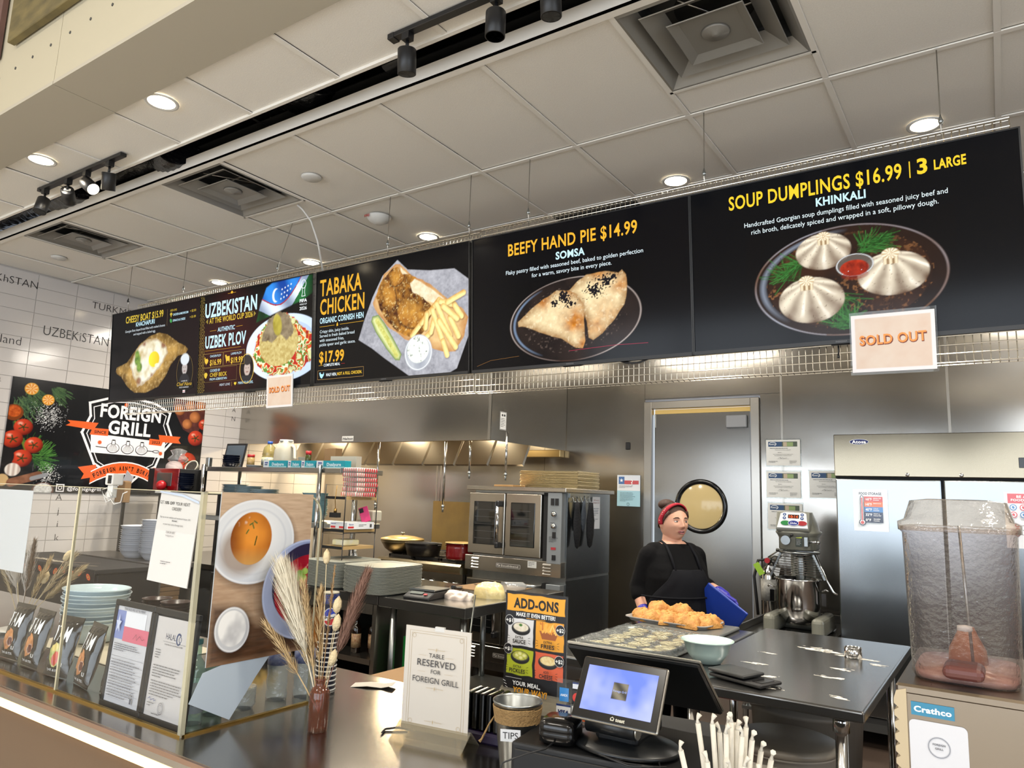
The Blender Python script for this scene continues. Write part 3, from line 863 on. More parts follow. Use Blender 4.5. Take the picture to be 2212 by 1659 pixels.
dumpling(.802, .245, .122, .082, .797, .325, .028, 2)
dumpling(.498, .175, .124, .09, .483, .258, .027, 3)
m = cv.el(.668, .298, .07, .046); cv.paint(m * .92, '5c534c'); cv.paint(m * np.clip(1 - abs(cv.d - .96) / .06, 0, 1), 'd2d6d8')
m2 = cv.el(.666, .286, .053, .033); cv.paint(m2, cv.mix('4a0a06', 'c4391a', cv.n(60, 8))); cv.paint(cv.el(.668, .258, .05, .02) * .5, '8a2412')
cv.paint(m * np.clip(1 - abs(cv.d - 1.0) / .02, 0, 1), 'e9ecec')
p = Print(TV_W, TV_H); p.rect(0, 0, TV_W, TV_H, '020305'); p.raster(cv)
p.text('SOUP DUMPLINGS $16.99', .172, .618, .062, 'f0c22c', w=.68, bold=.018).rect(.878, .612, .004, .066, 'f0c22c').text('3', .905, .622, .062, 'f0c22c', w=.035, bold=.03)
p.text('LARGE', .962, .627, .040, 'f0c22c', w=.105, bold=.03)
p.text('KHINKALI', .533, .566, .036, PALE, w=.188, bold=.03)
p.text('Handcrafted Georgian soup dumplings filled with seasoned juicy beef and', .237, .527, .020, 'dfeef2', w=.765)
p.text('rich broth, delicately spiced and wrapped in a soft, pillowy dough.', .266, .492, .020, 'dfeef2', w=.704)
tv(4, 'far-right black menu screen with yellow SOUP DUMPLINGS and three dumplings', p, 'INSIGNIA')
# ---- screen 4: hand pies
cv = Cv(.235, .0, .77, .44, 330, '030304')
m = cv.el(.618, .218, .375, .212, .03); d = cv.d
cv.paint(m, cv.mix('100d0d', '30241f', cv.n(9, 21)))
cv.paint(m * np.clip(1 - abs(d - .985) / .018, 0, 1), cv.mix('4c342a', 'b2a6a0', np.clip(cv.n(3, 24) * 2 - .5, 0, 1)))
cv.paint(m * np.clip(1 - abs(d - .92) / .03, 0, 1) * np.clip((.45 - cv.X) * 8, 0, 1) * .8, '7d93b0')
cv.paint(np.clip((cv.n(110, 26, 1) - .75) * 6, 0, 1) * (d < .8) * .5, '6b5b52')


def pie(pts, hot, seed, seeds):
    m = cv.pg(pts, .004, wob=.006, seed=seed); sd = cv.sd
    n1 = cv.n(11, seed); n2 = cv.n(55, seed + 1)
    sh = np.clip(sd * 22, 0, 1) * .62 + .38 * n2
    cv.paint(m, cv.mix('8a5a22', 'f0dcae', sh))
    br = np.zeros_like(cv.X)
    for (x, y, r, s_) in hot: br = np.maximum(br, s_ * np.exp(-(((cv.X - x) / r) ** 2 + ((cv.Y - y) / r) ** 2)))
    cv.paint(m * np.clip(br * (n1 * 1.8) - .1, 0, 1), cv.mix('7a3a0e', 'd98a28', n2))
    cv.paint(m * np.clip(cv.n(70, seed + 5, 2) * 3 - 1.9, 0, 1) * .5, 'fff3cf')
    for (x, y, r) in seeds:
        g = np.exp(-(((cv.X - x) / r) ** 2 + ((cv.Y - y) / (r * .75)) ** 2))
        cv.paint(m * np.clip((cv.n(150, seed + 8, 1) - (1.02 - g * .85)) * 12, 0, 1), '17151a')
pie([(.60, .36), (.645, .40), (.70, .43), (.80, .435), (.875, .415), (.895, .43), (.915, .40), (.92, .33), (.905, .26), (.85, .19), (.785, .13), (.735, .10), (.71, .115), (.70, .2), (.67, .28)],
    [(.77, .42, .05, 1), (.88, .36, .05, .8), (.80, .24, .06, .8), (.76, .17, .05, .9)], 31, [(.80, .385, .05), (.745, .35, .055), (.84, .40, .03)])
pie([(.295, .235), (.37, .29), (.45, .335), (.53, .372), (.60, .365), (.65, .34), (.685, .28), (.685, .18), (.69, .10), (.675, .065), (.64, .068), (.56, .12), (.45, .16), (.34, .205), (.30, .21)],
    [(.45, .32, .05, .8), (.63, .22, .07, 1), (.60, .34, .05, .7), (.67, .09, .03, 1)], 41, [(.57, .335, .045), (.52, .31, .03), (.60, .30, .04)])
p = Print(TV_W, TV_H); p.rect(0, 0, TV_W, TV_H, '030305'); p.raster(cv)
p.text('BEEFY HAND PIE $14.99', .234, .597, .065, 'e9a92e', w=.743, bold=.018)
p.text('SOMSA', .527, .534, .040, PALE, w=.167, bold=.03)
p.text('Flaky pastry filled with seasoned beef, baked to golden perfection', .22, .496, .021, 'dcebf2', w=.785)
p.text('for a warm, savory bite in every piece.', .382, .461, .021, 'dcebf2', w=.458)
p.line([(.03, .02), (.12, .045), (.3, .055)], .0015, '8a6030').line([(.6, .058), (.85, .066), (1.02, .062)], .0016, 'b02848')
tv(3, 'black menu screen reading BEEFY HAND PIE with two golden pastries', p, 'INSIGNIA')
# ---- screen 3: chicken
cv = Cv(.37, .0, .862, .715, 300, '030305')
m = cv.pg([(.699, .70), (.78, .63), (.95, .60), (1.13, .585), (1.232, .51), (1.232, .20), (1.15, .02), (1.10, .0), (.80, .0), (.60, .12), (.50, .185), (.385, .247), (.43, .36), (.50, .5), (.58, .62)], .004)
cv.paint(m, cv.mix('6f7078', 'bfbfc6', cv.n(14, 51) * .6 + cv.n(80, 52) * .5))
m = cv.pg([(.685, .675), (.72, .67), (.80, .60), (.95, .52), (1.08, .42), (1.18, .36), (1.226, .30), (1.20, .2), (1.14, .115), (1.05, .12), (.90, .17), (.78, .21), (.62, .31), (.52, .42), (.50, .46), (.56, .57), (.59, .63)], .005, wob=.01, seed=52)
cv.paint(m, cv.mix('a8672a', 'e9c88e', np.clip(cv.sd * 18, 0, 1) * .5 + cv.n(22, 53) * .5))
m = cv.pg([(.72, .655), (.80, .585), (.95, .50), (1.06, .42), (1.02, .39), (.90, .44), (.80, .50), (.74, .6)], .006, wob=.01)
cv.paint(m, cv.mix('cdb88c', 'f6ecd0', cv.n(60, 54)))
m = cv.pg([(.66, .655), (.70, .66), (.74, .61), (.80, .60), (.845, .57), (.80, .545), (.82, .49), (.90, .45), (.97, .39), (.96, .33), (.91, .25), (.87, .215), (.80, .225), (.70, .27), (.62, .34), (.56, .42), (.53, .50), (.56, .58)], .006, wob=.012, seed=55)
n1 = cv.n(9, 56); n2 = cv.n(45, 57)
cv.paint(m, cv.mix('3a1408', 'c98a34', np.clip(n1 * 1.25 - .15 + (n2 - .5) * .9, 0, 1)))
for (x, y, rx, ry, ro) in ((.64, .50, .10, .045, 1.9), (.80, .36, .11, .075, -.5), (.70, .585, .06, .04, .4)):
    e = cv.el(x, y, rx, ry, ro, soft=.03); cv.paint(m * e * .75, cv.mix('8a4a18', 'e0a848', n2 * .6 + .5 * np.clip(.6 - cv.d * .5 + cv.v * .5, 0, 1)))
    cv.paint(m * np.clip(1 - abs(cv.d - 1.02) / .16, 0, 1) * .8 * (cv.v < .2), '32100a')
cv.paint(m * np.clip(cv.n(90, 58, 2) * 4 - 2.6, 0, 1) * .7, 'f2d590'); cv.paint(m * np.clip(cv.n(16, 59) * 4 - 2.5, 0, 1) * .55, '2a0e0a')
m = cv.pg([(.50, .38), (.55, .385), (.60, .33), (.68, .22), (.74, .13), (.725, .095), (.69, .10), (.62, .17), (.53, .28), (.49, .35)], .004)
cv.paint(m, cv.mix('5d7a34', 'd6dc9c', np.clip(cv.sd * 45, 0, 1))); cv.paint(cv.seg(.54, .35, .70, .13, .016, .01), cv.mix('a9a83a', 'dfdf8c', cv.n(90, 60)))
rg = random.Random(4)
for x1, y1, x2, y2 in ((.82, .235, .89, .30), (.89, .30, 1.02, .42), (.86, .17, .96, .24), (.96, .24, .99, .33), (.92, .27, .93, .35), (1.0, .40, 1.10, .21), (.97, .37, 1.04, .20), (1.03, .41, 1.13, .38), (1.13, .38, 1.18, .31), (1.08, .40, 1.195, .44), (1.02, .30, 1.14, .14), (1.05, .18, 1.08, .10), (1.10, .31, 1.16, .20), (1.05, .38, 1.15, .30)):
    m = cv.seg(x1, y1, x2, y2, .017, .004); cv.paint(cv.seg(x1 + .004, y1 - .006, x2 + .004, y2 - .006, .018, .01) * .5, '5a3410')
    cv.paint(m, cv.mix('c48a38', 'f7e49a', np.clip(1.15 - cv.d * .8 + (cv.n(40, 61) - .5) * .5, 0, 1)))
m = cv.el(.868, .13, .105, .105); cv.paint(m * .95, cv.mix('8e93a0', 'd5d9dc', cv.n(12, 62))); cv.paint(m * np.clip(1 - abs(cv.d - .93) / .04, 0, 1), 'f0f3f5')
m = cv.el(.866, .148, .082, .078); cv.paint(m, 'e6ece2'); cv.paint(m * np.clip(cv.n(75, 63, 2) * 5 - 3.3, 0, 1), '4b5a4a')
p = Print(TV_W, TV_H); p.rect(0, 0, TV_W, TV_H, '030305'); p.raster(cv)
p.text('TABAKA', .03, .563, .108, 'd9a22a', w=.375, bold=.02).text('CHICKEN', .035, .441, .102, 'd9a22a', w=.395, bold=.02).text('ORGANIC CORNISH HEN', .035, .383, .037, PALE, w=.39, bold=.02)
p.line([(.035, .362), (.17, .362)], .002, GOLD).line([(.22, .362), (.425, .362)], .002, GOLD).poly([(.19, .352), (.204, .356), (.2, .372), (.196, .378), (.189, .366)], GOLD)
for i, s in enumerate(('Crispy skin, juicy inside.', 'Served in fresh baked bread', 'with seasoned fries,', 'pickle spear and garlic sauce.')): p.text(s, .037, .321 - i * .0285, .019, 'd5e4ea', maxw=.34)
p.text('$17.99', .037, .132, .072, 'd9a22a', w=.225, bold=.03).text('COMPLETE MEAL', .08, .104, .017, 'dfe9ee', w=.148, bold=.01).line([(.035, .112), (.07, .112)], .0018, GOLD).line([(.24, .112), (.27, .112)], .0018, 'b03030')
p.frame(.028, .022, .405, .058, .0018, 'b08a50').poly([(.042, .065), (.052, .07), (.055, .058), (.075, .055), (.083, .069), (.084, .05), (.07, .034), (.064, .028), (.052, .036), (.045, .05)], 'a9dbef')
p.text('HALF HEN,', .105, .041, .019, 'dfe9ee', w=.095, bold=.02).text('NOT A FULL CHICKEN.', .205, .041, .019, 'e8bd3a', w=.215, bold=.02)
tv(2, 'black menu screen reading TABAKA CHICKEN with roast hen and fries', p, 'INSIGNIA')
# ---- screen 2: plov
cv = Cv(0, 0, TV_W, TV_H, 260, '050506'); n1 = cv.n(3, 71)
cv.paint(np.clip(1.1 - abs(cv.X - .35) * 1.6 - abs(cv.Y - .3) * 1.6, 0, 1) * .9, '3c0d10')
cv.paint(((np.abs(((cv.X * 26) % 2) - 1) + np.abs(((cv.Y * 20) % 2) - 1)) % .5 < .13) * (cv.X < .085 - .05 * cv.Y) * .7, '9c8436')
m = cv.pg([(.66, .46), (.70, .58), (.76, .69), (.82, .715), (1.10, .72), (1.232, .72), (1.232, .60), (1.13, .56), (.98, .53), (.84, .50), (.72, .47)], .01)
w_ = (cv.Y - .47) + .09 * np.sin(cv.X * 9 - .6) - (cv.X - .66) * .36
cv.paint(m, np.where((w_ > .085)[..., None], cv.mix('0e3f94', '2f86dc', .5 + .5 * np.sin(cv.X * 22 + cv.Y * 14) + (cv.n(6, 72) - .5)), np.where((w_ > .0)[..., None], cv.mix('7f8fa8', 'dbe6f2', .5 + .5 * np.sin(cv.X * 20 + cv.Y * 18)), cv.mix('0a2a12', '1f6a35', .5 + .5 * np.sin(cv.X * 24)))))
cv.paint(m * (abs(w_ - .085) < .005), 'a02a30')
m = cv.el(.86, .625, .036, .048) * (1 - cv.el(.875, .625, .031, .042)); cv.paint(m, 'e8f2fb')
for i in range(3):
    for k in range(4 - (i == 0)): cv.paint(cv.el(.915 + k * .03 + .005 * i, .595 + i * .032 + k * .008, .0055, .0055), 'eaf4ff')
m = cv.el(.96, .262, .40, .225); cv.paint(m, cv.mix('8ca6cc', 'dbe8f6', np.clip(.55 + cv.u * -.3 + .4 * (cv.d > .8) * cv.n(4, 73), 0, 1)))
m = cv.pg([(.63, .22), (.66, .33), (.74, .42), (.82, .47), (.95, .50), (1.06, .45), (1.15, .38), (1.232, .34), (1.232, .16), (1.14, .10), (.98, .075), (.82, .08), (.72, .13)], .008, wob=.03, seed=74)
vg = cv.n(26, 75, 2); vh = cv.n(24, 76, 2)
pal = [C3(c) for c in ('d9dca0', 'c44a24', '5d8c34', 'e8e8c0', 'd8722c', 'b02820')]
base = cv.mix('a08238', 'ddcf8e', cv.n(60, 77))
k = np.clip(((vg - .25) * 2 * 6).astype(int), 0, 5); salad = np.array(pal)[k] * (.6 + .7 * vh[..., None])
dist = np.hypot((cv.X - .90) / .20, (cv.Y - .30) / .16)
cv.paint(m, np.where((dist > 1)[..., None], salad, base))
e = cv.pg([(.72, .33), (.75, .42), (.84, .49), (.92, .51), (1.02, .46), (1.05, .36), (.98, .31), (.92, .36), (.84, .31)], .01, wob=.03, seed=78); cv.paint(e, cv.mix('4c3a26', 'a8987a', cv.n(26, 79)))
e = cv.el(.885, .42, .045, .075, .2, soft=.01); cv.paint(e, cv.mix('7a6a14', 'd4c65a', cv.n(14, 80)))
# chef portrait: an anonymous figure in a gold oval
e = cv.el(.575, .145, .072, .098); cv.paint(e, '1a1414'); cv.paint(cv.el(.575, .145, .034, .05), 'b9a79c'); cv.paint(cv.el(.575, .085, .06, .035) * (cv.Y < .10), '2a2a2c'); cv.paint(cv.el(.575, .205, .043, .036), '35302e')
cv.paint(cv.el(.562, .15, .004, .003), '3a2c28'); cv.paint(cv.el(.588, .15, .004, .003), '3a2c28'); cv.paint(cv.el(.575, .122, .013, .004), '7a4a42')
p = Print(TV_W, TV_H); p.raster(cv)
p.text('UZBEKISTAN', .062, .556, .108, PALE, w=.60, bold=.028).line([(.33, .705), (.42, .705)], .0018, GOLD).poly([(.36, .71), (.375, .722), (.39, .71), (.375, .698)], GOLD)
p.text('AT THE WORLD CUP 2026', .118, .506, .040, 'd2b23a', w=.50, bold=.015).poly([(.075, .525), (.1, .545), (.1, .505)], '8d7a30').poly([(.655, .525), (.63, .545), (.63, .505)], '8d7a30')
p.text('AUTHENTIC', .222, .437, .032, PALE, w=.20, bold=.01).line([(.13, .45), (.205, .45)], .0018, GOLD).line([(.44, .455), (.51, .455)], .0018, GOLD)
p.text('UZBEK PLOV', .078, .326, .092, PALE, w=.475, bold=.025).line([(.08, .306), (.5, .306)], .0014, GOLD)
for x, s1, s2 in ((.058, 'CHICKEN PLOV', '$16.99'), (.305, 'LAMB PLOV', '$19.99')):
    p.frame(x, .183, .238, .10, .002, 'a98c48').text(s1, x + .085, .255, .016, PALE, maxw=.13).text(s2, x + .085, .196, .042, 'd9b23a', w=.135, bold=.02)
p.poly([(.075, .255), (.085, .262), (.09, .245), (.11, .25), (.125, .235), (.115, .215), (.10, .208), (.10, .198), (.095, .21), (.082, .222)], 'd9b23a')
p.poly([(.322, .258), (.335, .262), (.345, .248), (.375, .25), (.378, .22), (.372, .198), (.368, .215), (.345, .215), (.34, .198), (.335, .22)], 'd9b23a')
p.frame(.062, .075, .40, .10, .0018, '7d6838').text('COOKED BY', .15, .148, .018, PALE, maxw=.12).text('CHEF BECK', .15, .112, .028, 'd2b23a', w=.20, bold=.01).text('FROM UZBEKISTAN', .15, .086, .016, PALE, maxw=.2)
p.ell(.1, .13, .02, .016, 'd2b23a').ell(.1, .118, .013, .014, 'd2b23a')
p.text('HEAT LOVE', .27, .04, .016, 'c8d4dc', maxw=.12).rect(.41, .032, .0016, .03, 'c8a24a').poly([(.45, .035), (.465, .05), (.458, .06), (.45, .054), (.442, .06), (.435, .05)], 'e2c23a').text('MANY FLAVORS.', .485, .04, .018, PALE, maxw=.165)
p.ring(.575, .145, .079, .105, .005, 'd6b24a')
p.ring(1.145, .665, .024, .03, .004, 'e8eef2').line([(1.13, .65), (1.135, .61), (1.128, .585), (1.162, .585), (1.155, .61), (1.16, .65)], .004, 'e8eef2').text('FIFA', 1.145, .545, .022, 'f0f4f6', w=.07, bold=.03, al='c').text('WORLD CUP', 1.145, .525, .011, 'e0e4e6', w=.07, al='c').text('2026', 1.145, .493, .022, 'f0f4f6', w=.07, bold=.01, al='c')
tv(1, 'black menu screen reading UZBEKISTAN with blue flag and plate of plov', p)
# ---- screen 1: khachapuri
cv = Cv(0, 0, TV_W, TV_H, 230, '07070a'); cv.paint(np.clip(cv.X - .3, 0, 1) * .6, '1c0b12')
m = cv.pg([(.085, .235), (.11, .215), (.17, .19), (.26, .11), (.38, .05), (.55, .04), (.72, .08), (.82, .16), (.88, .24), (.97, .30), (1.07, .31), (1.10, .34), (1.06, .37), (.98, .40), (.90, .44), (.82, .48), (.70, .505), (.56, .485), (.44, .44), (.34, .37), (.25, .30), (.15, .28), (.10, .27)], .006, wob=.006, seed=81)
cv.paint(m, cv.mix('5f451c', 'c59c54', np.clip(cv.sd * 9, 0, 1) * .7 + (cv.n(16, 82) - .35) * .9)); cv.paint(m * np.clip(cv.n(50, 83) * 3 - 1.6, 0, 1) * .4, 'e6c88a')
i = cv.pg([(.30, .27), (.38, .39), (.52, .46), (.68, .46), (.80, .40), (.83, .33), (.74, .24), (.62, .16), (.48, .105), (.42, .10), (.36, .17)], .01, wob=.02, seed=84)
cv.paint(i, cv.mix('b7a06a', 'e9e6d2', np.clip(cv.n(14, 85) * 1.7 - .2, 0, 1))); cv.paint(i * np.clip(1 - cv.sd * 40, 0, 1) * .7, '8a5c20')
for x, y, r in ((.77, .40, .03), (.44, .14, .035), (.50, .43, .02), (.62, .18, .015)): cv.paint(cv.el(x, y, r, r * .8, soft=.02) * i * .8, '7a3c18')
for x, y, r in ((.41, .31, .045), (.44, .25, .04), (.40, .36, .03)): cv.paint(cv.el(x, y, r, r, soft=.02), cv.mix('2f5220', '8fae4c', cv.n(40, 86)))
cv.paint(cv.el(.645, .30, .075, .062), cv.mix('c9a412', 'f2d93a', .7 - .4 * cv.u)); cv.paint(cv.el(.69, .25, .03, .015) * .7, 'f6f2d8')
e = cv.el(1.07, .17, .10, .135); cv.paint(e, '120f12'); cv.paint(cv.el(1.065, .20, .033, .048), 'b0a8a4'); cv.paint(cv.el(1.065, .268, .055, .045), 'ccd4d8'); cv.paint(cv.el(1.065, .10, .065, .06) * (cv.Y > .07), '28282c')
for x in (1.052, 1.078): cv.paint(cv.el(x, .206, .004, .003), '332a2a')
cv.paint(cv.el(1.065, .178, .012, .004), '6a4040')
p = Print(TV_W, TV_H); p.raster(cv)
p.text('CHEESY BOAT $15.99', .205, .628, .056, 'c9ad36', w=.545, bold=.02).text('KHACHAPURI', .362, .586, .036, PALE, w=.27, bold=.01)
p.text('Georgian Boat shaped bread filled with melted cheeses', .205, .549, .019, 'c2cbd0', w=.575).text('and topped with a baked egg.', .33, .517, .019, 'c2cbd0', w=.32)
p.rect(.806, .55, .0018, .13, '8a7050').text('ADD-ONS:', .845, .655, .016, 'c9ad36', maxw=.09).text('CHICKEN & MUSHROOM', .885, .618, .017, PALE, w=.20, bold=.005).text('+ $2.00', 1.11, .622, .017, 'c9ad36', w=.075).text('SPINACH & CHEESE', .885, .572, .017, PALE, w=.165, bold=.005).text('+ $1.00', 1.11, .576, .017, 'c9ad36', w=.075)
p.ell(.86, .634, .016, .012, 'b8a23a').rect(.856, .61, .009, .02, 'b8a23a').ell(.86, .582, .013, .018, '3f8f4a', .6)
p.ring(1.07, .17, .105, .14, .0025, '8a7440').poly([(.96, .09), (1.18, .09), (1.19, .05), (1.07, .02), (.95, .05)], '14110f').text('COOKED BY', 1.07, .098, .010, 'c9c9c9', w=.08, al='c').text('Chef Nana', 1.07, .068, .026, 'c9a43a', w=.19, al='c', shear=.3).text('FROM GEORGIA', 1.07, .05, .011, 'c9c9c9', w=.12, al='c')
p.rect(1.055, .015, .03, .02, 'e8e8e8').rect(1.068, .015, .004, .02, 'b03030').rect(1.055, .023, .03, .004, 'b03030')
tv(0, 'left-end black menu screen reading CHEESY BOAT with egg-filled bread', p)

# sold-out cards in clear sleeves
def soldout(label, x, z, w, h, y, rz):
    t = thing('sold_out_sign', label, 'sign', (x, y, z), rot=(ang, rz, 0))
    MB().box(-.006, w + .006, -.001, .001, -.01, h + .012).build('clear_sleeve', m_acr, t)
    cv = Cv(0, 0, w, h, 260, 'cfc0b2'); cv.paint(cv.n(22, 91) * .5, 'c09c86'); cv.paint((np.minimum(np.minimum(cv.X, w - cv.X), np.minimum(cv.Y, h - cv.Y)) < .012), 'd8d4d6')
    p = Print(w, h); p.raster(cv)
    p.text('SOLD OUT', w * .1 + .002, h * .47 - .002, .038, '6b2c14', w=w * .8, bold=.05, rot=.02).text('SOLD OUT', w * .1, h * .47, .038, 'ee8a3c', w=w * .8, bold=.02, rot=.02)
    p.build('card', m_print, t, (0, -.0012, 0))
    MB().box(0, w, .0012, .002, 0, h).build('card_back', m_paper, t)
    return t
soldout('large SOLD OUT card under the dumpling plate screen', -.462, 2.105, .287, .225, 3.073, .01)
soldout('small SOLD OUT card under the seam of the plov and chicken screens', -4.05, 2.105, .262, .212, 3.083, -.01)
# black pull cord under screen five, cables under four
t = thing('cable_loop', 'black cable tail dangling below the dumpling screen', 'cable', (-.52, 3.12, 2.235)); MB().tube([(0, 0, 0), (.002, 0, -.03), (-.001, 0, -.045)], .003, 6).tube([(0, 0, -.045), (0, 0, -.058)], .005, 8).build('cord', m_blackpl, t)
t = thing('cable_loop', 'black cable bundle drooping below the hand pie screen', 'cable', (-1.45, 3.11, 2.235)); MB().tube([(-.03, 0, 0), (.0, 0, -.012), (.07, 0, -.014), (.11, 0, 0)], .004, 6).tube([(-.01, 0, .0), (.03, 0, -.018), (.09, 0, -.006)], .003, 6).build('cord', m_blackpl, t)

# ================================================================ banner on the tiled wall
t = thing('wall_banner', 'black FOREIGN GRILL banner with tomatoes, lemons and orange ribbons', 'banner', (TX, 2.745, 1.47))
BW, BH = 1.85, .99
MB().box(.0005, .012, 0, BW, 0, BH).build('board', m_black, t)
cv = Cv(0, 0, BW, BH, 200, '0e0f13'); cv.paint(np.clip(cv.n(2, 101) - .3, 0, 1) * .5, '1d2226')
rg = random.Random(2)
def tomato(x, y, r, c='c8301c'):
    m = cv.el(x, y, r, r * .93); cv.paint(m, cv.mix('5c0e08', 'e2492a', np.clip(.9 - cv.d * .55 + (-cv.u * .3 + cv.v * .3), 0, 1)))
    cv.paint(cv.el(x - r * .35, y + r * .4, r * .22, r * .15, soft=.015) * .8, 'f6c0a8')
    for k in range(5): a = k * 1.26 + x * 9; cv.paint(cv.seg(x, y, x + math.cos(a) * r * .5, y + math.sin(a) * r * .4, r * .07), '2c3a1a')
def lemon(x, y, r):
    m = cv.el(x, y, r, r * .95); cv.paint(m, 'e8a93a'); m = cv.el(x, y, r * .86, r * .82); a = np.arctan2(cv.Y - y, cv.X - x)
    cv.paint(m, cv.mix('f4d79a', 'e08a24', np.clip(abs(np.cos(a * 4.5)) * 1.5 - .2, 0, 1)))
for (hx0, hy0, a0, sp, L, cs) in ((.10, .95, -.9, .5, .30, ('2f4a2e', '48663c', '1e3420')), (.02, .88, -1.0, .5, .35, ('35523a', '577348')), (.30, .96, -.7, .5, .22, ('2f4a2e', '48663c')), (.20, .33, .6, 1.6, .18, ('2e5a24', '4f8238', '1e3f18')), (.28, .30, .1, 1.4, .16, ('2e5a24', '4f8238'))):
    for k in range(110):
        a = a0 + rg.uniform(-sp, sp); l = L * rg.uniform(.3, 1); b_ = l * rg.uniform(.5, .9); x1 = hx0 + math.cos(a) * b_; y1 = hy0 + math.sin(a) * b_
        cv.paint(cv.seg(x1, y1, x1 + math.cos(a + rg.uniform(-.6, .6)) * .05, y1 + math.sin(a) * .045, .003, .004), rg.choice(cs))
for x, y, s_ in ((.32, .68, .16), (.38, .15, .12)):
    g = np.exp(-(((cv.X - x) / s_) ** 2 + ((cv.Y - y) / s_) ** 2)); cv.paint(np.clip((cv.n(310, 103, 1) - (1.08 - g * .5)) * 10, 0, 1), 'e6e6e6')
m = cv.el(.04, .68, .075, .07); cv.paint(m, '7a3a14'); cv.paint(cv.el(.04, .69, .055, .05), cv.mix('8a2408', 'e2702a', cv.n(60, 104)))
lemon(.155, .90, .055); lemon(.30, .82, .05)
cv.paint(cv.seg(.06, .60, .17, .36, .008), '6a7a2c')
tomato(.13, .56, .075); tomato(.06, .45, .08); tomato(.23, .41, .075); tomato(.15, .29, .08)
cv.paint(cv.el(.02, .30, .07, .08), '1c1a1c'); cv.paint(cv.el(.09, .19, .06, .055), cv.mix('b09a90', 'efe8e0', .5 + .4 * np.cos(cv.X * 160))); cv.paint(cv.el(.02, .10, .05, .05), 'c9a878')
cv.paint(cv.seg(.09, .08, .30, .15, .035), cv.mix('4a2418', '9a6a50', cv.n(20, 105))); cv.paint(cv.seg(.25, .12, .36, .155, .018), '8d8f94')
m = cv.el(.35, .02, .09, .07); cv.paint(m, '5b3c34'); cv.paint(cv.el(.35, .025, .075, .057), cv.mix('9c9a98', 'f4f4f2', cv.n(90, 106)))
m = cv.pg([(1.50, .99), (1.85, .99), (1.85, .78), (1.76, .62), (1.62, .68), (1.48, .90)], .01); cv.paint(m, cv.mix('3c1c18', '6a3a34', cv.n(20, 107)))
for x, y, r in ((1.56, .88, .06), (1.68, .93, .06), (1.80, .95, .06), (1.74, .82, .062), (1.66, .74, .055)): e = cv.el(x, y, r, r * .95); cv.paint(e, cv.mix('5e2a10', 'cf8450', np.clip(1 - cv.d * .7 - cv.u * .25, 0, 1)))
tomato(1.77, .60, .085); tomato(1.70, .35, .10); tomato(1.85, .75, .06)
p = Print(BW, BH); p.raster(cv)
W_ = 'f2eff2'; OR = 'e2622c'
out = [(.66, .84), (.86, .915), (1.08, .935), (1.30, .905), (1.46, .83), (1.44, .72), (1.52, .55), (1.40, .40), (1.36, .28), (1.22, .20), (1.06, .045), (.90, .20), (.76, .28), (.70, .40), (.62, .56), (.68, .72)]
p.poly([(x, y) for x, y in out], '0f1013').line(out, .022, W_, True).line([(1.06 + (x - 1.06) * .90, .50 + (y - .50) * .90) for x, y in out], .008, W_, True)
p.poly([(.70, .56), (1.44, .53), (1.44, .37), (.72, .38)], W_)
p.text('FOREIGN', 1.065, .725, .13, W_, w=.60, bold=.035, al='c').text('GRILL', 1.065, .575, .13, W_, w=.42, bold=.035, al='c')
p.poly([(.48, .66), (.76, .66), (.72, .59), (.47, .61), (.51, .635)], OR).poly([(1.36, .60), (1.60, .60), (1.58, .565), (1.61, .53), (1.38, .53)], OR)
p.poly([(.71, .61), (.86, .61), (.86, .545), (.69, .545)], OR).text('SINCE', .785, .562, .028, '14110f', w=.11, bold=.02, al='c').poly([(1.27, .555), (1.42, .55), (1.40, .49), (1.27, .495)], OR).text('2023', 1.34, .51, .026, '14110f', w=.085, bold=.02, al='c')
for x in (.92, 1.06, 1.20):
    p.ell(x, .435, .062, .048, '17161a').ell(x, .436, .056, .043, W_).poly([(x - .022, .47), (x + .022, .47), (x + .016, .515), (x - .016, .515)], '17161a').poly([(x - .015, .465), (x + .015, .465), (x + .012, .508), (x - .012, .508)], W_).ell(x, .51, .016, .006, '17161a')
    for k in range(-3, 4): p.line([(x + k * .004, .472), (x + k * .012, .44), (x + k * .013, .405)], .0025, '17161a')
p.line([(.76, .44), (.86, .434)], .006, '17161a').line([(1.262, .432), (1.32, .43)], .006, '17161a').ring(1.35, .43, .035, .015, .005, '17161a')
for x, y in ((.79, .48), (1.40, .415), (1.00, .86)):
    p.poly([(x + (.022 if k % 2 else .014) * math.cos(k * PI / 10), y + (.022 if k % 2 else .014) * math.sin(k * PI / 10)) for k in range(20)], OR)
arc = [(x, .30 + .0 - 1.0 * (x - 1.06) ** 2) for x in [.74 + .064 * k for k in range(11)]]
p.poly([(.62, .24), (.78, .27), (.80, .16), (.66, .13), (.68, .18)], OR).poly([(1.50, .24), (1.34, .27), (1.32, .16), (1.46, .13), (1.44, .18)], OR)
p.poly([(x, y + .012) for x, y in arc] + [(x, y - .112) for x, y in arc[::-1]], W_).poly([(x, y) for x, y in arc] + [(x, y - .1) for x, y in arc[::-1]], OR)
s_ = "FOREIGN AIN'T BORING"
for i, ch in enumerate(s_):
    if ch == ' ': continue
    x = .785 + i * .0285; y = .30 - 1.0 * (x - 1.06) ** 2 - .072; p.text(ch, x, y, .042, '14110f', w=(.009 if ch in "I'" else .022), bold=.03, al='c', rot=math.atan(-2 * (x - 1.06)))
p.frame(.46, -.0 + .015, .06, .06, .009, W_).ring(.49, .045, .017, .017, .006, W_).text('@foreigngrill', .55, .025, .032, W_, w=.30, bold=.015)
p.build('printed_face', m_printg, t, (.0125, 0, 0), (0, 1, 0), (0, 0, 1), eps=.00006)

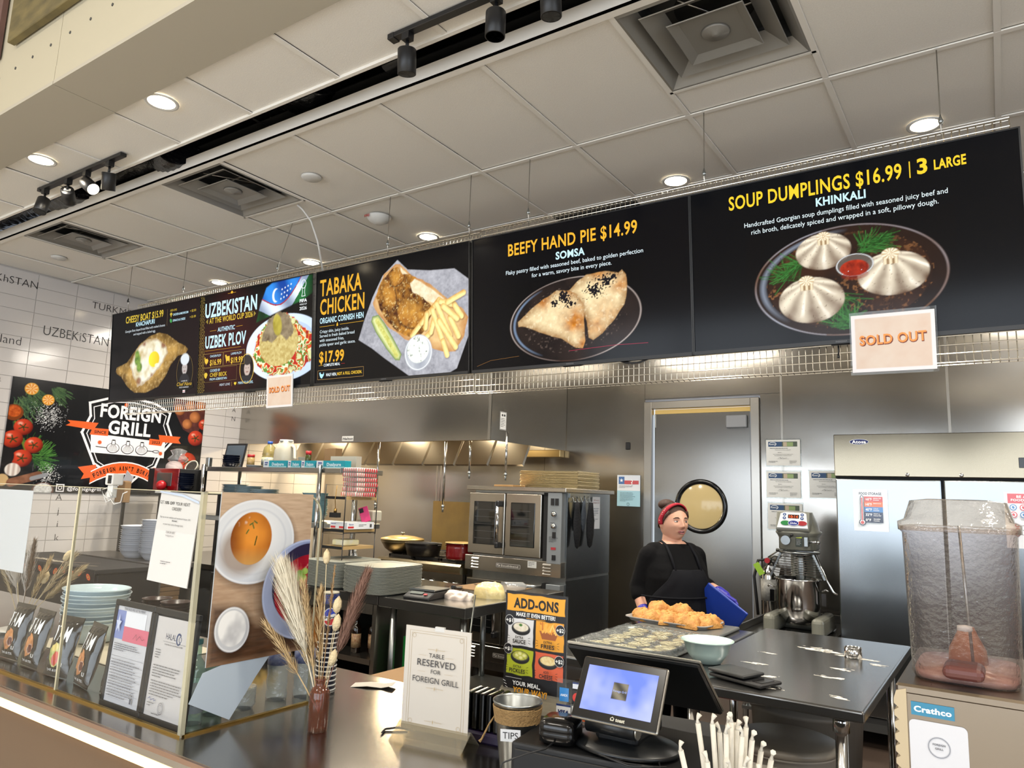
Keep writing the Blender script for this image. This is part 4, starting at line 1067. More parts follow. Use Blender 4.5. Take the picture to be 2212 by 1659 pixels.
# ================================================================ refrigerator and papers on the steel wall
m_steelf = steel('steel_fridge', '8e9396', .19, (60, 1, 1), wave=.008, wscale=.9)
m_steelk = steel('steel_header', '8c8371', .2, (60, 1, 1), wave=.006, wscale=1.2)
t = thing('refrigerator', 'tall two-door stainless steel refrigerator at the back wall', 'refrigerator', (-.98, 5.6, 0))
MB().box(0, 1.31, .05, .72, .12, 2.09).build('cabinet', m_dark, t)
MB().box(0, 1.31, -.035, .05, 1.80, 2.093).build('header_panel', m_steelk, t, bevel=.004)
MB().box(.0, 1.31, .0, .05, 1.785, 1.80).build('header_gap', m_black, t)
for i, (a, b_) in enumerate(((.004, .648), (.662, 1.306))):
    dd = MB().box(a, b_, -.03, .045, .22, 1.782).build('door', m_steelf, t, bevel=.008, seg=2)
MB().box(.02, 1.29, 0, .05, .12, .21).build('lower_grille', m_dark, t)
for x in (.06, 1.25):
    for y in (.1, .65): MB().tube([(x, y, 0), (x, y, .12)], .03, 12).build('foot', m_blackpl, t)
for x in (.455, .765): MB().lathe([(.001, .004), (.012, .003), (.013, 0)], 12).xf(Matrix.Translation((x, -.035, 1.815)) @ Matrix.Rotation(PI / 2, 4, 'X')).build('lock', m_chrome, t)
p = Print(.3, .2); p.ell(.065, .02, .062, .02, 'c8ccd2').ell(.065, .02, .059, .0175, '12205c').text('Atosa', .02, .0095, .022, 'f2f4f8', w=.09, bold=.03); p.build('maker_badge', m_print, t, (.1, -.0355, 2.02))
MB().box(1.075, 1.18, -.038, -.034, 1.865, 1.93).build('controller_display', m_blackgl, t, bevel=.002)
t = thing('food_storage_sign', 'FOOD STORAGE temperature sign with thermometer on the left fridge door', 'sign', (-.865, 5.568, 1.43))
MB().box(0, .215, -.001, 0, 0, .282).build('sheet', m_paper, t)
p = Print(.215, .282); p.rect(0, 0, .215, .282, 'e6ecf0').text('FOOD STORAGE', .107, .245, .017, '1b2440', w=.14, bold=.03, al='c')
for i, (c, s1, s2, s3) in enumerate((('c94b46', '165°F', 'REHEATED', 'FOODS'), ('e0703c', '145°F', 'SEAFOOD', ''), ('3f7fc0', '40°F', 'COLD', 'FOODS'), ('1c2d52', '32°F', 'MEAT &', 'POULTRY'), ('16213f', '0°F', 'FROZEN', 'FOODS'))):
    y = .198 - i * .035; p.rect(.068, y, .115, .035, c).text(s1, .076, y + .009, .017, 'f2f2f2', maxw=.04, bold=.03).text(s2, .125, y + .02, .0075, 'f2f2f2', maxw=.05, bold=.02)
    if s3: p.text(s3, .125, y + .008, .0075, 'f2f2f2', maxw=.05, bold=.02)
p.rect(.044, .06, .022, .18, '1b2440', .011).ell(.055, .058, .021, .021, '1b2440').rect(.048, .064, .014, .172, 'e6ecf0', .007).ell(.055, .058, .016, .016, 'e6ecf0').rect(.051, .07, .008, .155, 'c94b46').ell(.055, .056, .011, .011, 'c94b46')
for i in range(16): p.rect(.062, .085 + i * .009, .005, .002, 'e6ecf0')
p.build('print', m_printg, t, (0, -.0012, 0))
t = thing('allergy_sign', 'red-headed BE AWARE FOOD ALLERGY sign on the right fridge door', 'sign', (.005, 5.568, 1.37))
MB().box(0, .25, -.001, 0, 0, .345).build('sheet', m_paper, t)
p = Print(.25, .345); p.rect(0, 0, .25, .345, 'e4e6ea').rect(.018, .275, .214, .06, 'c8474e').text('BE AWARE', .125, .309, .016, 'f6f0f0', w=.12, bold=.03, al='c').text('FOOD ALLERGY', .125, .289, .014, 'f6f0f0', w=.18, bold=.03, al='c').text('Allergy Information', .125, .279, .006, 'f6f0f0', al='c')
for r in range(2):
    for k in range(4): c = ('3f7fb8', 'c8474e')[(r + k) % 2]; p.ell(.045 + k * .052, .25 - r * .045, .019, .019, c).ell(.045 + k * .052, .25 - r * .045, .014, .014, 'eceef0').ell(.045 + k * .052, .25 - r * .045, .007, .009, c, .4)
p.text('IF A CUSTOMER ASKS', .125, .172, .006, '444444', al='c').text('UP TO YOU', .125, .162, .006, '444444', al='c')
for i, s in enumerate(('Listen', 'Check', 'Avoid')): p.ell(.06, .14 - i * .028, .012, .012, 'c8474e').ell(.06, .14 - i * .028, .006, .006, 'eceef0').text(s, .08, .137 - i * .028, .007, '333333', bold=.02)
p.build('print', m_printg, t, (0, -.0012, 0))


def cert(x, z, label):
    t = thing('certificate', label, 'certificate', (x, 6.34, z)); w, h = .275, .215
    MB().box(-.008, w + .008, -.0012, 0, -.01, h + .01).build('sleeve', m_acr, t)
    p = Print(w, h); p.rect(0, 0, w, h, 'dcdcd8').rect(.018, .158, .235, .042, '24466e').rect(.13, .158, .123, .042, '4a5648').rect(.17, .16, .05, .034, '8aa06a').rect(.14, .16, .03, .036, 'b8a890')
    p.ring(.055, .18, .03, .017, .004, 'f0f4f6', a0=-60, a1=200).text('SAFETY', .03, .172, .010, 'f0f4f6', w=.05, bold=.02)
    p.scribble(.03, .143, .215, 1, .01, '333344', .005, 2).text('This document hereby certifies that', w / 2, .128, .006, '222222', al='c').scribble(.095, .108, .08, 1, .01, '444444', .004, 3).text('has successfully passed the food manager course', w / 2, .092, .0055, '222222', al='c').text('State Food Manager Certification Program', w / 2, .081, .0055, '222222', al='c')
    p.line([(.10, .062), (.12, .068), (.118, .058), (.135, .066), (.14, .06), (.17, .064)], .0015, '222222').line([(.09, .055), (.185, .055)], .0008, '222222').scribble(.02, .035, .08, 2, .009, '333333', .004, 5).scribble(.19, .04, .06, 5, .006, '555555', .003, 6)
    p.build('print', m_print, t, (0, -.0015, 0)); return t
cert(-1.650, 1.913, 'framed food safety certificate, topmost of the column of three')
cert(-1.652, 1.648, 'framed food safety certificate, middle of the column of three')
cert(-1.645, 1.385, 'framed food safety certificate, lowest of the column, half behind the mixer head')
cert(-1.310, 1.655, 'framed food safety certificate by itself, cut by the fridge edge')
t = thing('permit_sheet', 'state-flag permit above a pale blue letter left of the door', 'notice', (-3.035, 6.34, 1.525))
MB().box(0, .235, -.001, 0, 0, .29).build('sheet', m_paper, t)
p = Print(.235, .29); p.rect(0, .145, .235, .145, 'd8dce2').rect(0, 0, .235, .145, '9cc4d4').rect(.015, .205, .06, .07, '4a6ea4').rect(.075, .24, .145, .035, 'dadde4').rect(.075, .205, .145, .035, 'c0555a').text('3', .13, .192, .055, 'f2f2f2', w=.03, shear=.3)
p.poly([(.045 + (.02 if k % 2 == 0 else .008) * math.sin(k * PI / 5), .24 + (.02 if k % 2 == 0 else .008) * math.cos(k * PI / 5)) for k in range(10)], 'e8ecf2').scribble(.02, .19, .17, 3, .009, '70737a', .004, 7).scribble(.03, .125, .16, 8, .011, '4a6470', .004, 8).ring(.115, .02, .014, .014, .003, '4a6470')
p.build('print', m_print, t, (0, -.0013, 0))

# ================================================================ fire extinguisher
t = thing('fire_extinguisher', 'silver fire extinguisher with green inspection tag on the wall beside the mixer', 'fire extinguisher', (-1.615, 6.24, .70))
MB().lathe([(.001, 0), (.065, 0), (.07, .012), (.07, .32), (.055, .37), (.022, .395), (.02, .42)], 28).build('cylinder', m_chrome, t)
p = Print(.3, .2); cv = None
b = MB(); b.lathe([(.0708, .12), (.0708, .29)], 28); b.build('label_sleeve', mat('ext_label', 'b8b8b4', .5, noise=(40, .8, '5c5c5c')), t)
MB().tube([(0, 0, .42), (0, 0, .455)], .022, 10).tube([(-.01, 0, .45), (.06, -.02, .48), (.10, -.02, .475)], .008, 6).tube([(-.01, 0, .46), (.07, -.02, .515), (.11, -.02, .51)], .006, 6).build('valve_lever', m_galv, t)
MB().tube([(-.02, 0, .44), (-.09, 0, .43), (-.12, -.02, .3), (-.10, -.03, .12), (-.09, -.03, .0)], .012, 10).build('hose', m_blackpl, t)
MB().tube([(-.01, -.022, .435), (-.01, -.034, .435)], .022, 14).build('gauge', m_red, t)
MB().box(-.004, .045, -.03, -.0295, -.0, .1).xf(Matrix.Translation((-.055, -.05, .315)) @ Matrix.Rotation(-.55, 4, 'Y')).build('inspection_tag', mat('lime_tag', '9cc83c', .6), t)
MB().add([(.01, -.075, .40), (.10, -.06, .385), (.085, -.075, .30)], [(0, 1, 2)]).build('paper_tag', m_paper, t, solid=.001)
MB().box(-.02, .02, .06, .1, .1, .42).box(-.08, .08, -.01, .1, -.03, .0).build('bracket', m_blackpl, t)

# ================================================================ planetary mixer on its stand
m_mix = mat('mixer_grey_enamel', '7f7f74', .28, coat=.3)
t = thing('equipment_stand', 'low steel stand with raised rim under the mixer', 'stand', (-1.27, 5.75, 0))
MB().box(-.32, .27, -.5, .5, .665, .70).box(-.32, .27, .49, .5, .70, .76).box(-.32, -.31, -.5, .5, .70, .75).build('top', m_steelt, t, bevel=.003)
for x in (-.28, .23):
    for y in (-.45, .45): MB().tube([(x, y, 0), (x, y, .665)], .02, 10).build('leg', m_galv, t)
MB().box(-.3, .25, -.47, .47, .2, .22).build('undershelf', m_galv, t)
t = thing('stand_mixer', 'grey planetary dough mixer with steel bowl and digital panel', 'mixer', (-1.25, 5.62, .70))
MB().box(-.2, -.12, -.24, .2, 0, .13).build('foot', m_mix, t, bevel=.03, seg=3); MB().box(.12, .2, -.24, .2, 0, .13).build('foot', m_mix, t, bevel=.03, seg=3)
MB().box(-.2, .2, .1, .24, .0, .05).box(-.09, .09, .14, .27, .0, .62).build('column', m_mix, t, bevel=.02, seg=2)
b = MB().lathe([(.001, .572), (.118, .572), (.124, .58), (.124, .655), (.130, .672), (.142, .69), (.142, .70), (.128, .71), (.122, .745), (.10, .80), (.085, .838), (.001, .845)], 36, sy=1.45, sq=3.5, c=(0, .04, 0)); b.build('gear_head', m_mix, t)
p = Print(.24, .12); p.poly([(.0, 0), (.21, 0), (.195, .105), (.18, .115), (.045, .115), (.02, .105)], 'd6dadf').rect(.072, .07, .075, .028, '2a0d0a').text('10:14', .079, .074, .019, 'ff6a3c', w=.06, bold=.02)
for x, y in ((.048, .098), (.048, .072), (.168, .098), (.168, .072)): p.ell(x, y, .011, .010, '22407c').ell(x, y, .004, .004, 'e8eef8')
p.ell(.058, .035, .033, .017, '2f7a44').ell(.17, .035, .033, .017, '9c2f34').ell(.112, .035, .037, .021, 'd6dadf').ell(.112, .035, .034, .018, '24307c').text('Globe', .112, .027, .015, 'eef2fa', w=.045, al='c', shear=.2)
p.build('control_panel', m_printg, t, (-.103, -.176, .727), (1, 0, 0), (0, .32, .947))
MB().prism([(-.172, .718), (-.135, .84), (-.05, .84), (-.05, .70), (-.16, .70)], -.112, .112, 'x').build('panel_housing', m_mix, t, bevel=.006, seg=2)
MB().tube([(-.05, -.13, .64), (-.05, -.163, .64)], .032, 24).build('attachment_cap', m_galv, t)
MB().tube([(-.02, -.15, .66), (-.005, -.17, .675)], .004, 6).sph((-.004, -.172, .678), .011).build('lock_lever', m_blackpl, t)
p = Print(.05, .08); p.rect(0, 0, .045, .075, '26302a').rect(.003, .058, .039, .013, 'b8c83c').scribble(.005, .048, .035, 5, .009, 'c8c8c8', .003, 3); p.build('warning_label', m_print, t, (.015, -.142, .60))
MB().box(.07, .10, -.15, -.08, .60, .67).build('shift_plate', m_galv, t, bevel=.004)
MB().tube([(.10, -.11, .635), (.15, -.11, .635)], .01, 10).sph((.158, -.11, .635), .015).build('shift_lever', m_chrome, t)
MB().tube([(-.15, -.02, .56), (.15, -.02, .56)], .012, 8).lathe([(.11, .545), (.13, .545), (.13, .56), (.11, .56)], 28).build('guard_ring', m_galv, t)
b = MB()
for k in range(9):
    r = .115 + .0075 * k; z = .54 - .016 * k; b.tube([(r * math.cos(a), -.02 + r * math.sin(a), z) for a in [PI + .25 + i * (PI - .5) / 14 for i in range(15)]], .0025, 5)
stuff(b.build('guard_wires', m_chrome, t))
for s in (-1, 1): MB().box(-.007, .007, -.006, .006, 0, .19).xf(Matrix.Translation((s * .185, -.05, .375)) @ Matrix.Rotation(-s * .42, 4, 'Y')).build('guard_bracket', m_galv, t)
MB().tube([(.12, -.02, .55), (.19, -.03, .38), (.235, -.05, .30), (.262, -.05, .285)], .009, 8).build('lift_handle', m_chrome, t)
MB().lathe([(.034, .56), (.034, .50), (.042, .44), (.03, .36), (.024, .25)], 20, c=(.02, -.03, 0)).build('mixing_shaft', m_galv, t)
MB().shell([(.05, 0.06), (.09, .07), (.13, .12), (.145, .19), (.148, .36), (.158, .366), (.158, .374)], .004, 40, c=(0, -.04, 0)).build('bowl', m_chrome, t)
for s in (-1, 1): MB().tube([(s * .145, -.04, .29), (s * .19, -.05, .31), (s * .205, -.05, .30)], .007, 6).box(s * .175 - .015, s * .175 + .015, -.06, -.02, .2, .28).build('bowl_handle', m_chrome, t)

# ================================================================ double convection oven
t = thing('convection_oven', 'double-stacked stainless convection oven with glass doors', 'oven', (-3.86, 5.12, 0))
m_pan = mat('control_panel_grey', '8a8f92', .4, metal=.4)
m_ovg = mat('oven_glass', '0d1012', .06, spec=.8)
m_stov = steel('steel_oven', 'aba59b', .25, (1, 1, 60), wave=.004, wscale=1.5)
MB().box(.02, .94, .06, .82, .15, 1.625).build('body', m_galv, t)
MB().box(-.02, .97, -.02, .86, 1.625, 1.66).build('top_panel', m_stov, t, bevel=.004)
for z0 in (1.02, .30):
    for a, b_ in ((.0, .375), (.382, .735)):
        dd = MB().box(a, b_, 0, .06, z0 + .07, z0 + .585).build('door', m_stov, t, bevel=.008, seg=2)
        MB().box(a + .055, b_ - (.09 if a < .1 else .06), -.006, .003, z0 + .15, z0 + .51).build('window', m_ovg, dd, bevel=.02, seg=3)
        g = MB()
        for k in range(5): g.box(a + .07, b_ - .1, -.0075, -.006, z0 + .2 + k * .06, z0 + .203 + k * .06)
        g.build('rack_reflection', m_dark, dd)
    h = MB().tube([(.335, -.05, z0 + .17), (.335, -.05, z0 + .49)], .014, 12).build('handle', m_chrome, t)
    MB().box(.318, .352, -.065, -.0, z0 + .47, z0 + .52).box(.318, .352, -.065, -.0, z0 + .13, z0 + .18).build('handle_mount', m_blackpl, t, bevel=.008)
    MB().box(.75, .80, .01, .06, z0 + .05, z0 + .6).build('hinge_column', m_black, t)
    pn = MB().box(.80, .93, -.012, .06, z0 + .04, z0 + .6).build('control_panel', m_pan, t, bevel=.003)
    for q in ((.832, .862, .5, .555), (.872, .902, .5, .555), (.852, .882, .24, .29), (.852, .885, .07, .11)): MB().box(q[0], q[1], -.018, -.012, z0 + q[2], z0 + q[3]).build('rocker_switch', m_blackpl, pn)
    for z in (.43, .335): MB().lathe([(.001, .024), (.019, .022), (.022, .0)], 18).xf(Matrix.Translation((.865, -.012, z0 + z)) @ Matrix.Rotation(PI / 2, 4, 'X')).build('knob', m_chrome, pn)
    p = Print(.13, .5); p.scribble(.02, .20, .09, 6, .008, '222222', .004, 1).scribble(.03, .31, .06, 1, .01, '222222', .004, 2).scribble(.03, .40, .07, 1, .01, '222222', .004, 4).rect(.04, .10, .045, .02, 'a02c34'); p.build('panel_print', m_print, pn, (.80, -.0125, z0 + .05))
    bd = MB().box(-.015, .935, -.01, .06, z0 - .065, z0 + .055).build('louvre_panel', m_stov, t, bevel=.003)
    for x in (.06, .77):
        for k in range(4): MB().prism([(-.012, 0), (0, .012), (.0, 0)], x, x + .075, 'x').xf(Matrix.Translation((0, -.01, z0 - .045 + k * .024))).build('louvre', m_steel, bd)
    p = Print(.3, .06); p.rect(0, 0, .25, .042, '5c5854', .01).rect(.004, .004, .242, .034, '9a958c', .008).rect(.008, .008, .234, .026, '57524c', .006).poly([(.012, .012), (.045, .012), (.045, .03), (.012, .03)], 'b8b4ac').line([(.015, .013), (.042, .029)], .005, '333333').text('Southbend', .055, .013, .016, 'c4c0b8', w=.17, bold=.02)
    p.build('maker_badge', m_print, bd, (.31, -.011, z0 - .03))
    if z0 > 1: p = Print(.1, .06); p.rect(0, 0, .085, .052, 'c4c4c0').scribble(.008, .04, .06, 3, .012, '333333', .006, 2); p.build('data_sticker', m_print, bd, (.625, -.011, z0 - .005))
for x in (.07, .9):
    for y in (.1, .75): MB().tube([(x, y, 0), (x, y, .15)], .03, 12).build('leg', m_dark, t)
MB().box(.94, .945, .06, .82, .95, 1.625).build('side_panel', m_steelf, t)
MB().box(.94, .945, .06, .82, .15, .93).build('side_panel', m_steelf, t)
# rail with mitts, note, racks
t = thing('hook_rail', 'steel hook rail on the oven side holding mitts', 'rail', (-2.914, 5.2, 1.60))
MB().box(0, .008, 0, .34, -.015, .02).build('bar', m_galv, t)
for k in range(5): MB().tube([(.008, .03 + k * .07, 0), (.02, .03 + k * .07, -.02), (.03, .03 + k * .07, -.05), (.045, .03 + k * .07, -.045)], .003, 6).build('hook', m_galv, t)
def mitt(label, y, z, L, W, col, tilt):
    m_ = mat('mitt_' + col, col, .95, bump=(60, .6))
    t = thing('oven_mitt', label, 'oven mitt', (-2.868, y, z), rot=(tilt, 0, 0))
    MB().lathe([(.001, -L), (W * .5, -L + .02), (W * .85, -L * .7), (W * .9, -L * .4), (W * .6, -.05), (W * .5, 0)], 16, sx=.38).build('mitt_body', m_, t)
    MB().tube([(0, 0, 0), (-.005, .01, .03), (0, 0, .045)], .003, 5).build('loop', m_, t)
mitt('long black fuzzy mitt at the front of the oven rail', 5.25, 1.55, .37, .06, '15161a', .04)
mitt('small dark grey denim mitt in the middle of the oven rail', 5.37, 1.56, .25, .042, '3a414a', -.06)
mitt('long black fuzzy mitt at the back of the oven rail', 5.49, 1.55, .37, .065, '131418', -.03)
t = thing('taped_note', 'white emergency note taped to the oven side', 'notice', (-2.913, 5.60, 1.33))
MB().box(0, .001, 0, .14, 0, .27).build('sheet', m_paper, t)
p = Print(.14, .27); p.rect(0, 0, .14, .27, 'dfe3ea').text('FOR Service &', .07, .235, .012, '8a3038', w=.1, al='c').text('Emergency Call:', .07, .215, .012, '8a3038', w=.11, al='c').scribble(.02, .17, .1, 5, .014, '39456a', .006, 2).scribble(.02, .08, .1, 2, .014, '39456a', .006, 3)
p.build('print', m_print, t, (.0012, 0, 0), (0, 1, 0), (0, 0, 1))
for k in range(14):
    if k == 0:
        r0 = thing('wire_rack', 'gold-tinted wire oven rack, lowest of the stack on the oven', 'rack', (-3.29, 5.68, 1.662), group='wire racks on the oven')
        b = MB().tube([(-.29, -.2, .005), (.29, -.2, .005), (.29, .2, .005), (-.29, .2, .005)], .004, 5, closed=True)
        for j in range(13): b.tube([(-.29 + j * .0483, -.2, .005), (-.29 + j * .0483, .2, .005)], .0022, 4)
        b.build('wires', mat('brass_wire', 'd8cba8', .35, 1), r0)
    else: dup(r0, (-3.29 + .004 * (k % 3), 5.68 + .003 * (k % 2), 1.662 + k * .0108), .006 * (k % 4), 'gold-tinted wire oven rack, %s in the stack on the oven' % nth(13 - k, 14))
t = thing('cutting_board', 'small pale board lying on top of the oven beside the racks', 'board', (-3.62, 5.4, 1.66)); MB().box(-.1, .1, -.12, .12, 0, .018).build('board', m_wood, t, bevel=.003)

# ================================================================ range with pots
t = thing('gas_range', 'stainless gas range with knobs and black burner grates', 'range', (-4.86, 5.12, 0))
MB().box(0, .96, .04, .8, .15, .96).build('body', m_steel, t)
MB().prism([(-.04, .90), (-.05, .915), (-.05, .965), (-.03, .985), (.06, .985), (.06, .90)], -.005, .965, 'x').build('front_rail', mat('brass_rail', 'b7a98a', .22, metal=1), t)
cp = MB().box(0, .96, 0, .05, .74, .90).build('control_panel', m_stov, t)
for x in (.1, .24, .42, .52, .62, .78, .88): MB().lathe([(.001, .03), (.018, .028), (.022, .01), (.03, .006), (.03, 0)], 18).xf(Matrix.Translation((x, 0, .81)) @ Matrix.Rotation(PI / 2, 4, 'X')).build('knob', m_chrome, cp)
MB().box(.04, .92, .0, .04, .22, .72).build('oven_door', m_stov, t, bevel=.01)
MB().tube([(.12, -.05, .66), (.84, -.05, .66)], .013, 10).build('door_handle', m_chrome, t)
MB().box(.0, .96, .06, .8, .96, .975).build('cooktop', m_black, t)
for gx in (.02, .335, .65):
    for gy in (.08, .42):
        b = MB()
        for q in range(2): b.box(gx, gx + .29, gy + q * .28, gy + q * .28 + .014, .985, 1.01).box(gx + q * .28, gx + q * .28 + .014, gy, gy + .3, .985, 1.01)
        for a in range(8): ca, sa = math.cos(a * PI / 4), math.sin(a * PI / 4); b.tube([(gx + .145 + .03 * ca, gy + .15 + .03 * sa, 1.01), (gx + .145 + .13 * ca, gy + .15 + .13 * sa, 1.012)], .006, 5)
        b.build('burner_grate', mat('grate_iron', '1c1815', .6), t)
for x in (.05, .91):
    for y in (.1, .7): MB().tube([(x, y, 0), (x, y, .15)], .025, 10).build('leg', m_galv, t)
t = thing('cooking_pot', 'wide steel cauldron with domed gold-toned lid left on the range', 'pot', (-4.80, 5.33, 1.013))
m_gold = mat('gold_lid', 'c2aa76', .35, metal=.7)
MB().lathe([(.001, 0), (.10, .0), (.16, .04), (.20, .10), (.205, .12), (.19, .12)], 36).build('body', mat('aged_steel', '7a6a4c', .35, metal=.9), t)
MB().lathe([(.21, .12), (.205, .135), (.12, .155), (.02, .165), (.001, .165)], 36).build('lid', m_gold, t); MB().lathe([(.008, .165), (.008, .18), (.022, .183), (.022, .19), (.001, .192)], 14).build('lid_knob', m_galv, t)
t = thing('cooking_pot', 'black cast iron pot without lid in the middle of the range', 'pot', (-4.44, 5.22, 1.013)); MB().shell([(.12, 0), (.145, .01), (.165, .09), (.168, .115), (.172, .118)], .006, 36).build('body', mat('cast_iron', '161210', .45), t)
MB().tube([(-.165, 0, .10), (-.19, -.02, .105), (-.19, .02, .105), (-.165, .0, .10)], .006, 6).tube([(.165, 0, .10), (.19, -.02, .105), (.19, .02, .105), (.165, 0, .10)], .006, 6).build('handle', mat('cast_iron', '161210'), t)
t = thing('cooking_pot', 'ribbed dark red enamel pot at the right end of the range', 'pot', (-4.03, 5.24, 1.013))
pr = [(.118, 0), (.122, .008)] + [(.124 + .003 * (k % 2), .02 + k * .011) for k in range(9)] + [(.128, .135), (.133, .14)]
MB().shell(pr, .004, 36).build('body', mat('red_enamel', '6e0f12', .18, coat=.5), t); MB().lathe([(.124, .140), (.136, .141), (.136, .146), (.124, .147)], 36).build('rim', m_gold, t)
MB().tube([(-.125, 0, .11), (-.15, -.02, .115), (-.15, .02, .115), (-.125, 0, .11)], .005, 6).tube([(.125, 0, .11), (.15, -.02, .115), (.15, .02, .115), (.125, 0, .11)], .005, 6).build('handle', m_blackpl, t)
t = thing('splash_panel', 'heat-browned steel splash panel behind the range', 'panel', (-4.95, 6.33, .98)); MB().box(-.32, 1.05, -.006, 0, 0, .52).build('panel', steel('steel_scorched', 'b59a63', .3, (60, 1, 1), stain=1.0), t)
for x, z, lab, y in ((-4.96, 1.46, 'beside the striped cloths', 5.10), (-4.13, 1.47, 'above the red pot', 5.09), (-3.86, 1.77, 'by the left oven corner', 5.10), (-3.47, 1.76, 'above the oven doors', 5.09)):
    t = thing('drop_pipe', 'thin pipe dropping from the hood ' + lab, 'pipe', (x, y, z)); MB().tube([(0, 0, .0), (0, 0, 2.12 - z)], .010, 10).build('pipe', m_chrome, t)
    MB().sph((0, 0, 0), .016).tube([(0, 0, 0), (0, 0, -.05)], .009, 8).build('nozzle', m_galv, t)
t = thing('gas_valve', 'brass valve with red lever on the steel wall', 'valve', (-5.17, 6.33, 1.95)); MB().tube([(0, 0, 0), (0, -.06, 0)], .02, 12).tube([(-.05, -.04, 0), (.05, -.04, .0)], .014, 10).lathe([(.04, 0), (.04, .006)], 20).build('valve_body', mat('brass', 'a88850', .3, 1), t)
MB().tube([(-.05, -.06, .035), (-.01, -.065, .03), (.02, -.06, .02)], .008, 6).build('lever', m_red, t)
MB().tube([(0, -.02, 0), (0, -.02, -.45)], .003, 6).build('chain', m_dark, t)

# ================================================================ right-hand steel work tables
def worktable(label, x0, x1, y0, y1, legs=True, shelf=True):
    t = thing('work_table', label, 'table', (x0, y0, 0)); w = x1 - x0; d = y1 - y0
    MB().box(0, w, 0, d, .86, .9).build('tabletop', m_steelt, t, bevel=.008, seg=3)
    for x in (.09, w - .09):
        for y in (.09, d - .09): MB().tube([(x, y, 0), (x, y, .86)], .021, 14).tube([(x, y, .80), (x, y, .86)], .028, 14).build('leg', m_chrome, t)
    if shelf: MB().box(.05, w - .05, .05, d - .05, .13, .15).build('undershelf', m_galv, t)
    return t
worktable('floured stainless work table in front of the refrigerator', -1.15, -.43, 2.83, 4.33)
worktable('stainless work table in front of the cook holding the trays', -1.80, -1.16, 2.90, 4.15)


def flourmap(x0, y0, w, h, blobs, thr, seed, name, par):
    cv = Cv(x0, y0, w, h, 330, 'd9d3c8'); g = np.zeros_like(cv.X)
    for (x, y, rx, ry, ro) in blobs:
        ca, sa = math.cos(ro), math.sin(ro); dx = cv.X - x; dy = cv.Y - y; g = np.maximum(g, np.exp(-(((dx * ca + dy * sa) / rx) ** 2 + ((-dx * sa + dy * ca) / ry) ** 2)))
    n = vnoise(cv.X * 1, cv.Y * 3, 26, seed, 4); cv.cut = (n + g * .62 - thr > 0).astype(float); cv.cut = cv.cut * (g > .03)
    p = Print(w, h); p.raster(cv); o = p.build(name, m_print, par, (0, 0, 0), (1, 0, 0), (0, 1, 0), eps=.0001, off=.0004); stuff(o); return o
t = thing('flour_dusting', 'white flour scattered over the steel work table', 'flour', (0, 0, .9))
flourmap(-1.1, 2.9, .66, 1.4, [(-.78, 3.88, .13, .06, -.2), (-.60, 3.80, .12, .05, -.3), (-.92, 3.35, .10, .03, .3), (-.85, 3.12, .10, .03, .5), (-.62, 3.30, .09, .03, 0), (-.62, 3.48, .07, .04, .4), (-.54, 2.98, .07, .025, -.6), (-.75, 2.95, .08, .02, .0), (-.95, 3.62, .06, .02, 0), (-.5, 3.7, .08, .03, 0)], .94, 5, 'flour', t)
# grey plastic board under the tray
t = thing('grey_board', 'large grey plastic board under the pastry tray and dough pan', 'board', (-1.47, 3.62, .9)); MB().box(-.235, .235, -.52, .52, 0, .018).build('board', mat('grey_plastic', '63635f', .35), t, bevel=.008, seg=2)


def tray(b, w, d, h=.018, lip=.022, r=6):
    """shallow rounded tray: outer rim w x d"""
    def rr(sx, sy, z): return [(sx * (abs(math.cos(a)) ** (2 / r)) * (1 if math.cos(a) > 0 else -1), sy * (abs(math.sin(a)) ** (2 / r)) * (1 if math.sin(a) > 0 else -1), z) for a in [2 * PI * i / 40 for i in range(40)]]
    rings = [rr(w / 2 - lip, d / 2 - lip, 0), rr(w / 2 - .012, d / 2 - .012, h - .004), rr(w / 2, d / 2, h - .004), rr(w / 2, d / 2, h), rr(w / 2 - .010, d / 2 - .010, h), rr(w / 2 - lip - .004, d / 2 - lip - .004, .003)]
    vs = [p for q in rings for p in q]; n = 40
    fs = [(i * n + j, i * n + (j + 1) % n, (i + 1) * n + (j + 1) % n, (i + 1) * n + j) for i in range(5) for j in range(n)]
    b.add(vs, fs, False); b.add(rings[0], [tuple(range(n))[::-1]]); b.add(rings[5], [tuple(range(n))]); return b
t = thing('serving_tray', 'light grey tray loaded with golden pastries in front of the cook', 'tray', (-1.56, 4.0, .918), rz=-.10)
tray(MB(), .50, .30, .022).build('tray', mat('tray_grey', '9d9a96', .4), t)
m_past = mat('baked_pastry', 'd6a055', .65, noise=(26, .95, '9c5a22'), bump=(70, 1.0))
m_seed = mat('pastry_seed', '4a2c12', .7)


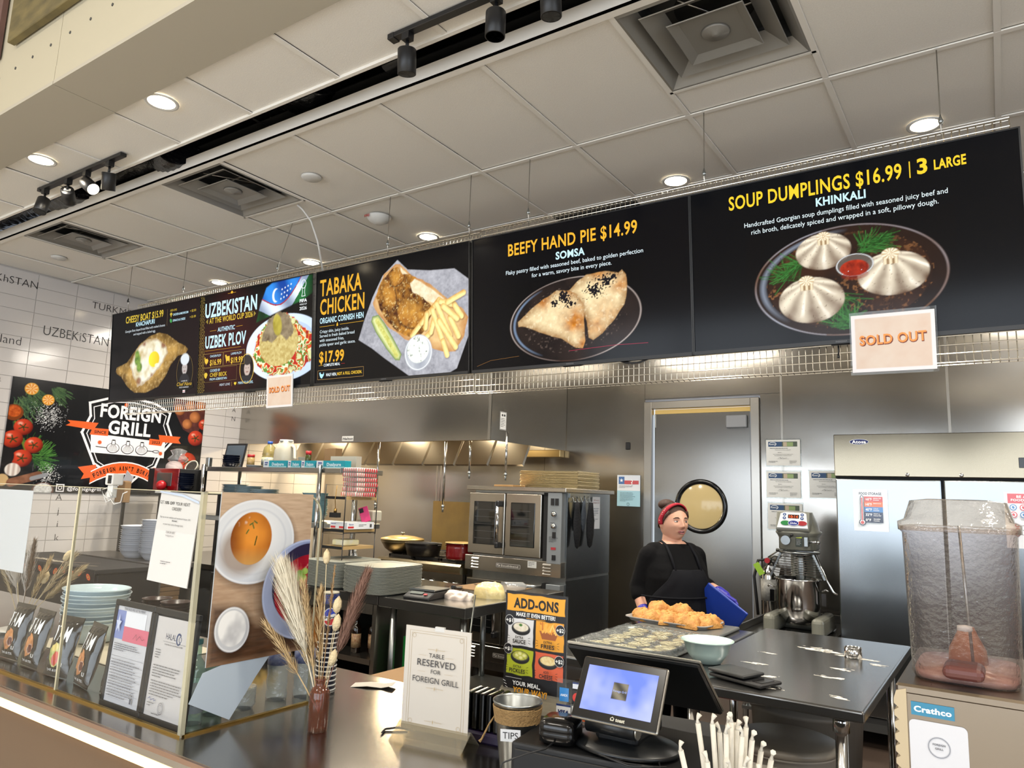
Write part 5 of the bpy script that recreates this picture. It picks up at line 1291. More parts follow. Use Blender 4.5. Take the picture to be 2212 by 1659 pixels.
def pastry(loc, rz, sc, label, first=[None]):
    if first[0] is None:
        t = thing('pastry', label, 'pastry', loc, rz, group='golden pastries on the grey tray')
        rg = random.Random(1); n, m = 30, 12; vs = []
        for i in range(m + 1):
            u = i / m
            for j in range(n):
                a = 2 * PI * j / n; tri = 1 / (max(math.cos(a % (2 * PI / 3) - PI / 3), .5)) ** 1.1
                r = .052 * math.sin(u * PI / 2) ** .8 * (.45 + .5 * tri) * (1 + .03 * math.sin(5 * a))
                z = .046 * (math.cos(u * PI / 2) ** .9) * (1 + .22 * math.cos(3 * a - PI) * math.sin(u * PI)) + .003 * math.sin(7 * a + 9 * u) * math.sin(u * PI) + .004 * math.sin(a * 9) * u * (1 - u) * 2
                vs.append((r * math.cos(a), r * math.sin(a), max(z, 0)))
        fs = [(i * n + j, (i + 1) * n + j, (i + 1) * n + (j + 1) % n, i * n + (j + 1) % n) for i in range(m) for j in range(n)]
        b = MB().add(vs, fs, True); b.add([vs[m * n + j] for j in range(n)], [tuple(range(n))[::-1]])
        for k in range(3): a = k * 2 * PI / 3 + PI / 3; b.tube([(0, 0, .046), (.025 * math.cos(a), .025 * math.sin(a), .040), (.05 * math.cos(a), .05 * math.sin(a), .012)], [.006, .005, .003], 6)
        b.build('crust', m_past, t)
        b = MB()
        for k in range(26): a = rg.uniform(0, 2 * PI); r = rg.uniform(0, .02); b.sph((r * math.cos(a), r * math.sin(a), .046 - r * r * 18), (.0016, .001, .001), 5, 3)
        stuff(b.build('seeds', m_seed, t)); t.scale = (sc,) * 3; first[0] = t; return t
    return dup(first[0], loc, rz, label, scale=(sc, sc, sc))
PL = [(-.185, -.02, .7, 1.15, 0, 'front-left corner of the tray'), (-.09, -.065, 2.0, 1.15, 0, 'front row, second from the left'), (.015, -.075, .2, 1.2, 0, 'front row, third from the left'), (.135, -.085, 1.2, 1.3, 0, 'front row, big one by the right end'),
      (.20, -.02, 2.6, 1.1, 0, 'right end behind the big front one'), (.18, .075, .9, 1.15, 0, 'back-right corner of the tray'), (.06, .03, 1.7, 1.2, 0, 'middle of the tray'), (-.05, .02, 2.9, 1.1, 0, 'middle of the tray, left of centre'), (-.13, .07, .4, 1.25, .03, 'stacked high at the back left'), (.0, .085, 1.1, 1.25, .03, 'stacked high at the back centre'), (.10, .10, 2.2, 1.1, 0, 'back row right of the stacked ones')]
for x, y, rz, s_, dz_, l in PL:
    ca, sa = math.cos(-.10), math.sin(-.10)
    pastry((-1.56 + x * ca - y * sa, 4.0 + x * sa + y * ca, .922 + dz_), rz, s_, 'golden triangular pastry, ' + l)
# dough pan under cling film
t = thing('sheet_pan', 'sheet pan of dough rounds wrapped in plastic film', 'pan', (-1.455, 3.36, .919)); tray(MB(), .44, .58, .02, .018).build('pan', m_galv, t)
m_dough = mat('raw_dough', 'd8c79c', .7, noise=(30, .3, 'c2ae80'))
n = 0
for r in range(5):
    for c in range(3):
        x = -1.455 - .13 + c * .13 + (r % 2) * .02; y = 3.36 - .22 + r * .11
        lab = 'flat pale dough round under the film, row %s from the front, %s' % (('one', 'two', 'three', 'four', 'five')[r], ('left', 'centre', 'right')[c] + ' column')
        if n == 0:
            dr = thing('dough_round', lab, 'dough', (x, y, .9235), group='dough rounds under the film'); MB().lathe([(.001, 0), (.05, 0), (.053, .003), (.048, .006), (.001, .007)], 18).build('disc', m_dough, dr)
        else: dup(dr, (x, y, .9235), r + c, lab)
        n += 1
cvx = []; rg = random.Random(8); nx, ny = 46, 60; vs = []
xx, yy = np.meshgrid(np.linspace(-.245, .245, nx), np.linspace(-.315, .315, ny)); zz = .022 + .016 * (vnoise(xx + 1, yy + 1, 22, 4, 3) - .4) + .006 * (vnoise(xx, yy, 70, 9, 1) - .5)
ed = np.maximum(abs(xx) / .245, abs(yy) / .315); zz = np.where(ed > .93, zz - .035 * (ed - .93) / .07, zz); zz = np.maximum(zz, .002)
vs = list(zip(xx.ravel(), yy.ravel(), zz.ravel())); fs = [(i * nx + j, i * nx + j + 1, (i + 1) * nx + j + 1, (i + 1) * nx + j) for i in range(ny - 1) for j in range(nx - 1)]
t = thing('cling_film', 'crinkled clear plastic film over the dough pan', 'plastic film', (-1.455, 3.36, .919))
MB().add(vs, fs, False).build('film', clear('cling_film', 'e2e6e4', 1.6, .12, haze=.06, bump=(60, 1.0)), t)
# mint bowl
t = thing('mixing_bowl', 'pale mint enamel bowl on the edge of the work table', 'bowl', (-1.10, 3.21, .9)); MB().shell([(.05, 0), (.062, .006), (.088, .045), (.103, .088), (.112, .093), (.113, .097)], .004, 44).build('bowl', mat('mint_enamel', 'c8e0d8', .12, coat=.6), t)
# black kitchen scale
t = thing('kitchen_scale', 'black floury digital scale near the front edge of the work table', 'scale', (-.885, 2.99, .9), rz=-.35)
MB().box(-.11, .13, -.07, .07, .004, .018).build('base', m_blackpl, t, bevel=.014, seg=3); MB().box(-.115, .055, -.068, .068, .022, .036).build('platform', mat('scale_plate', '222325', .3, noise=(25, .4, '4a4a48')), t, bevel=.012, seg=3)
MB().tube([(-.03, 0, .01), (-.03, 0, .026)], .03, 12).build('load_post', m_black, t); MB().box(.07, .115, -.04, .04, .018, .0195).build('display', m_blackgl, t)
t = thing('pastry_cutter', 'round steel pastry cutter standing in spilled flour', 'cutter', (-.615, 3.80, .9012)); MB().lathe([(.038, 0), (.038, .045), (.036, .045), (.036, 0), (.038, 0)], 40).build('ring', m_chrome, t)
# bins under the table
t = thing('storage_bin', 'big round white food bin with lid under the work table', 'bin', (-.80, 3.28, .15))
m_bin = mat('white_bin', 'cfcac0', .4, noise=(5, .3, 'b8b0a2'))
MB().lathe([(.001, 0), (.17, 0), (.19, .45), (.205, .455), (.205, .47), (.19, .475)], 40).build('body', m_bin, t); MB().lathe([(.208, .463), (.208, .485), (.19, .492), (.001, .488)], 40).build('lid', mat('bin_lid', 'b3aca0', .35, noise=(9, .6, '8f8474')), t)
MB().tube([(-.10, -.19, .36), (-.08, -.215, .36), (.06, -.215, .36), (.08, -.19, .36)], .014, 8).build('handle', m_white, t)
t = thing('storage_bin', 'wide dim bin with translucent lid at the back under the work table', 'bin', (-.84, 3.85, .15)); MB().lathe([(.001, 0), (.22, 0), (.25, .48), (.262, .482), (.262, .5), (.001, .51)], 40).build('body', mat('dim_bin', '8c857b', .5), t)
t = thing('food_tub', 'small tub with red lid behind the straws', 'tub', (-1.0, 3.0, .15)); MB().lathe([(.001, 0), (.06, 0), (.07, .33), (.07, .36)], 28).build('body', m_bin, t); MB().lathe([(.075, .35), (.075, .385), (.066, .392), (.001, .39)], 28).build('lid', m_red, t)
t = thing('food_tub', 'second white tub pushed under the table front edge by the leg', 'tub', (-1.0, 3.17, .15)); MB().lathe([(.001, 0), (.06, 0), (.075, .28), (.08, .30), (.001, .305)], 28).build('body', m_bin, t)
def sack(label, loc, rx, ry, h, col, rz=0):
    t = thing('flour_sack', label, 'sack', loc, rz); b = MB(); n, m = 26, 14; vs = []
    for i in range(m + 1):
        u = i / m
        for j in range(n):
            a = 2 * PI * j / n; e = 1 / (abs(math.cos(a)) ** 4 + abs(math.sin(a)) ** 4) ** .25; s = (math.sin(PI * min(max(u, .02), .98))) ** .28 * (1 + .05 * math.sin(4 * a + 7 * u) + .03 * math.sin(9 * u * PI))
            vs.append((rx * s * e * math.cos(a), ry * s * e * math.sin(a), h * u))
    b.add(vs, [(i * n + j, i * n + (j + 1) % n, (i + 1) * n + (j + 1) % n, (i + 1) * n + j) for i in range(m) for j in range(n)], True); b.add(vs[:n], [tuple(range(n))[::-1]]); b.add(vs[-n:], [tuple(range(n))])
    b.build('sack_body', mat('sack_' + col, col, .85, noise=(6, .5, '6a5236')), t); MB().tube([(-rx * .7, 0, h), (rx * .7, 0, h)], .008, 6).build('seam', mat('sack_' + col, col), t); return t
sack('brown flour sack slumped on the floor beside the table leg', (-.20, 3.75, 0), .17, .24, .34, '7d6746')
sack('second brown flour sack stacked on the first beside the table leg', (-.20, 3.78, .34), .16, .22, .30, '86704c', .2)

# ================================================================ left work table and open cabinet
t = thing('work_table', 'stainless prep table between trays and range holding dough and scale', 'table', (-3.46, 3.64, 0))
MB().box(0, .72, 0, 1.2, .835, .9).build('tabletop', m_steelt, t, bevel=.004)
for x in (.07, .65):
    for y in (.08, 1.1): MB().tube([(x, y, 0), (x, y, .835)], .022, 14).build('leg', m_galv, t)
MB().box(.03, .69, .05, 1.15, .2, .22).build('undershelf', m_galv, t)
t = thing('open_cabinet', 'stainless open-front cabinet under the grey trays with bottles inside', 'cabinet', (-5.3, 3.64, 0))
MB().box(0, 1.835, 0, .95, .84, .9).build('worktop', m_steelt, t, bevel=.004)
MB().box(0, .03, .01, .95, .1, .84).build('side_panel', m_stov, t); MB().box(1.795, 1.83, .0, .95, .1, .84).build('side_panel', m_stov, t); MB().box(.9, .93, .02, .95, .1, .84).build('divider', m_stov, t)
MB().box(.03, 1.8, .92, .95, .1, .84).build('back_panel', m_dark, t); MB().box(.03, 1.80, .0, .92, .455, .49).build('shelf', m_stov, t); MB().box(0, 1.83, 0, .95, .06, .1).build('floor_panel', m_stov, t)
MB().box(.03, 1.8, 0, .03, .775, .84).build('apron', m_stov, t)
for x in (.05, 1.78):
    for y in (.05, .9): MB().tube([(x, y, 0), (x, y, .06)], .025, 10).build('foot', m_galv, t)
m_bglass = mat('brown_bottle_glass', '1a0d06', .06, spec=.8); m_bgreen = mat('green_bottle_glass', '0c1c12', .06, spec=.8)


def bottle(name, label, loc, r, h, mat_, cap, labcol=None, group=None, neck=.35, rz=0):
    t = thing(name, label, 'bottle', loc, rz, group)
    s = h * (1 - neck)
    MB().lathe([(.001, 0), (r * .95, 0), (r, .006), (r, s), (r * .75, s + h * .07), (r * .42, s + h * .13), (r * .38, h * .93), (r * .42, h * .94), (r * .42, h * .96)], 20).build('body', mat_, t)
    MB().lathe([(r * .46, h * .94), (r * .48, h * .95), (r * .46, h), (.001, h)], 16).build('cap', cap, t)
    if labcol: MB().lathe([(r * 1.015, s * .22), (r * 1.015, s * .78)], 20).build('label_band', labcol, t)
    return t
m_lab = mat('beer_label', 'c8b48a', .5, noise=(60, 1, '7a3018')); m_capb = mat('bottle_cap', '2a2a2a', .3, .8)
b1 = bottle('glass_bottle', 'dark glass bottle with oval label on the cabinet shelf, nearest the cabinet side', (-3.74, 3.74, .49), .033, .25, m_bglass, m_capb, m_lab, 'bottles in the open cabinet')
dup(b1, (-3.64, 3.80, .49), .6, 'dark glass bottle with oval label hidden at the cabinet side post')
c1 = thing('drink_can', 'pale blue tall can on the cabinet shelf', 'can', (-3.98, 3.76, .49)); MB().lathe([(.001, 0), (.028, 0), (.031, .008), (.031, .16), (.026, .17), (.001, .168)], 20).build('can', mat('can_blue', '7fa0a8', .3, metal=.5, noise=(50, .5, '4a6a78')), c1)
c = dup(c1, (-4.06, 3.74, .49), 0, 'yellow-green tall can on the cabinet shelf'); c.children[0].data = c.children[0].data.copy(); c.children[0].data.materials[0] = mat('can_yellow', 'b0a03c', .3, metal=.5, noise=(50, .5, '6a6020'))
t = thing('drink_carton', 'orange drink carton at the back of the cabinet shelf', 'carton', (-4.2, 3.82, .49)); MB().box(-.045, .045, -.045, .045, 0, .24).build('box', mat('orange_card', 'b8722a', .5, noise=(30, .6, '7a4210')), t, bevel=.003)
lw = ['nearest the cabinet side', 'second from the cabinet side', 'third from the cabinet side', 'fourth from the cabinet side', 'fifth from the cabinet side', 'sixth from the cabinet side', 'seventh from the cabinet side']
for k in range(7):
    if k == 0: g1 = bottle('glass_bottle', 'small green glass bottle in the bottom of the cabinet, ' + lw[0], (-3.68, 3.72, .1), .032, .24, m_bgreen, m_capb, None, 'green bottles in the cabinet bottom')
    else: dup(g1, (-3.68 - k * .085, 3.72 + .03 * (k % 2), .1), k, 'small green glass bottle in the bottom of the cabinet, ' + lw[k])
# stacks of grey trays
m_traym = mat('stack_tray', '8f9188', .32, noise=(4, .2, '7d7f77'))
T0 = None
for si, (sx, sy, lab, srz) in enumerate(((-3.605, 3.83, 'of the front stack beside the scale', .03), (-4.045, 3.87, 'of the rear stack behind the poster', -.02))):
    N = 24
    for k in range(N):
        i = N - 1 - k; l = 'grey tray, %s %s' % (nth(i, N), lab)
        loc = (sx + .002 * math.sin(k * 2.1), sy + .002 * math.cos(k * 1.7), .9 + k * .0074); rz = srz + .004 * math.sin(k * 1.3)
        if T0 is None:
            T0 = thing('serving_tray', l, 'tray', loc, rz, group='stacked grey trays'); tray(MB(), .40, .47, .014, .026, 5).build('tray', m_traym, T0)
        else: dup(T0, loc, rz, l)
# things on the prep table
t = thing('food_scale', 'black digital food scale with red button beside the tray stack', 'scale', (-3.20, 3.82, .9), rz=.12)
MB().prism([(-.13, 0), (.12, 0), (.12, .045), (-.06, .045), (-.13, .018)], -.1, .1, 'x').build('base', m_blackpl, t, bevel=.005); MB().box(-.098, .098, -.055, .13, .05, .058).build('platform', m_dark, t, bevel=.003)
MB().box(-.07, .03, -.0005, .0005, 0, .03).xf(Matrix.Translation((0, -.1, .034)) @ Matrix.Rotation(-1.15, 4, 'X')).build('display', mat('lcd_grey', '5c625e', .2), t); MB().box(.045, .07, -.002, .002, -.005, .01).xf(Matrix.Translation((0, -.105, .034)) @ Matrix.Rotation(-1.15, 4, 'X')).build('button', m_red, t)
MB().box(-.098, .098, -.06, -.055, .05, .062).build('platform_lip', m_galv, t)


def lump(name, label, cat, loc, rx, ry, rz_, mt, seed, amp=.25, part='body', fold=0):
    t = thing(name, label, cat, loc); n, m = 40, 16; vs = []
    X = []; 
    for i in range(m + 1):
        u = i / m * PI / 2
        for j in range(n):
            a = 2 * PI * j / n; X.append((a, u))
    A = np.array(X); no = vnoise(np.cos(A[:, 0]) * np.sin(A[:, 1]) + 2, np.sin(A[:, 0]) * np.sin(A[:, 1]) + 2, 3.1, seed, 3) - .5
    for (a, u), q in zip(X, no):
        f = 1 + amp * q * 2 + (fold * math.sin(a * 7 + u * 5) if fold else 0); e = math.sin(u) ** .8
        vs.append((rx * e * f * math.cos(a), ry * e * f * math.sin(a), max(rz_ * math.cos(u) ** .7 * f, 0)))
    MB().add(vs, [(i * n + j, (i + 1) * n + j, (i + 1) * n + (j + 1) % n, i * n + (j + 1) % n) for i in range(m) for j in range(n)], True).build(part, mt, t); return t
lump('dish_towel', 'crumpled white dish towel on the prep table', 'towel', (-3.02, 3.93, .9), .10, .06, .05, mat('towel_white', 'dcd3c8', .95, noise=(5, .25, 'd09a8a')), 3, .3, 'cloth', .09)
lump('dough_bag', 'ball of yellow dough in a clear plastic bag on the prep table', 'dough', (-2.93, 4.16, .9), .115, .085, .095, mat('bagged_dough', 'd8c68c', .35, coat=.7, bump=(20, .5)), 6, .2, 'bag')
t = thing('ice_scoop', 'clear plastic scoop lying behind the bagged dough', 'scoop', (-2.90, 4.42, .91), rz=-.5); MB().lathe([(.02, -.09), (.05, -.06), (.055, .0), (.06, .09)], 18, sx=1, sy=.6).xf(Matrix.Translation((0, 0, .04)) @ Matrix.Rotation(PI / 2, 4, 'X')).build('scoop', clear('scoop_plastic', 'e6e8e8', 2, .05, haze=.25), t); MB().tube([(0, .09, .04), (.02, .2, .04)], .011, 8).build('handle', m_galv, t)
t = thing('spatula', 'black-handled slotted turner lying on the prep table', 'spatula', (-3.30, 4.25, .905), rz=.5); MB().tube([(0, -.12, .03), (0, -.02, .02)], .013, 8).build('handle', m_blackpl, t); MB().tube([(0, -.02, .02), (0, .05, .012)], .004, 6).box(-.035, .035, .05, .15, .006, .009).build('blade', m_galv, t)
t = thing('paper_sheet', 'brown baking paper lying at the back of the prep table', 'paper', (-3.25, 4.52, .9)); MB().box(-.19, .27, -.16, .26, .0, .004).build('sheet', m_kraft, t)
t = thing('knife', 'dark knife on the baking paper', 'knife', (-3.25, 4.55, .907), rz=1.2); MB().prism([(-.015, 0), (.0, .16), (.015, .1), (.015, 0)], 0, .003, 'z').build('blade', m_galv, t); MB().box(-.012, .012, -.11, 0, -.003, .012).build('handle', m_blackpl, t, bevel=.003)
for k in range(2):
    t = thing('baking_pan', 'dark metal pan behind the food scale, %s of two' % ('lower', 'upper')[k], 'pan', (-3.33 + .01 * k, 4.05, .9 + .012 * k), rz=.1 + .05 * k); tray(MB(), .20, .16, .02, .015).build('pan', m_dark, t)
# under the prep table
t = thing('food_crate', 'green plastic crate under the prep table', 'crate', (-3.25, 3.92, .22)); b = MB(); b.box(-.11, .11, -.13, -.12, 0, .42).box(-.11, .11, .12, .13, 0, .42).box(-.11, -.1, -.13, .13, 0, .42).box(.1, .11, -.13, .13, 0, .42).box(-.11, .11, -.13, .13, 0, .01); b.build('crate', mat('green_plastic', '1d7a34', .4, bump=(12, .6)), t, bevel=.006)
for i, (z, lab) in enumerate(((.0, 'lower'), (.07, 'upper'))):
    t = thing('takeout_box', 'brown card takeout box behind the reserved sign, %s of two' % lab, 'box', (-2.72, 3.12, .47 + z))
    MB().box(-.15, .15, -.15, .15, 0, .04).build('box_base', m_kraft, t); MB().box(-.153, .153, -.153, .153, .035, .068).box(-.03, .03, -.156, -.153, .02, .05).build('box_lid', m_kraft, t, bevel=.003)
t = thing('low_shelf', 'low steel trolley carrying takeout boxes behind the counter', 'trolley', (-2.45, 3.0, 0)); MB().box(-.5, .45, -.22, .32, .44, .468).build('top', m_steelt, t)
for x in (-.46, .41):
    for y in (-.18, .28): MB().tube([(x, y, 0), (x, y, .44)], .015, 8).build('leg', m_galv, t)
fm = mat('foam_white', 'd2ccbd', .6)
for i, (x, y, z, rz) in enumerate(((-2.20, 3.0, .468, .1), (-2.19, 3.01, .53, .0), (-2.43, 2.95, .468, -.1))):
    l = 'white foam clamshell box, ' + ('lower of the pair on the trolley', 'upper of the pair on the trolley', 'alone beside the pair on the trolley')[i]
    if i == 0:
        f0 = thing('takeout_box', l, 'box', (x, y, z), rz); b = MB(); b.add([(-.1, -.1, .03), (.1, -.1, .03), (.1, .1, .03), (-.1, .1, .03), (-.085, -.085, 0), (.085, -.085, 0), (.085, .085, 0), (-.085, .085, 0), (-.08, -.08, .06), (.08, -.08, .06), (.08, .08, .06), (-.08, .08, .06)], [(4, 7, 6, 5), (0, 4, 5, 1), (1, 5, 6, 2), (2, 6, 7, 3), (3, 7, 4, 0), (0, 1, 9, 8), (1, 2, 10, 9), (2, 3, 11, 10), (3, 0, 8, 11), (8, 9, 10, 11)]); b.build('clamshell', fm, f0, bevel=.006, seg=2)
    else: dup(f0, (x, y, z), rz, l)

# ================================================================ steel over-shelf with plates, boxes and jars
t = thing('over_shelf', 'chrome-legged double steel shelf standing on the cabinet top', 'shelf', (-6.15, 4.14, 0))
for z in (1.715, 1.275): MB().box(-.06, 1.80, -.08, .40, z, z + .04).build('shelf_board', m_steelt if z > 1.5 else m_galv, t, bevel=.003)
for x in (.0, 1.58):
    for y in (-.095, .30): MB().tube([(x, y, .9), (x, y, 1.775)], .017, 14).build('post', m_chrome, t)
t = thing('side_counter', 'steel counter along the tiled wall under the tall shelf', 'counter', (-7.02, 3.95, 0)); MB().box(0, 1.72, 0, 1.15, .86, .9).build('top', m_steelt, t); MB().box(0, 1.72, .02, 1.1, .06, .86).build('carcass', m_dark, t)
m_plate = mat('plate_blue_grey', '9db0b4', .25, coat=.4)
def pstack(cx, cy, z0, n, r, lab, grp, mt, pitch=.0115, bowl=False, root=None, name='plate', adj='blue-grey plate'):
    for k in range(n):
        l = '%s, %s %s' % (adj, nth(n - 1 - k, n), lab); loc = (cx + .003 * math.sin(k * 1.9 + cx), cy + .003 * math.cos(k * 2.3), z0 + k * pitch)
        rt_ = (.012 * math.sin(k * 1.7), .012 * math.cos(k * 1.1), k)
        if root is None:
            root = thing(name, l, name, loc, group=grp)
            pr = [(r * .55, 0), (r * .6, .004), (r * .8, r * .25), (r * .95, r * .5), (r, r * .52)] if bowl else [(r * .55, 0), (r * .6, .003), (r * .75, .008), (r, .019), (r, .022)]
            MB().shell(pr, .004, 24).build('dish', mt, root)
        else: dup(root, loc, None, l, grp, rot=rt_)
    return root
R_ = pstack(-6.20, 4.44, 1.315, 24, .125, 'of the tall stack by the left shelf post', 'blue-grey plates on the shelf', m_plate)
pstack(-5.80, 4.30, 1.315, 23, .125, 'of the middle plate stack on the shelf', 'blue-grey plates on the shelf', m_plate, root=R_)
pstack(-5.52, 4.26, 1.315, 21, .125, 'of the right-hand plate stack on the shelf', 'blue-grey plates on the shelf', m_plate, root=R_)
m_bowlb = mat('bowl_aqua', 'a4c6cc', .25, coat=.4)
pstack(-4.86, 4.27, 1.315, 12, .115, 'of the bowl stack by the right shelf post', 'aqua bowls on the shelf', m_bowlb, pitch=.016, bowl=True, name='bowl', adj='aqua bowl')
m_navy = mat('navy_bowl', '141a2c', .2, coat=.5)
NB = pstack(-6.02, 4.24, 1.755, 5, .085, 'of the navy stack on the top shelf', 'navy bowls on the top shelf', m_navy, pitch=.018, bowl=True, name='bowl', adj='navy blue bowl')
pstack(-6.24, 3.93, 1.535, 7, .085, 'of the navy stack before the red microwave', 'navy bowls by the microwave', m_navy, pitch=.018, bowl=True, root=NB, name='bowl', adj='navy blue bowl')
t = thing('tablet', 'black tablet computer tilted back on the top shelf behind navy bowls', 'tablet', (-6.26, 4.40, 1.755), rot=(-.18, 0, .05)); MB().box(-.13, .17, 0, .012, 0, .25).build('case', m_blackpl, t, bevel=.004); MB().box(-.11, .15, -.001, .0, .02, .23).build('display', mat('tablet_glass', '4a5560', .15), t)
def jar(label, x, y, z, r, h, cc, bc, nz=None, name='spice_jar', cat='jar'):
    t = thing(name, label, cat, (x, y, z)); MB().lathe([(.001, 0), (r, 0), (r, h * .75), (r * .8, h * .8)], 20).build('jar_body', mat('jar_' + bc, bc, .25, noise=(60, .8, '5c6a30')), t); MB().lathe([(r * .95, h * .79), (r * .95, h), (.001, h)], 20).build('lid', mat('lid_' + cc, cc, .4), t); return t
jar('red-lidded spice jar with green label beside the navy bowls', -5.77, 4.27, 1.755, .035, .125, 'a01c20', 'c8a070')
jar('slim dark sauce jar with red lid among the blue boxes', -5.02, 4.30, 1.755, .026, .155, 'c02428', '2c1a14')
t = thing('oil_bottle', 'large clear bottle of yellow cooking oil with blue cap on the top shelf', 'bottle', (-5.68, 4.40, 1.755))
MB().lathe([(.001, 0), (.06, 0), (.065, .01), (.065, .11), (.06, .12), (.064, .13), (.05, .2), (.022, .225), (.02, .235)], 24).build('body', mat('oil_plastic', 'c8b878', .12, trans=.6), t); MB().lathe([(.067, .03), (.067, .105)], 24).build('label_band', mat('oil_label', '3a5a8c', .4, noise=(40, 1, 'c8c490')), t); MB().lathe([(.023, .23), (.023, .255), (.001, .256)], 16).build('cap', mat('cap_blue', '2458b8', .4), t)
t = thing('plastic_jug', 'large frosted plastic jug with side grip on the top shelf', 'jug', (-5.40, 4.36, 1.755)); m_fro = mat('frosted_plastic', 'cfc9b8', .35, alpha=.75)
MB().lathe([(.001, 0), (.085, 0), (.09, .01), (.085, .16), (.07, .22), (.055, .235), (.055, .25)], 24, sq=4).build('body', m_fro, t); MB().lathe([(.06, .245), (.06, .262), (.001, .264)], 24).build('lid', m_white, t); MB().tube([(.08, 0, .21), (.115, 0, .19), (.125, 0, .10), (.15, 0, .085)], .014, 8).build('grip', m_fro, t)
t = thing('serving_dish', 'shallow white dish under the oil bottle', 'dish', (-5.62, 4.20, 1.755)); MB().shell([(.05, 0), (.07, .02), (.075, .024)], .003, 24).build('dish', m_white, t)
t = thing('deli_tub', 'clear deli tub behind the blue boxes', 'tub', (-5.14, 4.36, 1.755)); MB().lathe([(.001, 0), (.045, 0), (.055, .10), (.058, .103)], 20).build('tub', m_fro, t)
t = thing('cardboard_box', 'small brown carton at the back of the top shelf', 'box', (-4.93, 4.50, 1.755)); MB().box(-.07, .07, -.04, .04, 0, .19).build('box', m_kraft, t, bevel=.002)
t = thing('paper_box', 'open pale box standing behind the blue boxes', 'box', (-4.60, 4.32, 1.755)); MB().box(-.16, .15, 0, .06, 0, .11).build('box', mat('pale_card', 'b8b2a4', .7), t)
m_teal = mat('box_teal', '1c93a4', .45)
for i, (x, w, lab) in enumerate(((-5.36, .31, 'leftmost, under the jug'), (-5.035, .16, 'second, before the sauce jar'), (-4.865, .17, 'third along the shelf'), (-4.68, .33, 'largest, at the right shelf end'))):
    t = thing('film_box', 'teal and white plastic-film box on the shelf edge, ' + lab, 'box', (x, 4.10, 1.755)); MB().box(0, w, 0, .07, 0, .06).build('box', m_teal, t, bevel=.002)
    p = Print(w, .06); p.rect(0, 0, w * .25, .06, 'd8dee2').rect(w * .06, .02, w * .12, .008, '28406c').rect(w * .06, .036, w * .14, .01, '28408c').rect(w * .25, 0, w * .75, .06, '1c9aac').rect(w * .25, .0, w * .75, .012, '9cd0d8').text('Dualpure', w * .38, .018, .026, 'd4ecf4', w=w * .5, bold=.04)
    p.build('print', m_print, t, (0, -.0006, 0))
# spice rack
t = thing('wire_rack_shelf', 'black wire rack with wooden shelves beside the chrome post', 'rack', (-4.05, 3.85, .9))
m_woodl = mat('pale_wood_board', 'b79a6a', .5, noise=(8, .4, '927347'), stretch=(12, 1, 12))
for z in (.635, .395, .27):
    bd = MB().box(-.215, -.005, .005, .325, z - .022, z).build('shelf_board', m_woodl, t); MB().box(-.215, -.005, 0, .005, z - .02, z).build('board_edge', m_black, bd)
for a, b_ in ((0, .36), (.36, .72)):
    for y in (0, .33):
        for x in (0, -.22):
            pass
        MB().tube([(0, y, a), (0, y, b_), (-.22, y, b_), (-.22, y, a)], .004, 6).build('wire_frame', m_blackpl, t)
    for x in (0, -.22): MB().tube([(x, 0, a + .01), (x, .33, a + .01)], .004, 6).build('wire_brace', m_blackpl, t)
m_redst = mat('red_stripe_cloth', 'd8d0c8', .9)
for k in range(6):
    lab = 'folded red and white striped cloth, %s of the pile on the rack' % nth(5 - k, 6)
    t = thing('folded_cloth', lab, 'cloth', (-4.045 + .003 * k, 4.0 + .01 * math.sin(k), 1.537 + k * .0365), rz=.03 * math.sin(k * 2), group='striped cloths on the rack')
    b = MB().box(-.13, .03, -.09, .13, 0, .034); b.build('cloth_body', m_redst, t, bevel=.014, seg=3)
    p = Print(.22, .034)
    for q in range(9): p.rect(.012 + q * .0225, .003, .013 - (.004 if q < 3 else 0), .0275, 'c02c34' if q > 2 else 'cf7a78')
    p.build('stripes', m_print, t, (.0302, -.09, 0), (0, 1, 0), (0, 0, 1))
    p = Print(.16, .034)
    for q in range(7): p.rect(.01 + q * .0225, .003, .009, .0275, 'cf6a6a')
    p.build('stripes', m_print, t, (-.13, -.0902, 0))
t = thing('foil_box', 'white and red carton of film on the middle rack shelf', 'box', (-4.22, 3.87, 1.297)); MB().box(0, .18, 0, .28, 0, .05).build('box', m_paper, t, bevel=.002)
p = Print(.28, .05); p.rect(0, 0, .28, .05, 'dfe2e6').rect(.01, .006, .06, .014, 'c02c30').text('Sysco', .02, .03, .01, '2a3a8c', bold=.03, w=.045).scribble(.12, .03, .1, 2, .01, '333333', .005, 1).rect(.235, .012, .02, .024, '444444'); p.build('print', m_print, t, (.1805, 0, 0), (0, 1, 0), (0, 0, 1))
p = Print(.18, .05); p.rect(.01, .006, .05, .014, 'c02c30').rect(.1, .006, .05, .014, 'c02c30').scribble(.015, .035, .14, 1, .01, '2a3a8c', .006, 1); p.build('print', m_print, t, (0, -.0006, 0))
t = thing('mobile_phone', 'phone in a hot pink case leaning on the middle rack shelf', 'phone', (-4.07, 4.10, 1.347), rot=(-.2, -.35, .6)); MB().box(-.036, .036, -.005, .005, 0, .12).build('case', mat('pink_case', 'c42468', .4), t, bevel=.004, seg=2); MB().box(-.033, .0, -.0075, -.004, .078, .113).build('camera_bump', m_black, t, bevel=.003)
t = thing('plastic_tub', 'clear plastic tub on the middle rack shelf', 'tub', (-4.16, 4.22, 1.347)); MB().box(-.09, .09, -.05, .05, 0, .085).build('tub', m_fro, t, bevel=.01)
t = thing('small_carton', 'yellow and white bag on the lowest rack shelf', 'bag', (-4.18, 3.95, 1.172)); MB().box(-.04, .1, -.05, .1, 0, .045).build('bag', mat('pale_bag', 'd8cf8c', .5, noise=(20, .7, 'c8ccd8')), t, bevel=.012, seg=2)
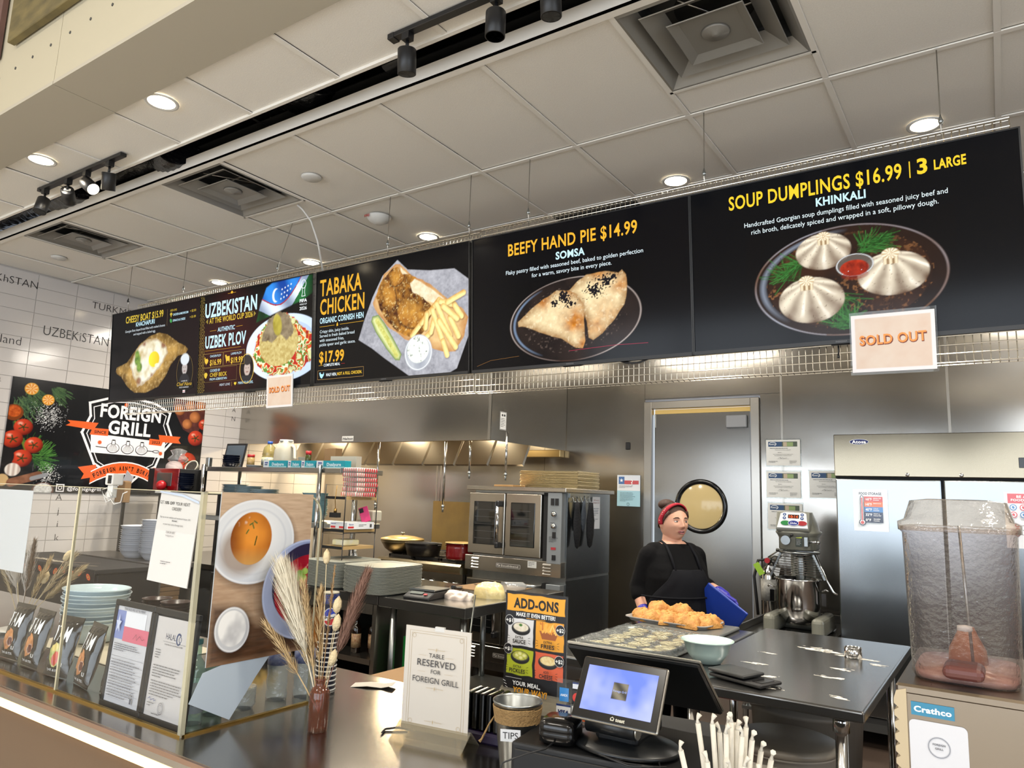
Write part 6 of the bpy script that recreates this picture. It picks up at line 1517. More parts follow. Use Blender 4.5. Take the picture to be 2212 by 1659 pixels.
t = thing('hanging_brush', 'scrubbing brush hanging from the rack wire', 'brush', (-4.14, 3.84, 1.415)); MB().tube([(0, 0, .2), (0, -.01, .1), (0, 0, .03)], .003, 6).tube([(0, 0, .0), (0, 0, .03)], .012, 8).build('handle', mat('brass', 'a88850', .3, 1), t); MB().box(-.04, .04, -.02, .02, -.035, .0).build('bristles', m_black, t)
lump('rag_pile', 'pile of crumpled white rags in a black bin behind the trays', 'rag', (-4.75, 3.95, .9), .14, .12, .21, mat('rag_white', 'cfc8bb', .95, bump=(30, .8)), 12, .3, 'rags', .1)
b1_ = thing('water_bottle', 'small water bottle behind the tray stacks', 'bottle', (-4.38, 4.30, .9)); m_pet = clear('pet_plastic', 'eef4f6', 3.0, .03, haze=.16, bump=(60, .5))
MB().lathe([(.001, 0), (.031, 0), (.033, .02), (.03, .04), (.033, .06), (.03, .085), (.033, .11), (.033, .15), (.02, .18), (.012, .19), (.012, .2)], 20).build('body', m_pet, b1_); MB().lathe([(.0335, .115), (.0335, .155)], 20).build('label_band', mat('water_label', '27387c', .4, noise=(70, .5, 'd8dce8')), b1_); MB().lathe([(.014, .192), (.014, .21), (.001, .21)], 14).build('cap', m_white, b1_)

# ================================================================ far left: tall black shelf, microwave, counter with plates and boxes
t = thing('black_shelf', 'black metal shelf carrying the red microwave above the counter', 'shelf', (-6.98, 3.74, 0)); MB().box(0, 1.02, 0, .42, 1.50, 1.525).build('board', m_blackpl, t)
for x in (.03, .99):
    for y in (.03, .39): MB().box(x - .012, x + .012, y - .012, y + .012, 0 if y < .2 else .9, 1.5).build('post', m_blackpl, t)
t = thing('microwave', 'glossy red microwave in front of the banner corner', 'microwave', (-6.72, 3.86, 1.525)); m_rgl = mat('red_gloss', '8e1016', .15, coat=.7)
MB().box(0, .50, .0, .28, .0, .20).build('housing', m_black, t, bevel=.006); MB().box(.10, .50, -.012, .0, .0, .20).build('door', m_rgl, t, bevel=.01, seg=2); MB().box(.16, .40, -.016, -.012, .04, .16).build('window', mat('mw_glass', '4c5450', .15), t, bevel=.008); MB().box(.0, .095, -.006, 0, 0, .2).build('side_housing', m_black, t)
b = thing('red_ball_cup', 'round red cup inside front of the microwave', 'cup', (-6.40, 3.80, 1.525)); MB().sph((0, 0, .045), .045, 16, 10).build('cup', m_red, b)
lump('napkin_pack', 'pack of white napkins in torn plastic on the microwave', 'napkins', (-6.52, 3.98, 1.725), .085, .07, .075, mat('napkin_paper', 'd8c6c0', .9, bump=(4, .2)), 9, .08, 'napkins')
t = thing('plastic_bag', 'crumpled clear bag on the napkin pack', 'bag', (-6.50, 4.0, 1.79)); vs = []
b = MB(); b.lathe([(.07, 0), (.09, .03), (.05, .07), (.07, .11), (.02, .13)], 14, sx=1.2); b.build('bag', clear('bag_plastic', 'e8e8e8', 2.4, .15, haze=.14, bump=(20, 1)), t)
t = thing('boba_tub', 'round clear tub of dark beans beside the napkins', 'tub', (-6.33, 4.06, 1.735), rot=(1.1, 0, .3)); MB().lathe([(.001, 0), (.058, 0), (.064, .03), (.068, .032), (.068, .04), (.058, .04), (.056, .03), (.001, .03)], 28).build('tub', m_fro, t); MB().lathe([(.001, .034), (.055, .036)], 24).build('beans', mat('dark_beans', '0c0a0a', .3, noise=(90, 1, '504a44')), t)
t = thing('steel_canister', 'narrow steel utensil canister beside the bean tub', 'canister', (-6.22, 4.14, 1.725)); MB().box(-.025, .03, -.02, .02, 0, .12).build('canister', m_galv, t, bevel=.006)
t = thing('paper_bag', 'folded brown paper bag standing left of the microwave', 'bag', (-6.80, 3.66, 1.40)); MB().prism([(-.06, 0), (.10, 0), (.10, .19), (.05, .2), (.0, .18), (-.05, .1)], -.03, .03, 'y').build('bag', m_kraft, t, bevel=.004)
t = thing('paper_sheet', 'white sheet sticking up behind the brown bag', 'paper', (-6.93, 3.70, 1.46), rot=(0, .5, 0)); MB().box(-.02, .12, 0, .002, 0, .26).build('sheet', m_paper, t)
t = thing('drawer_front', 'white and grey appliance lying on the black shelf edge', 'appliance', (-6.38, 3.77, 1.50)); MB().box(0, .24, -.035, -.002, .0, .02).build('panel', m_white, t, bevel=.002)
t = thing('plate_table', 'steel table holding plate stacks above the pizza boxes', 'table', (-6.98, 3.35, 0)); MB().box(0, 1.42, 0, .36, .915, .95).box(0, 1.42, -.003, 0, .90, .95).build('top', mat('grey_worktop', '5a5654', .35, metal=.4), t); MB().box(0, 1.42, .01, .36, .30, .33).build('undershelf', m_dark, t)
for x in (.03, 1.38):
    for y in (.03, .33): MB().box(x - .018, x + .018, y - .018, y + .018, 0, .915).build('leg', m_dark, t)
m_plw = mat('plate_white', 'c9ccd4', .25, coat=.4)
WP = pstack(-6.22, 3.52, .95, 13, .13, 'of the low white stack by the tiled wall', 'white bowls on the plate table', m_plw, pitch=.017, bowl=True, name='bowl', adj='white bowl')
pstack(-5.93, 3.53, .95, 17, .12, 'of the tall white stack behind the discount sheet', 'white bowls on the plate table', m_plw, pitch=.0165, bowl=True, root=WP, name='bowl', adj='white bowl')
PB = None
for c, x in enumerate((-6.05, -5.77)):
    for k in range(7):
        lab = 'flat brown pizza box, %s of the %s column under the plate table' % (nth(6 - k, 7), ('left', 'right')[c]); loc = (x - .08 + .006 * math.sin(k * 3), 3.50, .33 + k * .078)
        if PB is None:
            PB = thing('pizza_box', lab, 'box', loc, group='pizza boxes under the plate table'); MB().box(-.135, .135, -.15, .15, 0, .034).build('box_base', m_kraft, PB); MB().box(-.137, .137, -.152, .152, .037, .074).box(-.03, .03, -.155, -.152, .02, .045).build('box_lid', m_kraft, PB, bevel=.002)
        else: dup(PB, loc, .02 * math.sin(k), lab)
t = thing('black_cooler', 'black cooler cabinet under the patterned cloth', 'cooler', (-7.0, 2.80, 0)); MB().box(0, 1.60, 0, .48, 0, .93).build('body', mat('cooler_black', '1c1a1b', .35), t, bevel=.01)
MB().tube([(1.0, -.02, .66), (1.3, -.02, .66)], .012, 8).build('handle', m_chrome, t)
t = thing('patterned_cloth', 'black cloth with orange pomegranate-leaf pattern over the cooler', 'cloth', (-6.99, 2.78, .93))
MB().box(-.0, 1.60, -.004, .46, .0, .03).box(0, 1.60, -.006, .0, -.055, .03).build('cloth', mat('cloth_black', '121114', .7), t, bevel=.008, seg=2)
p = Print(1.6, .1)
for k in range(13):
    x = .06 + k * .125; y = .035 + .02 * (k % 2); ro = .6 if k % 3 else -.5
    for s_, c in ((1, 'd24a2c'), (.72, 'e88a3c'), (.5, '7a1c14'), (.28, 'f0b860')): p.ell(x, y, .034 * s_, .019 * s_, c, ro, 14)
p.build('leaf_print', m_print, t, (0, -.0065, -.055))
p = Print(1.6, .5)
for k in range(10): p.line([(.3 + k * .1, .02 + .03 * (k % 3)), (.5 + k * .1, .05 + .06 * (k % 4))], .008, ('b8a890', '7a5a4a', '3a3a40')[k % 3])
p.text('AZERBAIJAN', .5, .05, .05, 'd8cdb8', w=.55, bold=.02); p.build('stripe_print', m_print, t, (0, 0, .0305), (1, 0, 0), (0, 1, 0))

# ================================================================ front counter with sneeze guard
t = thing('service_counter', 'long stainless service counter with glowing strip under its front edge', 'counter', (-6.95, 1.18, 0))
MB().box(0, 8.4, 0, .92, .862, .90).build('countertop', m_counter, t, bevel=.004)
MB().box(0, 8.4, -.008, 0, .888, .9005).build('edge_trim', mat('copper_edge', 'a08474', .3, metal=.9), t)
MB().box(0, 5.12, .03, .06, .05, .862).build('front_panel', mat('bronze_panel', '6a5746', .38, metal=.6, noise=(1.5, .3, '5a4838')), t)
MB().box(5.125, 8.4, .03, .06, .05, .862).build('front_panel', mat('brown_panel', '6a4a3a', .4, metal=.3), t)
MB().box(0, 8.4, .10, .88, .05, .86).build('carcass', m_dark, t)
MB().box(0, 5.12, .002, .026, .838, .852).build('strip_light', m_led, t)
MB().box(0, 8.4, .05, .9, 0, .05).build('plinth', m_black, t)
t = thing('sneeze_guard', 'clear glass guard around the left part of the counter', 'glass guard', (-1.90, 1.26, .9))
g1 = MB().box(-.70, -.012, -.003, .003, .006, .66).build('glass_pane', m_glass, t); MB().box(-.70, -.012, -.003, .003, .66, .662).build('pane_edge', m_edge, g1)
g2 = MB().box(-2.9, -.708, -.003, .003, .006, .66).build('glass_pane', m_glass, t); MB().box(-2.9, -.708, -.003, .003, .66, .662).build('pane_edge', m_edge, g2)
MB().box(-.708, -.70, -.004, .004, .006, .66).build('pane_edge', m_edge, g2)
pts = [(.012, .006), (.44, .006), (.44, .59)] + [(.37 + .07 * math.cos(a), .59 + .07 * math.sin(a)) for a in [PI / 16 * k for k in range(9)]] + [(.012, .66)]
g3 = MB().prism(pts, -.003, .003, 'x').build('glass_pane', m_glass, t)
MB().tube([(0, .44, .006), (0, .44, .59)] + [(0, .37 + .07 * math.cos(a), .59 + .07 * math.sin(a)) for a in [PI / 16 * k for k in range(1, 9)]] + [(0, .012, .66)], .0035, 6).build('pane_edge', m_edge, g3)
MB().box(-.008, .006, -.005, .008, 0, .662).build('corner_post', clear('corner_glass', 'e2dec8', 1.2, .05, haze=.4), t)
MB().box(-2.9, .004, -.006, .006, 0, .006).build('base_channel', mat('brass_channel', 'c4a45c', .3, metal=1), t); MB().box(-.006, .006, .0, .44, 0, .006).build('base_channel', mat('brass_channel', 'c4a45c'), t)
# camera on the glass
t = thing('security_camera', 'small white security camera clipped on top of the glass', 'camera', (-2.40, 1.26, 1.562)); t.scale = (.78, .78, .78); MB().box(-.028, .028, -.02, .03, .012, .06).build('body', m_white, t, bevel=.006, seg=2); MB().box(-.004, .024, -.0215, -.019, .018, .052).build('face', m_blackgl, t, bevel=.002); MB().tube([(.01, -.0225, .035), (.01, -.021, .035)], .008, 14).build('lens', m_black, t)
MB().box(-.018, .02, -.012, .012, -.04, .012).build('clip', m_white, t, bevel=.003)
MB().tube([(-.02, -.012, .0), (-.06, -.012, -.01), (-.04, -.012, -.03), (0, -.012, -.045), (.02, -.012, -.035), (-.01, -.012, -.01), (-.03, -.012, -.04), (-.01, -.012, -.06), (.02, -.012, -.045), (.05, -.012, -.065), (.10, -.012, -.055), (.11, -.012, -.02), (.14, -.012, -.012)], .0022, 6).tube([(-.03, -.012, -.02), (.01, -.012, -.055), (.04, -.012, -.03), (.0, -.012, -.01)], .0022, 6, closed=True).build('cable', m_white, t)
# papers on the glass
t = thing('paper_sheet', 'blank white sheet taped inside the glass at far left', 'paper', (-3.19, 1.266, 1.245)); MB().box(-.25, .235, 0, .001, 0, .295).build('sheet', m_paper, t)
t = thing('discount_sheet', 'white 10% OFF YOUR NEXT ORDER sheet hanging on the glass corner', 'paper', (-2.128, 1.252, 1.298), rot=(-.05, .03, 0))
MB().box(0, .205, -.001, 0, 0, .262).build('sheet', mat('sheet_warm', 'cac7c2', .7), t)
p = Print(.205, .262); p.rect(0, 0, .205, .262, 'cfccc8').text('GET', .003, .225, .009, '3a3a3c', w=.021).text('10% OFF', .029, .225, .009, '26262a', w=.05, bold=.02).text('YOUR NEXT', .085, .225, .009, '3a3a3c', w=.073).text('ORDER!', .095, .209, .009, '3a3a3c', al='c', w=.047)
p.text('Sign up on our website and receive an Instant 10%', .095, .185, .005, '55555a', w=.155, al='c').text('discount', .095, .177, .005, '33333a', al='c', bold=.02).text('on your next visit to Foreign Grill', .09, .165, .005, '55555a', w=.10, al='c').text('SCAN OR VISIT:', .085, .142, .006, '44444a', w=.045, al='c').text('foreigngrills.com', .085, .133, .005, '77777a', w=.042, al='c').scribble(.06, .06, .05, 2, .006, '66666a', .003, 2)
p.poly([(.0, .258), (.12, .252), (.205, .236), (.205, .242), (.12, .258), (0, .262)], 'b8c6e0')
p.build('print', m_print, t, (0, -.0015, 0))
# framed certificates leaning inside the glass
def frame(label, x, w, h, draw):
    t = thing('framed_certificate', label, 'frame', (x, 1.275, .90), rot=(-.06, 0, 0)); fr = m_blackpl
    MB().box(0, w, 0, .012, 0, .017).box(0, w, 0, .012, h - .017, h).box(0, .015, 0, .012, .017, h - .017).box(w - .015, w, 0, .012, .017, h - .017).build('frame', fr, t, bevel=.002)
    MB().box(.01, w - .01, .006, .012, .01, h - .01).build('backing', m_black, t); p = Print(w, h); draw(p); p.build('document', m_printg, t, (0, .0055, 0)); return t
def d1(p):
    p.rect(.015, .017, .19, .285, 'c4c5cc').rect(.015, .20, .05, .085, '7e8cc0').rect(.065, .24, .115, .045, 'e0e2ea').rect(.065, .197, .14, .043, 'd06a80').text('TEXAS SALES AND USE TAX PERMIT', .11, .288, .007, '444a5c', w=.12, al='c')
    for i in range(6): p.line([(.02, .15 - i * .02), (.2, .15 - i * .02)], .0006, '666a78')
    p.scribble(.03, .186, .15, 4, .006, '555a6a', .003, 3).scribble(.03, .14, .16, 14, .008, '555a6a', .003, 4).line([(.13, .21), (.145, .225), (.15, .208), (.165, .222), (.18, .212), (.19, .216)], .001, '222233').rect(.165, .03, .008, .014, '555a6a').ring(.168, .05, .006, .008, .001, '444444')
    p.poly([(.04 + (.016 if k % 2 == 0 else .007) * math.sin(k * PI / 5), .245 + (.03 if k % 2 == 0 else .012) * math.cos(k * PI / 5)) for k in range(10)], 'c8d0ea')
def d2(p):
    p.rect(.015, .017, .19, .275, 'c6c2c2').text('HALAL', .07, .232, .016, '44475a', w=.05).ring(.135, .238, .013, .017, .005, '2f4470', a0=40, a1=320).ring(.142, .238, .007, .008, .0015, '2f4470').line([(.06, .225), (.175, .225)], .0008, '777777').text('123 Halal Meat Street, Suite 300 Atlanta, GA 30303', .115, .216, .004, '333333', w=.09, al='c')
    p.scribble(.03, .198, .03, 4, .007, '55555a', .003, 3).scribble(.03, .155, .15, 5, .0075, '55555a', .003, 5).scribble(.03, .112, .16, 6, .0075, '55555a', .003, 6).line([(.03, .062), (.04, .068), (.045, .06), (.06, .066), (.062, .06), (.07, .064)], .0014, '38508c').scribble(.03, .052, .04, 2, .007, '55555a', .003, 7).ring(.10, .045, .013, .016, .0012, '44475a').ring(.10, .045, .009, .011, .001, '44475a').scribble(.06, .026, .1, 1, .006, '55555a', .003, 8)
frame('black-framed tax permit with blue and red top, left one of the pair', -2.362, .222, .315, d1)
frame('black-framed halal certificate at the glass corner, right one of the pair', -2.138, .222, .315, d2)
# food poster on the side glass
t = thing('food_poster', 'tall poster of a glazed bun and red borscht on the side glass', 'poster', (-1.893, 1.312, 1.073)); PW, PH = .342, .49
MB().box(-.002, .001, 0, PW, 0, PH).build('sheet', m_paper, t)
cv = Cv(0, 0, PW, PH, 560, 'b08a64'); cv.paint(np.ones_like(cv.X), cv.mix('8a5f3c', 'd9bda0', np.clip(cv.n(5, 201) * .6 + vnoise(cv.X * 2, cv.Y * 14, 10, 202) * .5 + (cv.Y - .2) * 1.2, 0, 1)))
cv.paint(cv.pg([(0, 0), (PW, 0), (PW, .07), (.16, .10), (.10, .16), (0, .17)], .03) * .85, cv.mix('1a0d08', '5a3620', vnoise(cv.X, cv.Y * 9, 20, 203)))
cv.paint(cv.el(.13, .335, .155, .13, soft=.02) * .6, '4a3020')
m = cv.el(.125, .345, .15, .125); cv.paint(m, cv.mix('b9c2d2', 'f2f3f4', np.clip(1.3 - cv.d * .7 + cv.v * .2, 0, 1))); cv.paint(m * np.clip(1 - abs(cv.d - .78) / .04, 0, 1) * .5, 'c8ccd6'); cv.paint(m * np.clip(1 - abs(cv.d - .97) / .03, 0, 1) * .8, 'f8f8fa')
cv.paint(cv.el(.085, .32, .075, .07, soft=.03) * .7, '8a6a4a')
m = cv.el(.115, .355, .073, .078); n1 = cv.n(14, 204); cv.paint(m, cv.mix('8a3a10', 'f09a3c', np.clip(1.15 - cv.d * .8 + (n1 - .5) * .6 + cv.v * .1, 0, 1))); cv.paint(m * np.clip(-cv.v - .35, 0, 1), 'e8b868')
cv.paint(m * np.clip(-cv.u * 1.2 - .3, 0, 1) * .7, '5a2008'); cv.paint(m * np.clip(cv.n(40, 205) * 4 - 2.6, 0, 1) * (cv.Y > .36) * (cv.Y < .42), 'f8f0e4')
for x, y, a in ((.105, .395, .5), (.12, .385, 2), (.095, .37, 1), (.13, .40, 2.6)): cv.paint(cv.seg(x, y, x + .012 * math.cos(a), y + .012 * math.sin(a), .002), '4a6a34')
cv.paint(cv.seg(.128, .335, .133, .36, .002), '3a4a20')
m = cv.el(.335, .19, .165, .155); cv.paint(cv.el(.325, .175, .17, .155, soft=.03) * .6, '20120c'); m = cv.el(.335, .19, .165, .155); cv.paint(m, cv.mix('4a5c9c', 'a8b4d8', np.clip(.5 - cv.u * .5 + cv.n(9, 206) * .4, 0, 1))); cv.paint(m * np.clip(1 - abs(cv.d - .98) / .03, 0, 1), 'c4d0f0')
m = cv.el(.345, .205, .14, .128); cv.paint(m, '2a2444'); m = cv.el(.35, .185, .135, .112); cv.paint(m, cv.mix('6e0618', 'c21836', np.clip(cv.n(13, 207) * 1.5 - .2, 0, 1))); cv.paint(m * np.clip(cv.n(50, 208) * 5 - 3.6, 0, 1), 'f4b0a4'); cv.paint(m * np.clip(cv.n(24, 211) * 4 - 2.7, 0, 1) * .6, 'e05a2c')
for x, y in ((.31, .24), (.325, .225), (.30, .225), (.33, .245), (.32, .205)): cv.paint(cv.el(x, y, .013, .01, x * 9), cv.mix('5f8c34', 'b8d86c', cv.n(60, 209)))
cv.paint(cv.el(.075, .085, .062, .068, .3, soft=.02) * .6, '20120c'); m = cv.el(.075, .095, .058, .065, .4); cv.paint(m, 'cfd0d4'); cv.paint(m * np.clip(1 - abs(cv.d - .95) / .05, 0, 1), 'f4f4f6'); m = cv.el(.075, .098, .046, .052, .4); cv.paint(m, cv.mix('a8a8ae', 'fbfaf8', np.clip(cv.n(20, 210) * 1.6 - .1, 0, 1)))
p = Print(PW, PH); p.raster(cv); p.build('picture', m_printg, t, (.0012, 0, 0), (0, 1, 0), (0, 0, 1))
t = thing('paper_sheet', 'white sheet taped at an angle below the food poster', 'paper', (-1.893, 1.27, .985)); b = MB(); b.prism([(0, 0), (.135, -.07), (.215, .035), (.295, .13), (.035, .075)], -.0006, .0006, 'x'); b.build('sheet', mat('sheet_blueish', 'b8c4d0', .6), t)


def bag(label, x, y, z, rz, food, tilt=-.22, s=1.0):
    t = thing('snack_bag', label, 'snack bag', (x, y, z), rot=(tilt, 0, rz)); w, h = .135 * s, .19 * s; nx, ny = 18, 24
    def bul(u, v): return .024 * (max(1 - abs(2 * u / w) ** 2.4, 0) ** .6) * (max(1 - abs(2 * v / h - 1) ** 3, 0) ** .6) + .0012 * math.sin(u * 260 + v * 90)
    vs = []; fs = []
    for sgn in (-1, 1):
        o = len(vs)
        for j in range(ny + 1):
            for i in range(nx + 1):
                u = -w / 2 + w * i / nx; v = h * j / ny; vs.append((u * (1 - .05 * math.sin(v / h * PI)), sgn * bul(u, v), v))
        for j in range(ny):
            for i in range(nx):
                q = (o + j * (nx + 1) + i, o + j * (nx + 1) + i + 1, o + (j + 1) * (nx + 1) + i + 1, o + (j + 1) * (nx + 1) + i); fs.append(q if sgn < 0 else q[::-1])
    MB().add(vs, fs, True).build('pouch', mat('pouch_black', '0f0c0c', .18, coat=.6, bump=(18, .5)), t)
    cv = Cv(-.045, .03, .09, .085, 500, '0f0c0c'); rg = random.Random(food)
    m = cv.pg([(-.04, .085), (-.01, .112), (.02, .10), (.035, .07), (.02, .04), (-.005, .03), (-.03, .05)], .003, wob=.012, seed=food)
    cs = ('8a4a20', 'e8a468') if food % 2 else ('3f7a24', 'e8dc8c')
    cv.paint(m, cv.mix(cs[0], cs[1], cv.n(60, food)))
    if food % 2: cv.paint(cv.el(.012, .062, .02, .016), '5a2418'); cv.paint(np.clip(1 - abs(cv.d - .95) / .12, 0, 1), 'd8b8a8')
    else: cv.paint(cv.el(.006, .058, .018, .024), cv.mix('a01c14', 'e85a3c', cv.n(50, 7))); cv.paint(cv.el(-.012, .095, .02, .014), 'e0cc7c')
    cv.cut = (m > .3).astype(float) if food % 2 == 0 else (m > .2).astype(float)
    p = Print(w, h); p.raster(cv)
    for i, ch in enumerate('YAM'):
        X0 = -.047 + i * .031
        p.text(ch, X0, .118, .05, 'eceef0', w=.027, bold=.03)
        for k in range(2): p.line([(X0 + .009 + k * .009, .119), (X0 + .010 + k * .008, .166)], .0018, '101010')
    p.rect(.03, .035, .016, .012, 'c8c8c8').text('CHIPS & BITES', -.03, .016, .008, 'e4e4e4', w=.07, bold=.01)
    def wf(A, co): return np.array([(a[0] * (1 - .05 * math.sin(a[1] / h * PI)), -bul(a[0], a[1]) - .0008 - a[2] * .00005, a[1]) for a in A])
    p.build('pouch_print', m_printg, t, warp=wf)
    MB().box(-w / 2, w / 2, -.0015, .0015, h - .004, h + .012).build('crimp_seal', mat('pouch_black', '0f0c0c'), t)
    return t
bag('black snack pouch with orange chips, cut by the left picture edge', -3.20, 1.36, .902, .05, 3)
bag('black snack pouch with orange chips and dip, second from left', -3.01, 1.35, .902, -.03, 5)
bag('black snack pouch with green herbs and tomato, third from left', -2.80, 1.345, .902, .12, 4)
bag('black snack pouch with orange chips leaning right, fourth from left', -2.61, 1.34, .902, -.16, 7)
bag('black snack pouch with green herbs half behind the tax permit', -2.42, 1.335, .902, -.10, 6)
# white-blue bowls
m_pb = mat('bowl_pale_blue', 'c4d6dc', .2, coat=.5)
PS = None
for k in range(9):
    lab = 'pale blue deep bowl, %s of the stack behind the glass' % nth(8 - k, 9); loc = (-3.29 + .006 * math.sin(k * 2) - .002 * k, 1.72, .905 + k * .0165); rot = (.02 * math.sin(k), .012 * math.cos(k * 2) + (.03 if k > 6 else 0), k)
    if PS is None:
        PS = thing('bowl', lab, 'bowl', loc, group='pale blue bowls behind the glass'); MB().shell([(.075, 0), (.10, .008), (.118, .05), (.126, .08), (.133, .083), (.134, .088)], .004, 40).build('dish', m_pb, PS)
    else: dup(PS, loc, None, lab, rot=rot)
t = thing('tray', 'pale tray under the stack of blue bowls', 'tray', (-3.05, 1.74, .9)); MB().box(-.42, .3, -.2, .22, 0, .005).build('tray', mat('cream_tray', 'cfc4ac', .4), t, bevel=.002)
t = thing('saucer', 'small white saucer under the left dried grasses', 'saucer', (-3.72, 1.62, .9)); MB().lathe([(.001, 0), (.06, 0), (.10, .012), (.10, .015), (.06, .004), (.001, .004)], 28).build('dish', m_white, t)

# dried grasses
rg = random.Random(21)
def plume(par, base, tip, R, col, n, droop=.0, part='plume'):
    base = Vector(base); tip = Vector(tip); d = tip - base; L = d.length
    pt = [base + d * u + Vector((droop * u * u, 0, -abs(droop) * .5 * u * u)) for u in [i / 8 for i in range(9)]]
    st = MB().tube(pt, .0016, 5).build('stem', mat('straw_' + col, col, .8), par)
    b = MB()
    for k in range(n):
        u = .42 + .58 * rg.random() ** .9; i = min(int(u * 8), 7); p0 = pt[i].lerp(pt[i + 1], u * 8 - i); ax = (pt[i + 1] - pt[i]).normalized(); a = rg.uniform(0, 2 * PI); o = ax.orthogonal().normalized(); o = Matrix.Rotation(a, 3, ax) @ o
        l = R * rg.uniform(.6, 1.2) * (1.15 - .6 * abs(u - .65) / .35 * .8); e = p0 + ax * l * rg.uniform(1.0, 1.8) + o * l * rg.uniform(.35, .8); w_ = ax.cross(o) * .0009
        mid = p0.lerp(e, .5) + o * l * .12; k_ = len(b.v); b.add([p0 - w_, p0 + w_, mid + w_ * 1.2, mid - w_ * 1.2, e], [(0, 1, 2, 3), (3, 2, 4)])
    stuff(b.build(part, mat('fluff_' + col, col, .9), par)); return st
def tail(par, base, tip, r=.011, l=.045, col='d8c49c'):
    base = Vector(base); tip = Vector(tip); MB().tube([base, base.lerp(tip, .5) + Vector((.004, 0, 0)), tip], .0011, 5).build('stem', mat('straw_' + col, col, .8), par); ax = (tip - base).normalized()
    b = MB().lathe([(.001, 0), (r * .7, l * .12), (r, l * .4), (r * .8, l * .75), (.001, l)], 12); b.xf(Matrix.Translation(tip) @ ax.to_track_quat('Z', 'Y').to_matrix().to_4x4()); b.build('seed_head', mat('bunny_tail', col, .95, bump=(90, .8)), par)
t = thing('dried_grasses', 'dried pampas and wheat bunch in the ribbed brown vase', 'dried grass', (-1.66, 1.53, .95))
def O(px, py, b=0): return ((px / 723) * .83, (px / 723) * .555 + b, py / 723 - .05)
plume(t, (0, 0, 0), O(-78, 320), .062, 'e9dfc8', 2600, -.03)
plume(t, (0, 0, 0), O(-70, 250, .02), .035, 'cdb890', 380, -.03); plume(t, (0, 0, 0), O(-45, 290, -.01), .03, 'c8ac80', 380); plume(t, (0, 0, 0), O(-20, 275, .01), .03, 'c4a678', 340); plume(t, (0, 0, 0), O(-95, 215, -.02), .03, 'c8ac80', 300, -.03); plume(t, (0, 0, 0), O(-58, 225, .03), .03, 'cbb084', 300)
plume(t, (0, 0, 0), O(70, 322), .032, '8f6c5c', 2200, .02)
plume(t, (0, 0, 0), O(2, 330, .02), .012, 'a8875e', 160)
tail(t, (0, 0, 0), O(-6, 335)); tail(t, (0, 0, 0), O(22, 235), .013, .05); tail(t, (0, 0, 0), O(28, 200, -.01), .013, .05); tail(t, (0, 0, 0), O(24, 130, -.01), .012, .05)
t = thing('glass_vase', 'ribbed brown glass vase on the steel counter', 'vase', (-1.66, 1.53, .9)); n = 48; vs = []; prof = [(.024, 0), (.0275, .004), (.0275, .105), (.024, .117), (.015, .124), (.014, .138), (.0175, .141), (.0175, .146), (.0145, .146), (.0125, .126), (.0245, .10), (.0245, .006)]
for r, z in prof:
    for j in range(n): a = 2 * PI * j / n; q = r * (1 + (.045 if (j // 2) % 2 and .01 < z < .11 else 0)); vs.append((q * math.cos(a), q * math.sin(a), z))
m_amb = clear('amber_glass', 'cf9878', 1.6, .02, haze=.10)
MB().add(vs, [(i * n + j, i * n + (j + 1) % n, (i + 1) * n + (j + 1) % n, (i + 1) * n + j) for i in range(len(prof) - 1) for j in range(n)], True).add([v for v in vs[:n]], [tuple(range(n))[::-1]]).build('vase', m_amb, t)
t = thing('dried_grasses', 'dried pampas bunch with bunny tails behind the glass at far left', 'dried grass', (-3.70, 1.60, .93)); sc_ = 485
def O2(px, py, b=0): return ((px / sc_) * .83, (px / sc_) * .555 + b, py / sc_)
plume(t, (0, 0, 0), O2(-38, 190), .08, 'd8cfc4', 2400, -.03); plume(t, (0, 0, 0), O2(10, 180), .022, '7a6450', 700); plume(t, (0, 0, 0), O2(-10, 165, .03), .05, 'd8d0c8', 500)
plume(t, (0, 0, 0), O2(110, 140), .035, 'c4b08a', 460, .05); plume(t, (0, 0, 0), O2(80, 165, .03), .03, 'c8b898', 300, .04); plume(t, (0, 0, 0), O2(55, 150, -.02), .03, 'cbb48a', 240, .02); plume(t, (0, 0, 0), O2(-55, 150), .03, 'c4b08a', 240, -.03)
for a, b_ in ((-32, 175), (-25, 130), (38, 90), (80, 140)): tail(t, (0, 0, 0), O2(a, b_), .016, .06)
t = thing('glass_vase', 'pale ceramic vase holding the left dried grasses', 'vase', (-3.70, 1.60, .905)); MB().shell([(.03, 0), (.04, .02), (.035, .06), (.018, .085), (.02, .095)], .003, 24).build('vase', m_white, t)

# bottles and cups inside the guard
def pet(label, x, y): r = dup(b1_, (x, y, .9), .5, label, 'water bottles inside the guard'); r.scale = (1.05, 1.05, .98)
pet('clear water bottle with blue label, left one under the poster', -2.005, 1.66); pet('clear water bottle with blue label, right one under the poster', -1.965, 1.735)
m_sp = clear('green_tint_glass', 'c8e0d8', 3.0, .02, haze=.2)
gb = bottle('glass_bottle', 'mineral water bottle with white label and teal cap nearest the glass corner', (-1.985, 1.345, .9), .03, .235, m_sp, mat('teal_cap', '1c6a70', .35, .4), mat('white_label', 'dfe4e4', .5, noise=(50, .35, '7a8a94')), 'mineral water bottles')
p = Print(.06, .05); p.rect(0, 0, .045, .03, 'e4e8e8').text('BORJOMI', .003, .01, .010, '1a2a44', w=.039, bold=.04).build('label_print', m_print, gb, (-.012, -.0315, .055), (1, .35, 0), (0, 0, 1))
dup(gb, (-2.02, 1.435, .9), -.5, 'mineral water bottle with white label and teal cap, the one behind')
t = thing('plastic_tumbler', 'stack of ribbed clear tumblers under the angled white sheet', 'tumbler', (-2.0, 1.53, .9)); b = MB(); b.lathe([(.03, 0), (.032, .01)] + [(.036 + .0015 * (k % 2), .012 + k * .007) for k in range(9)], 28); b.build('tumblers', m_pet, t)
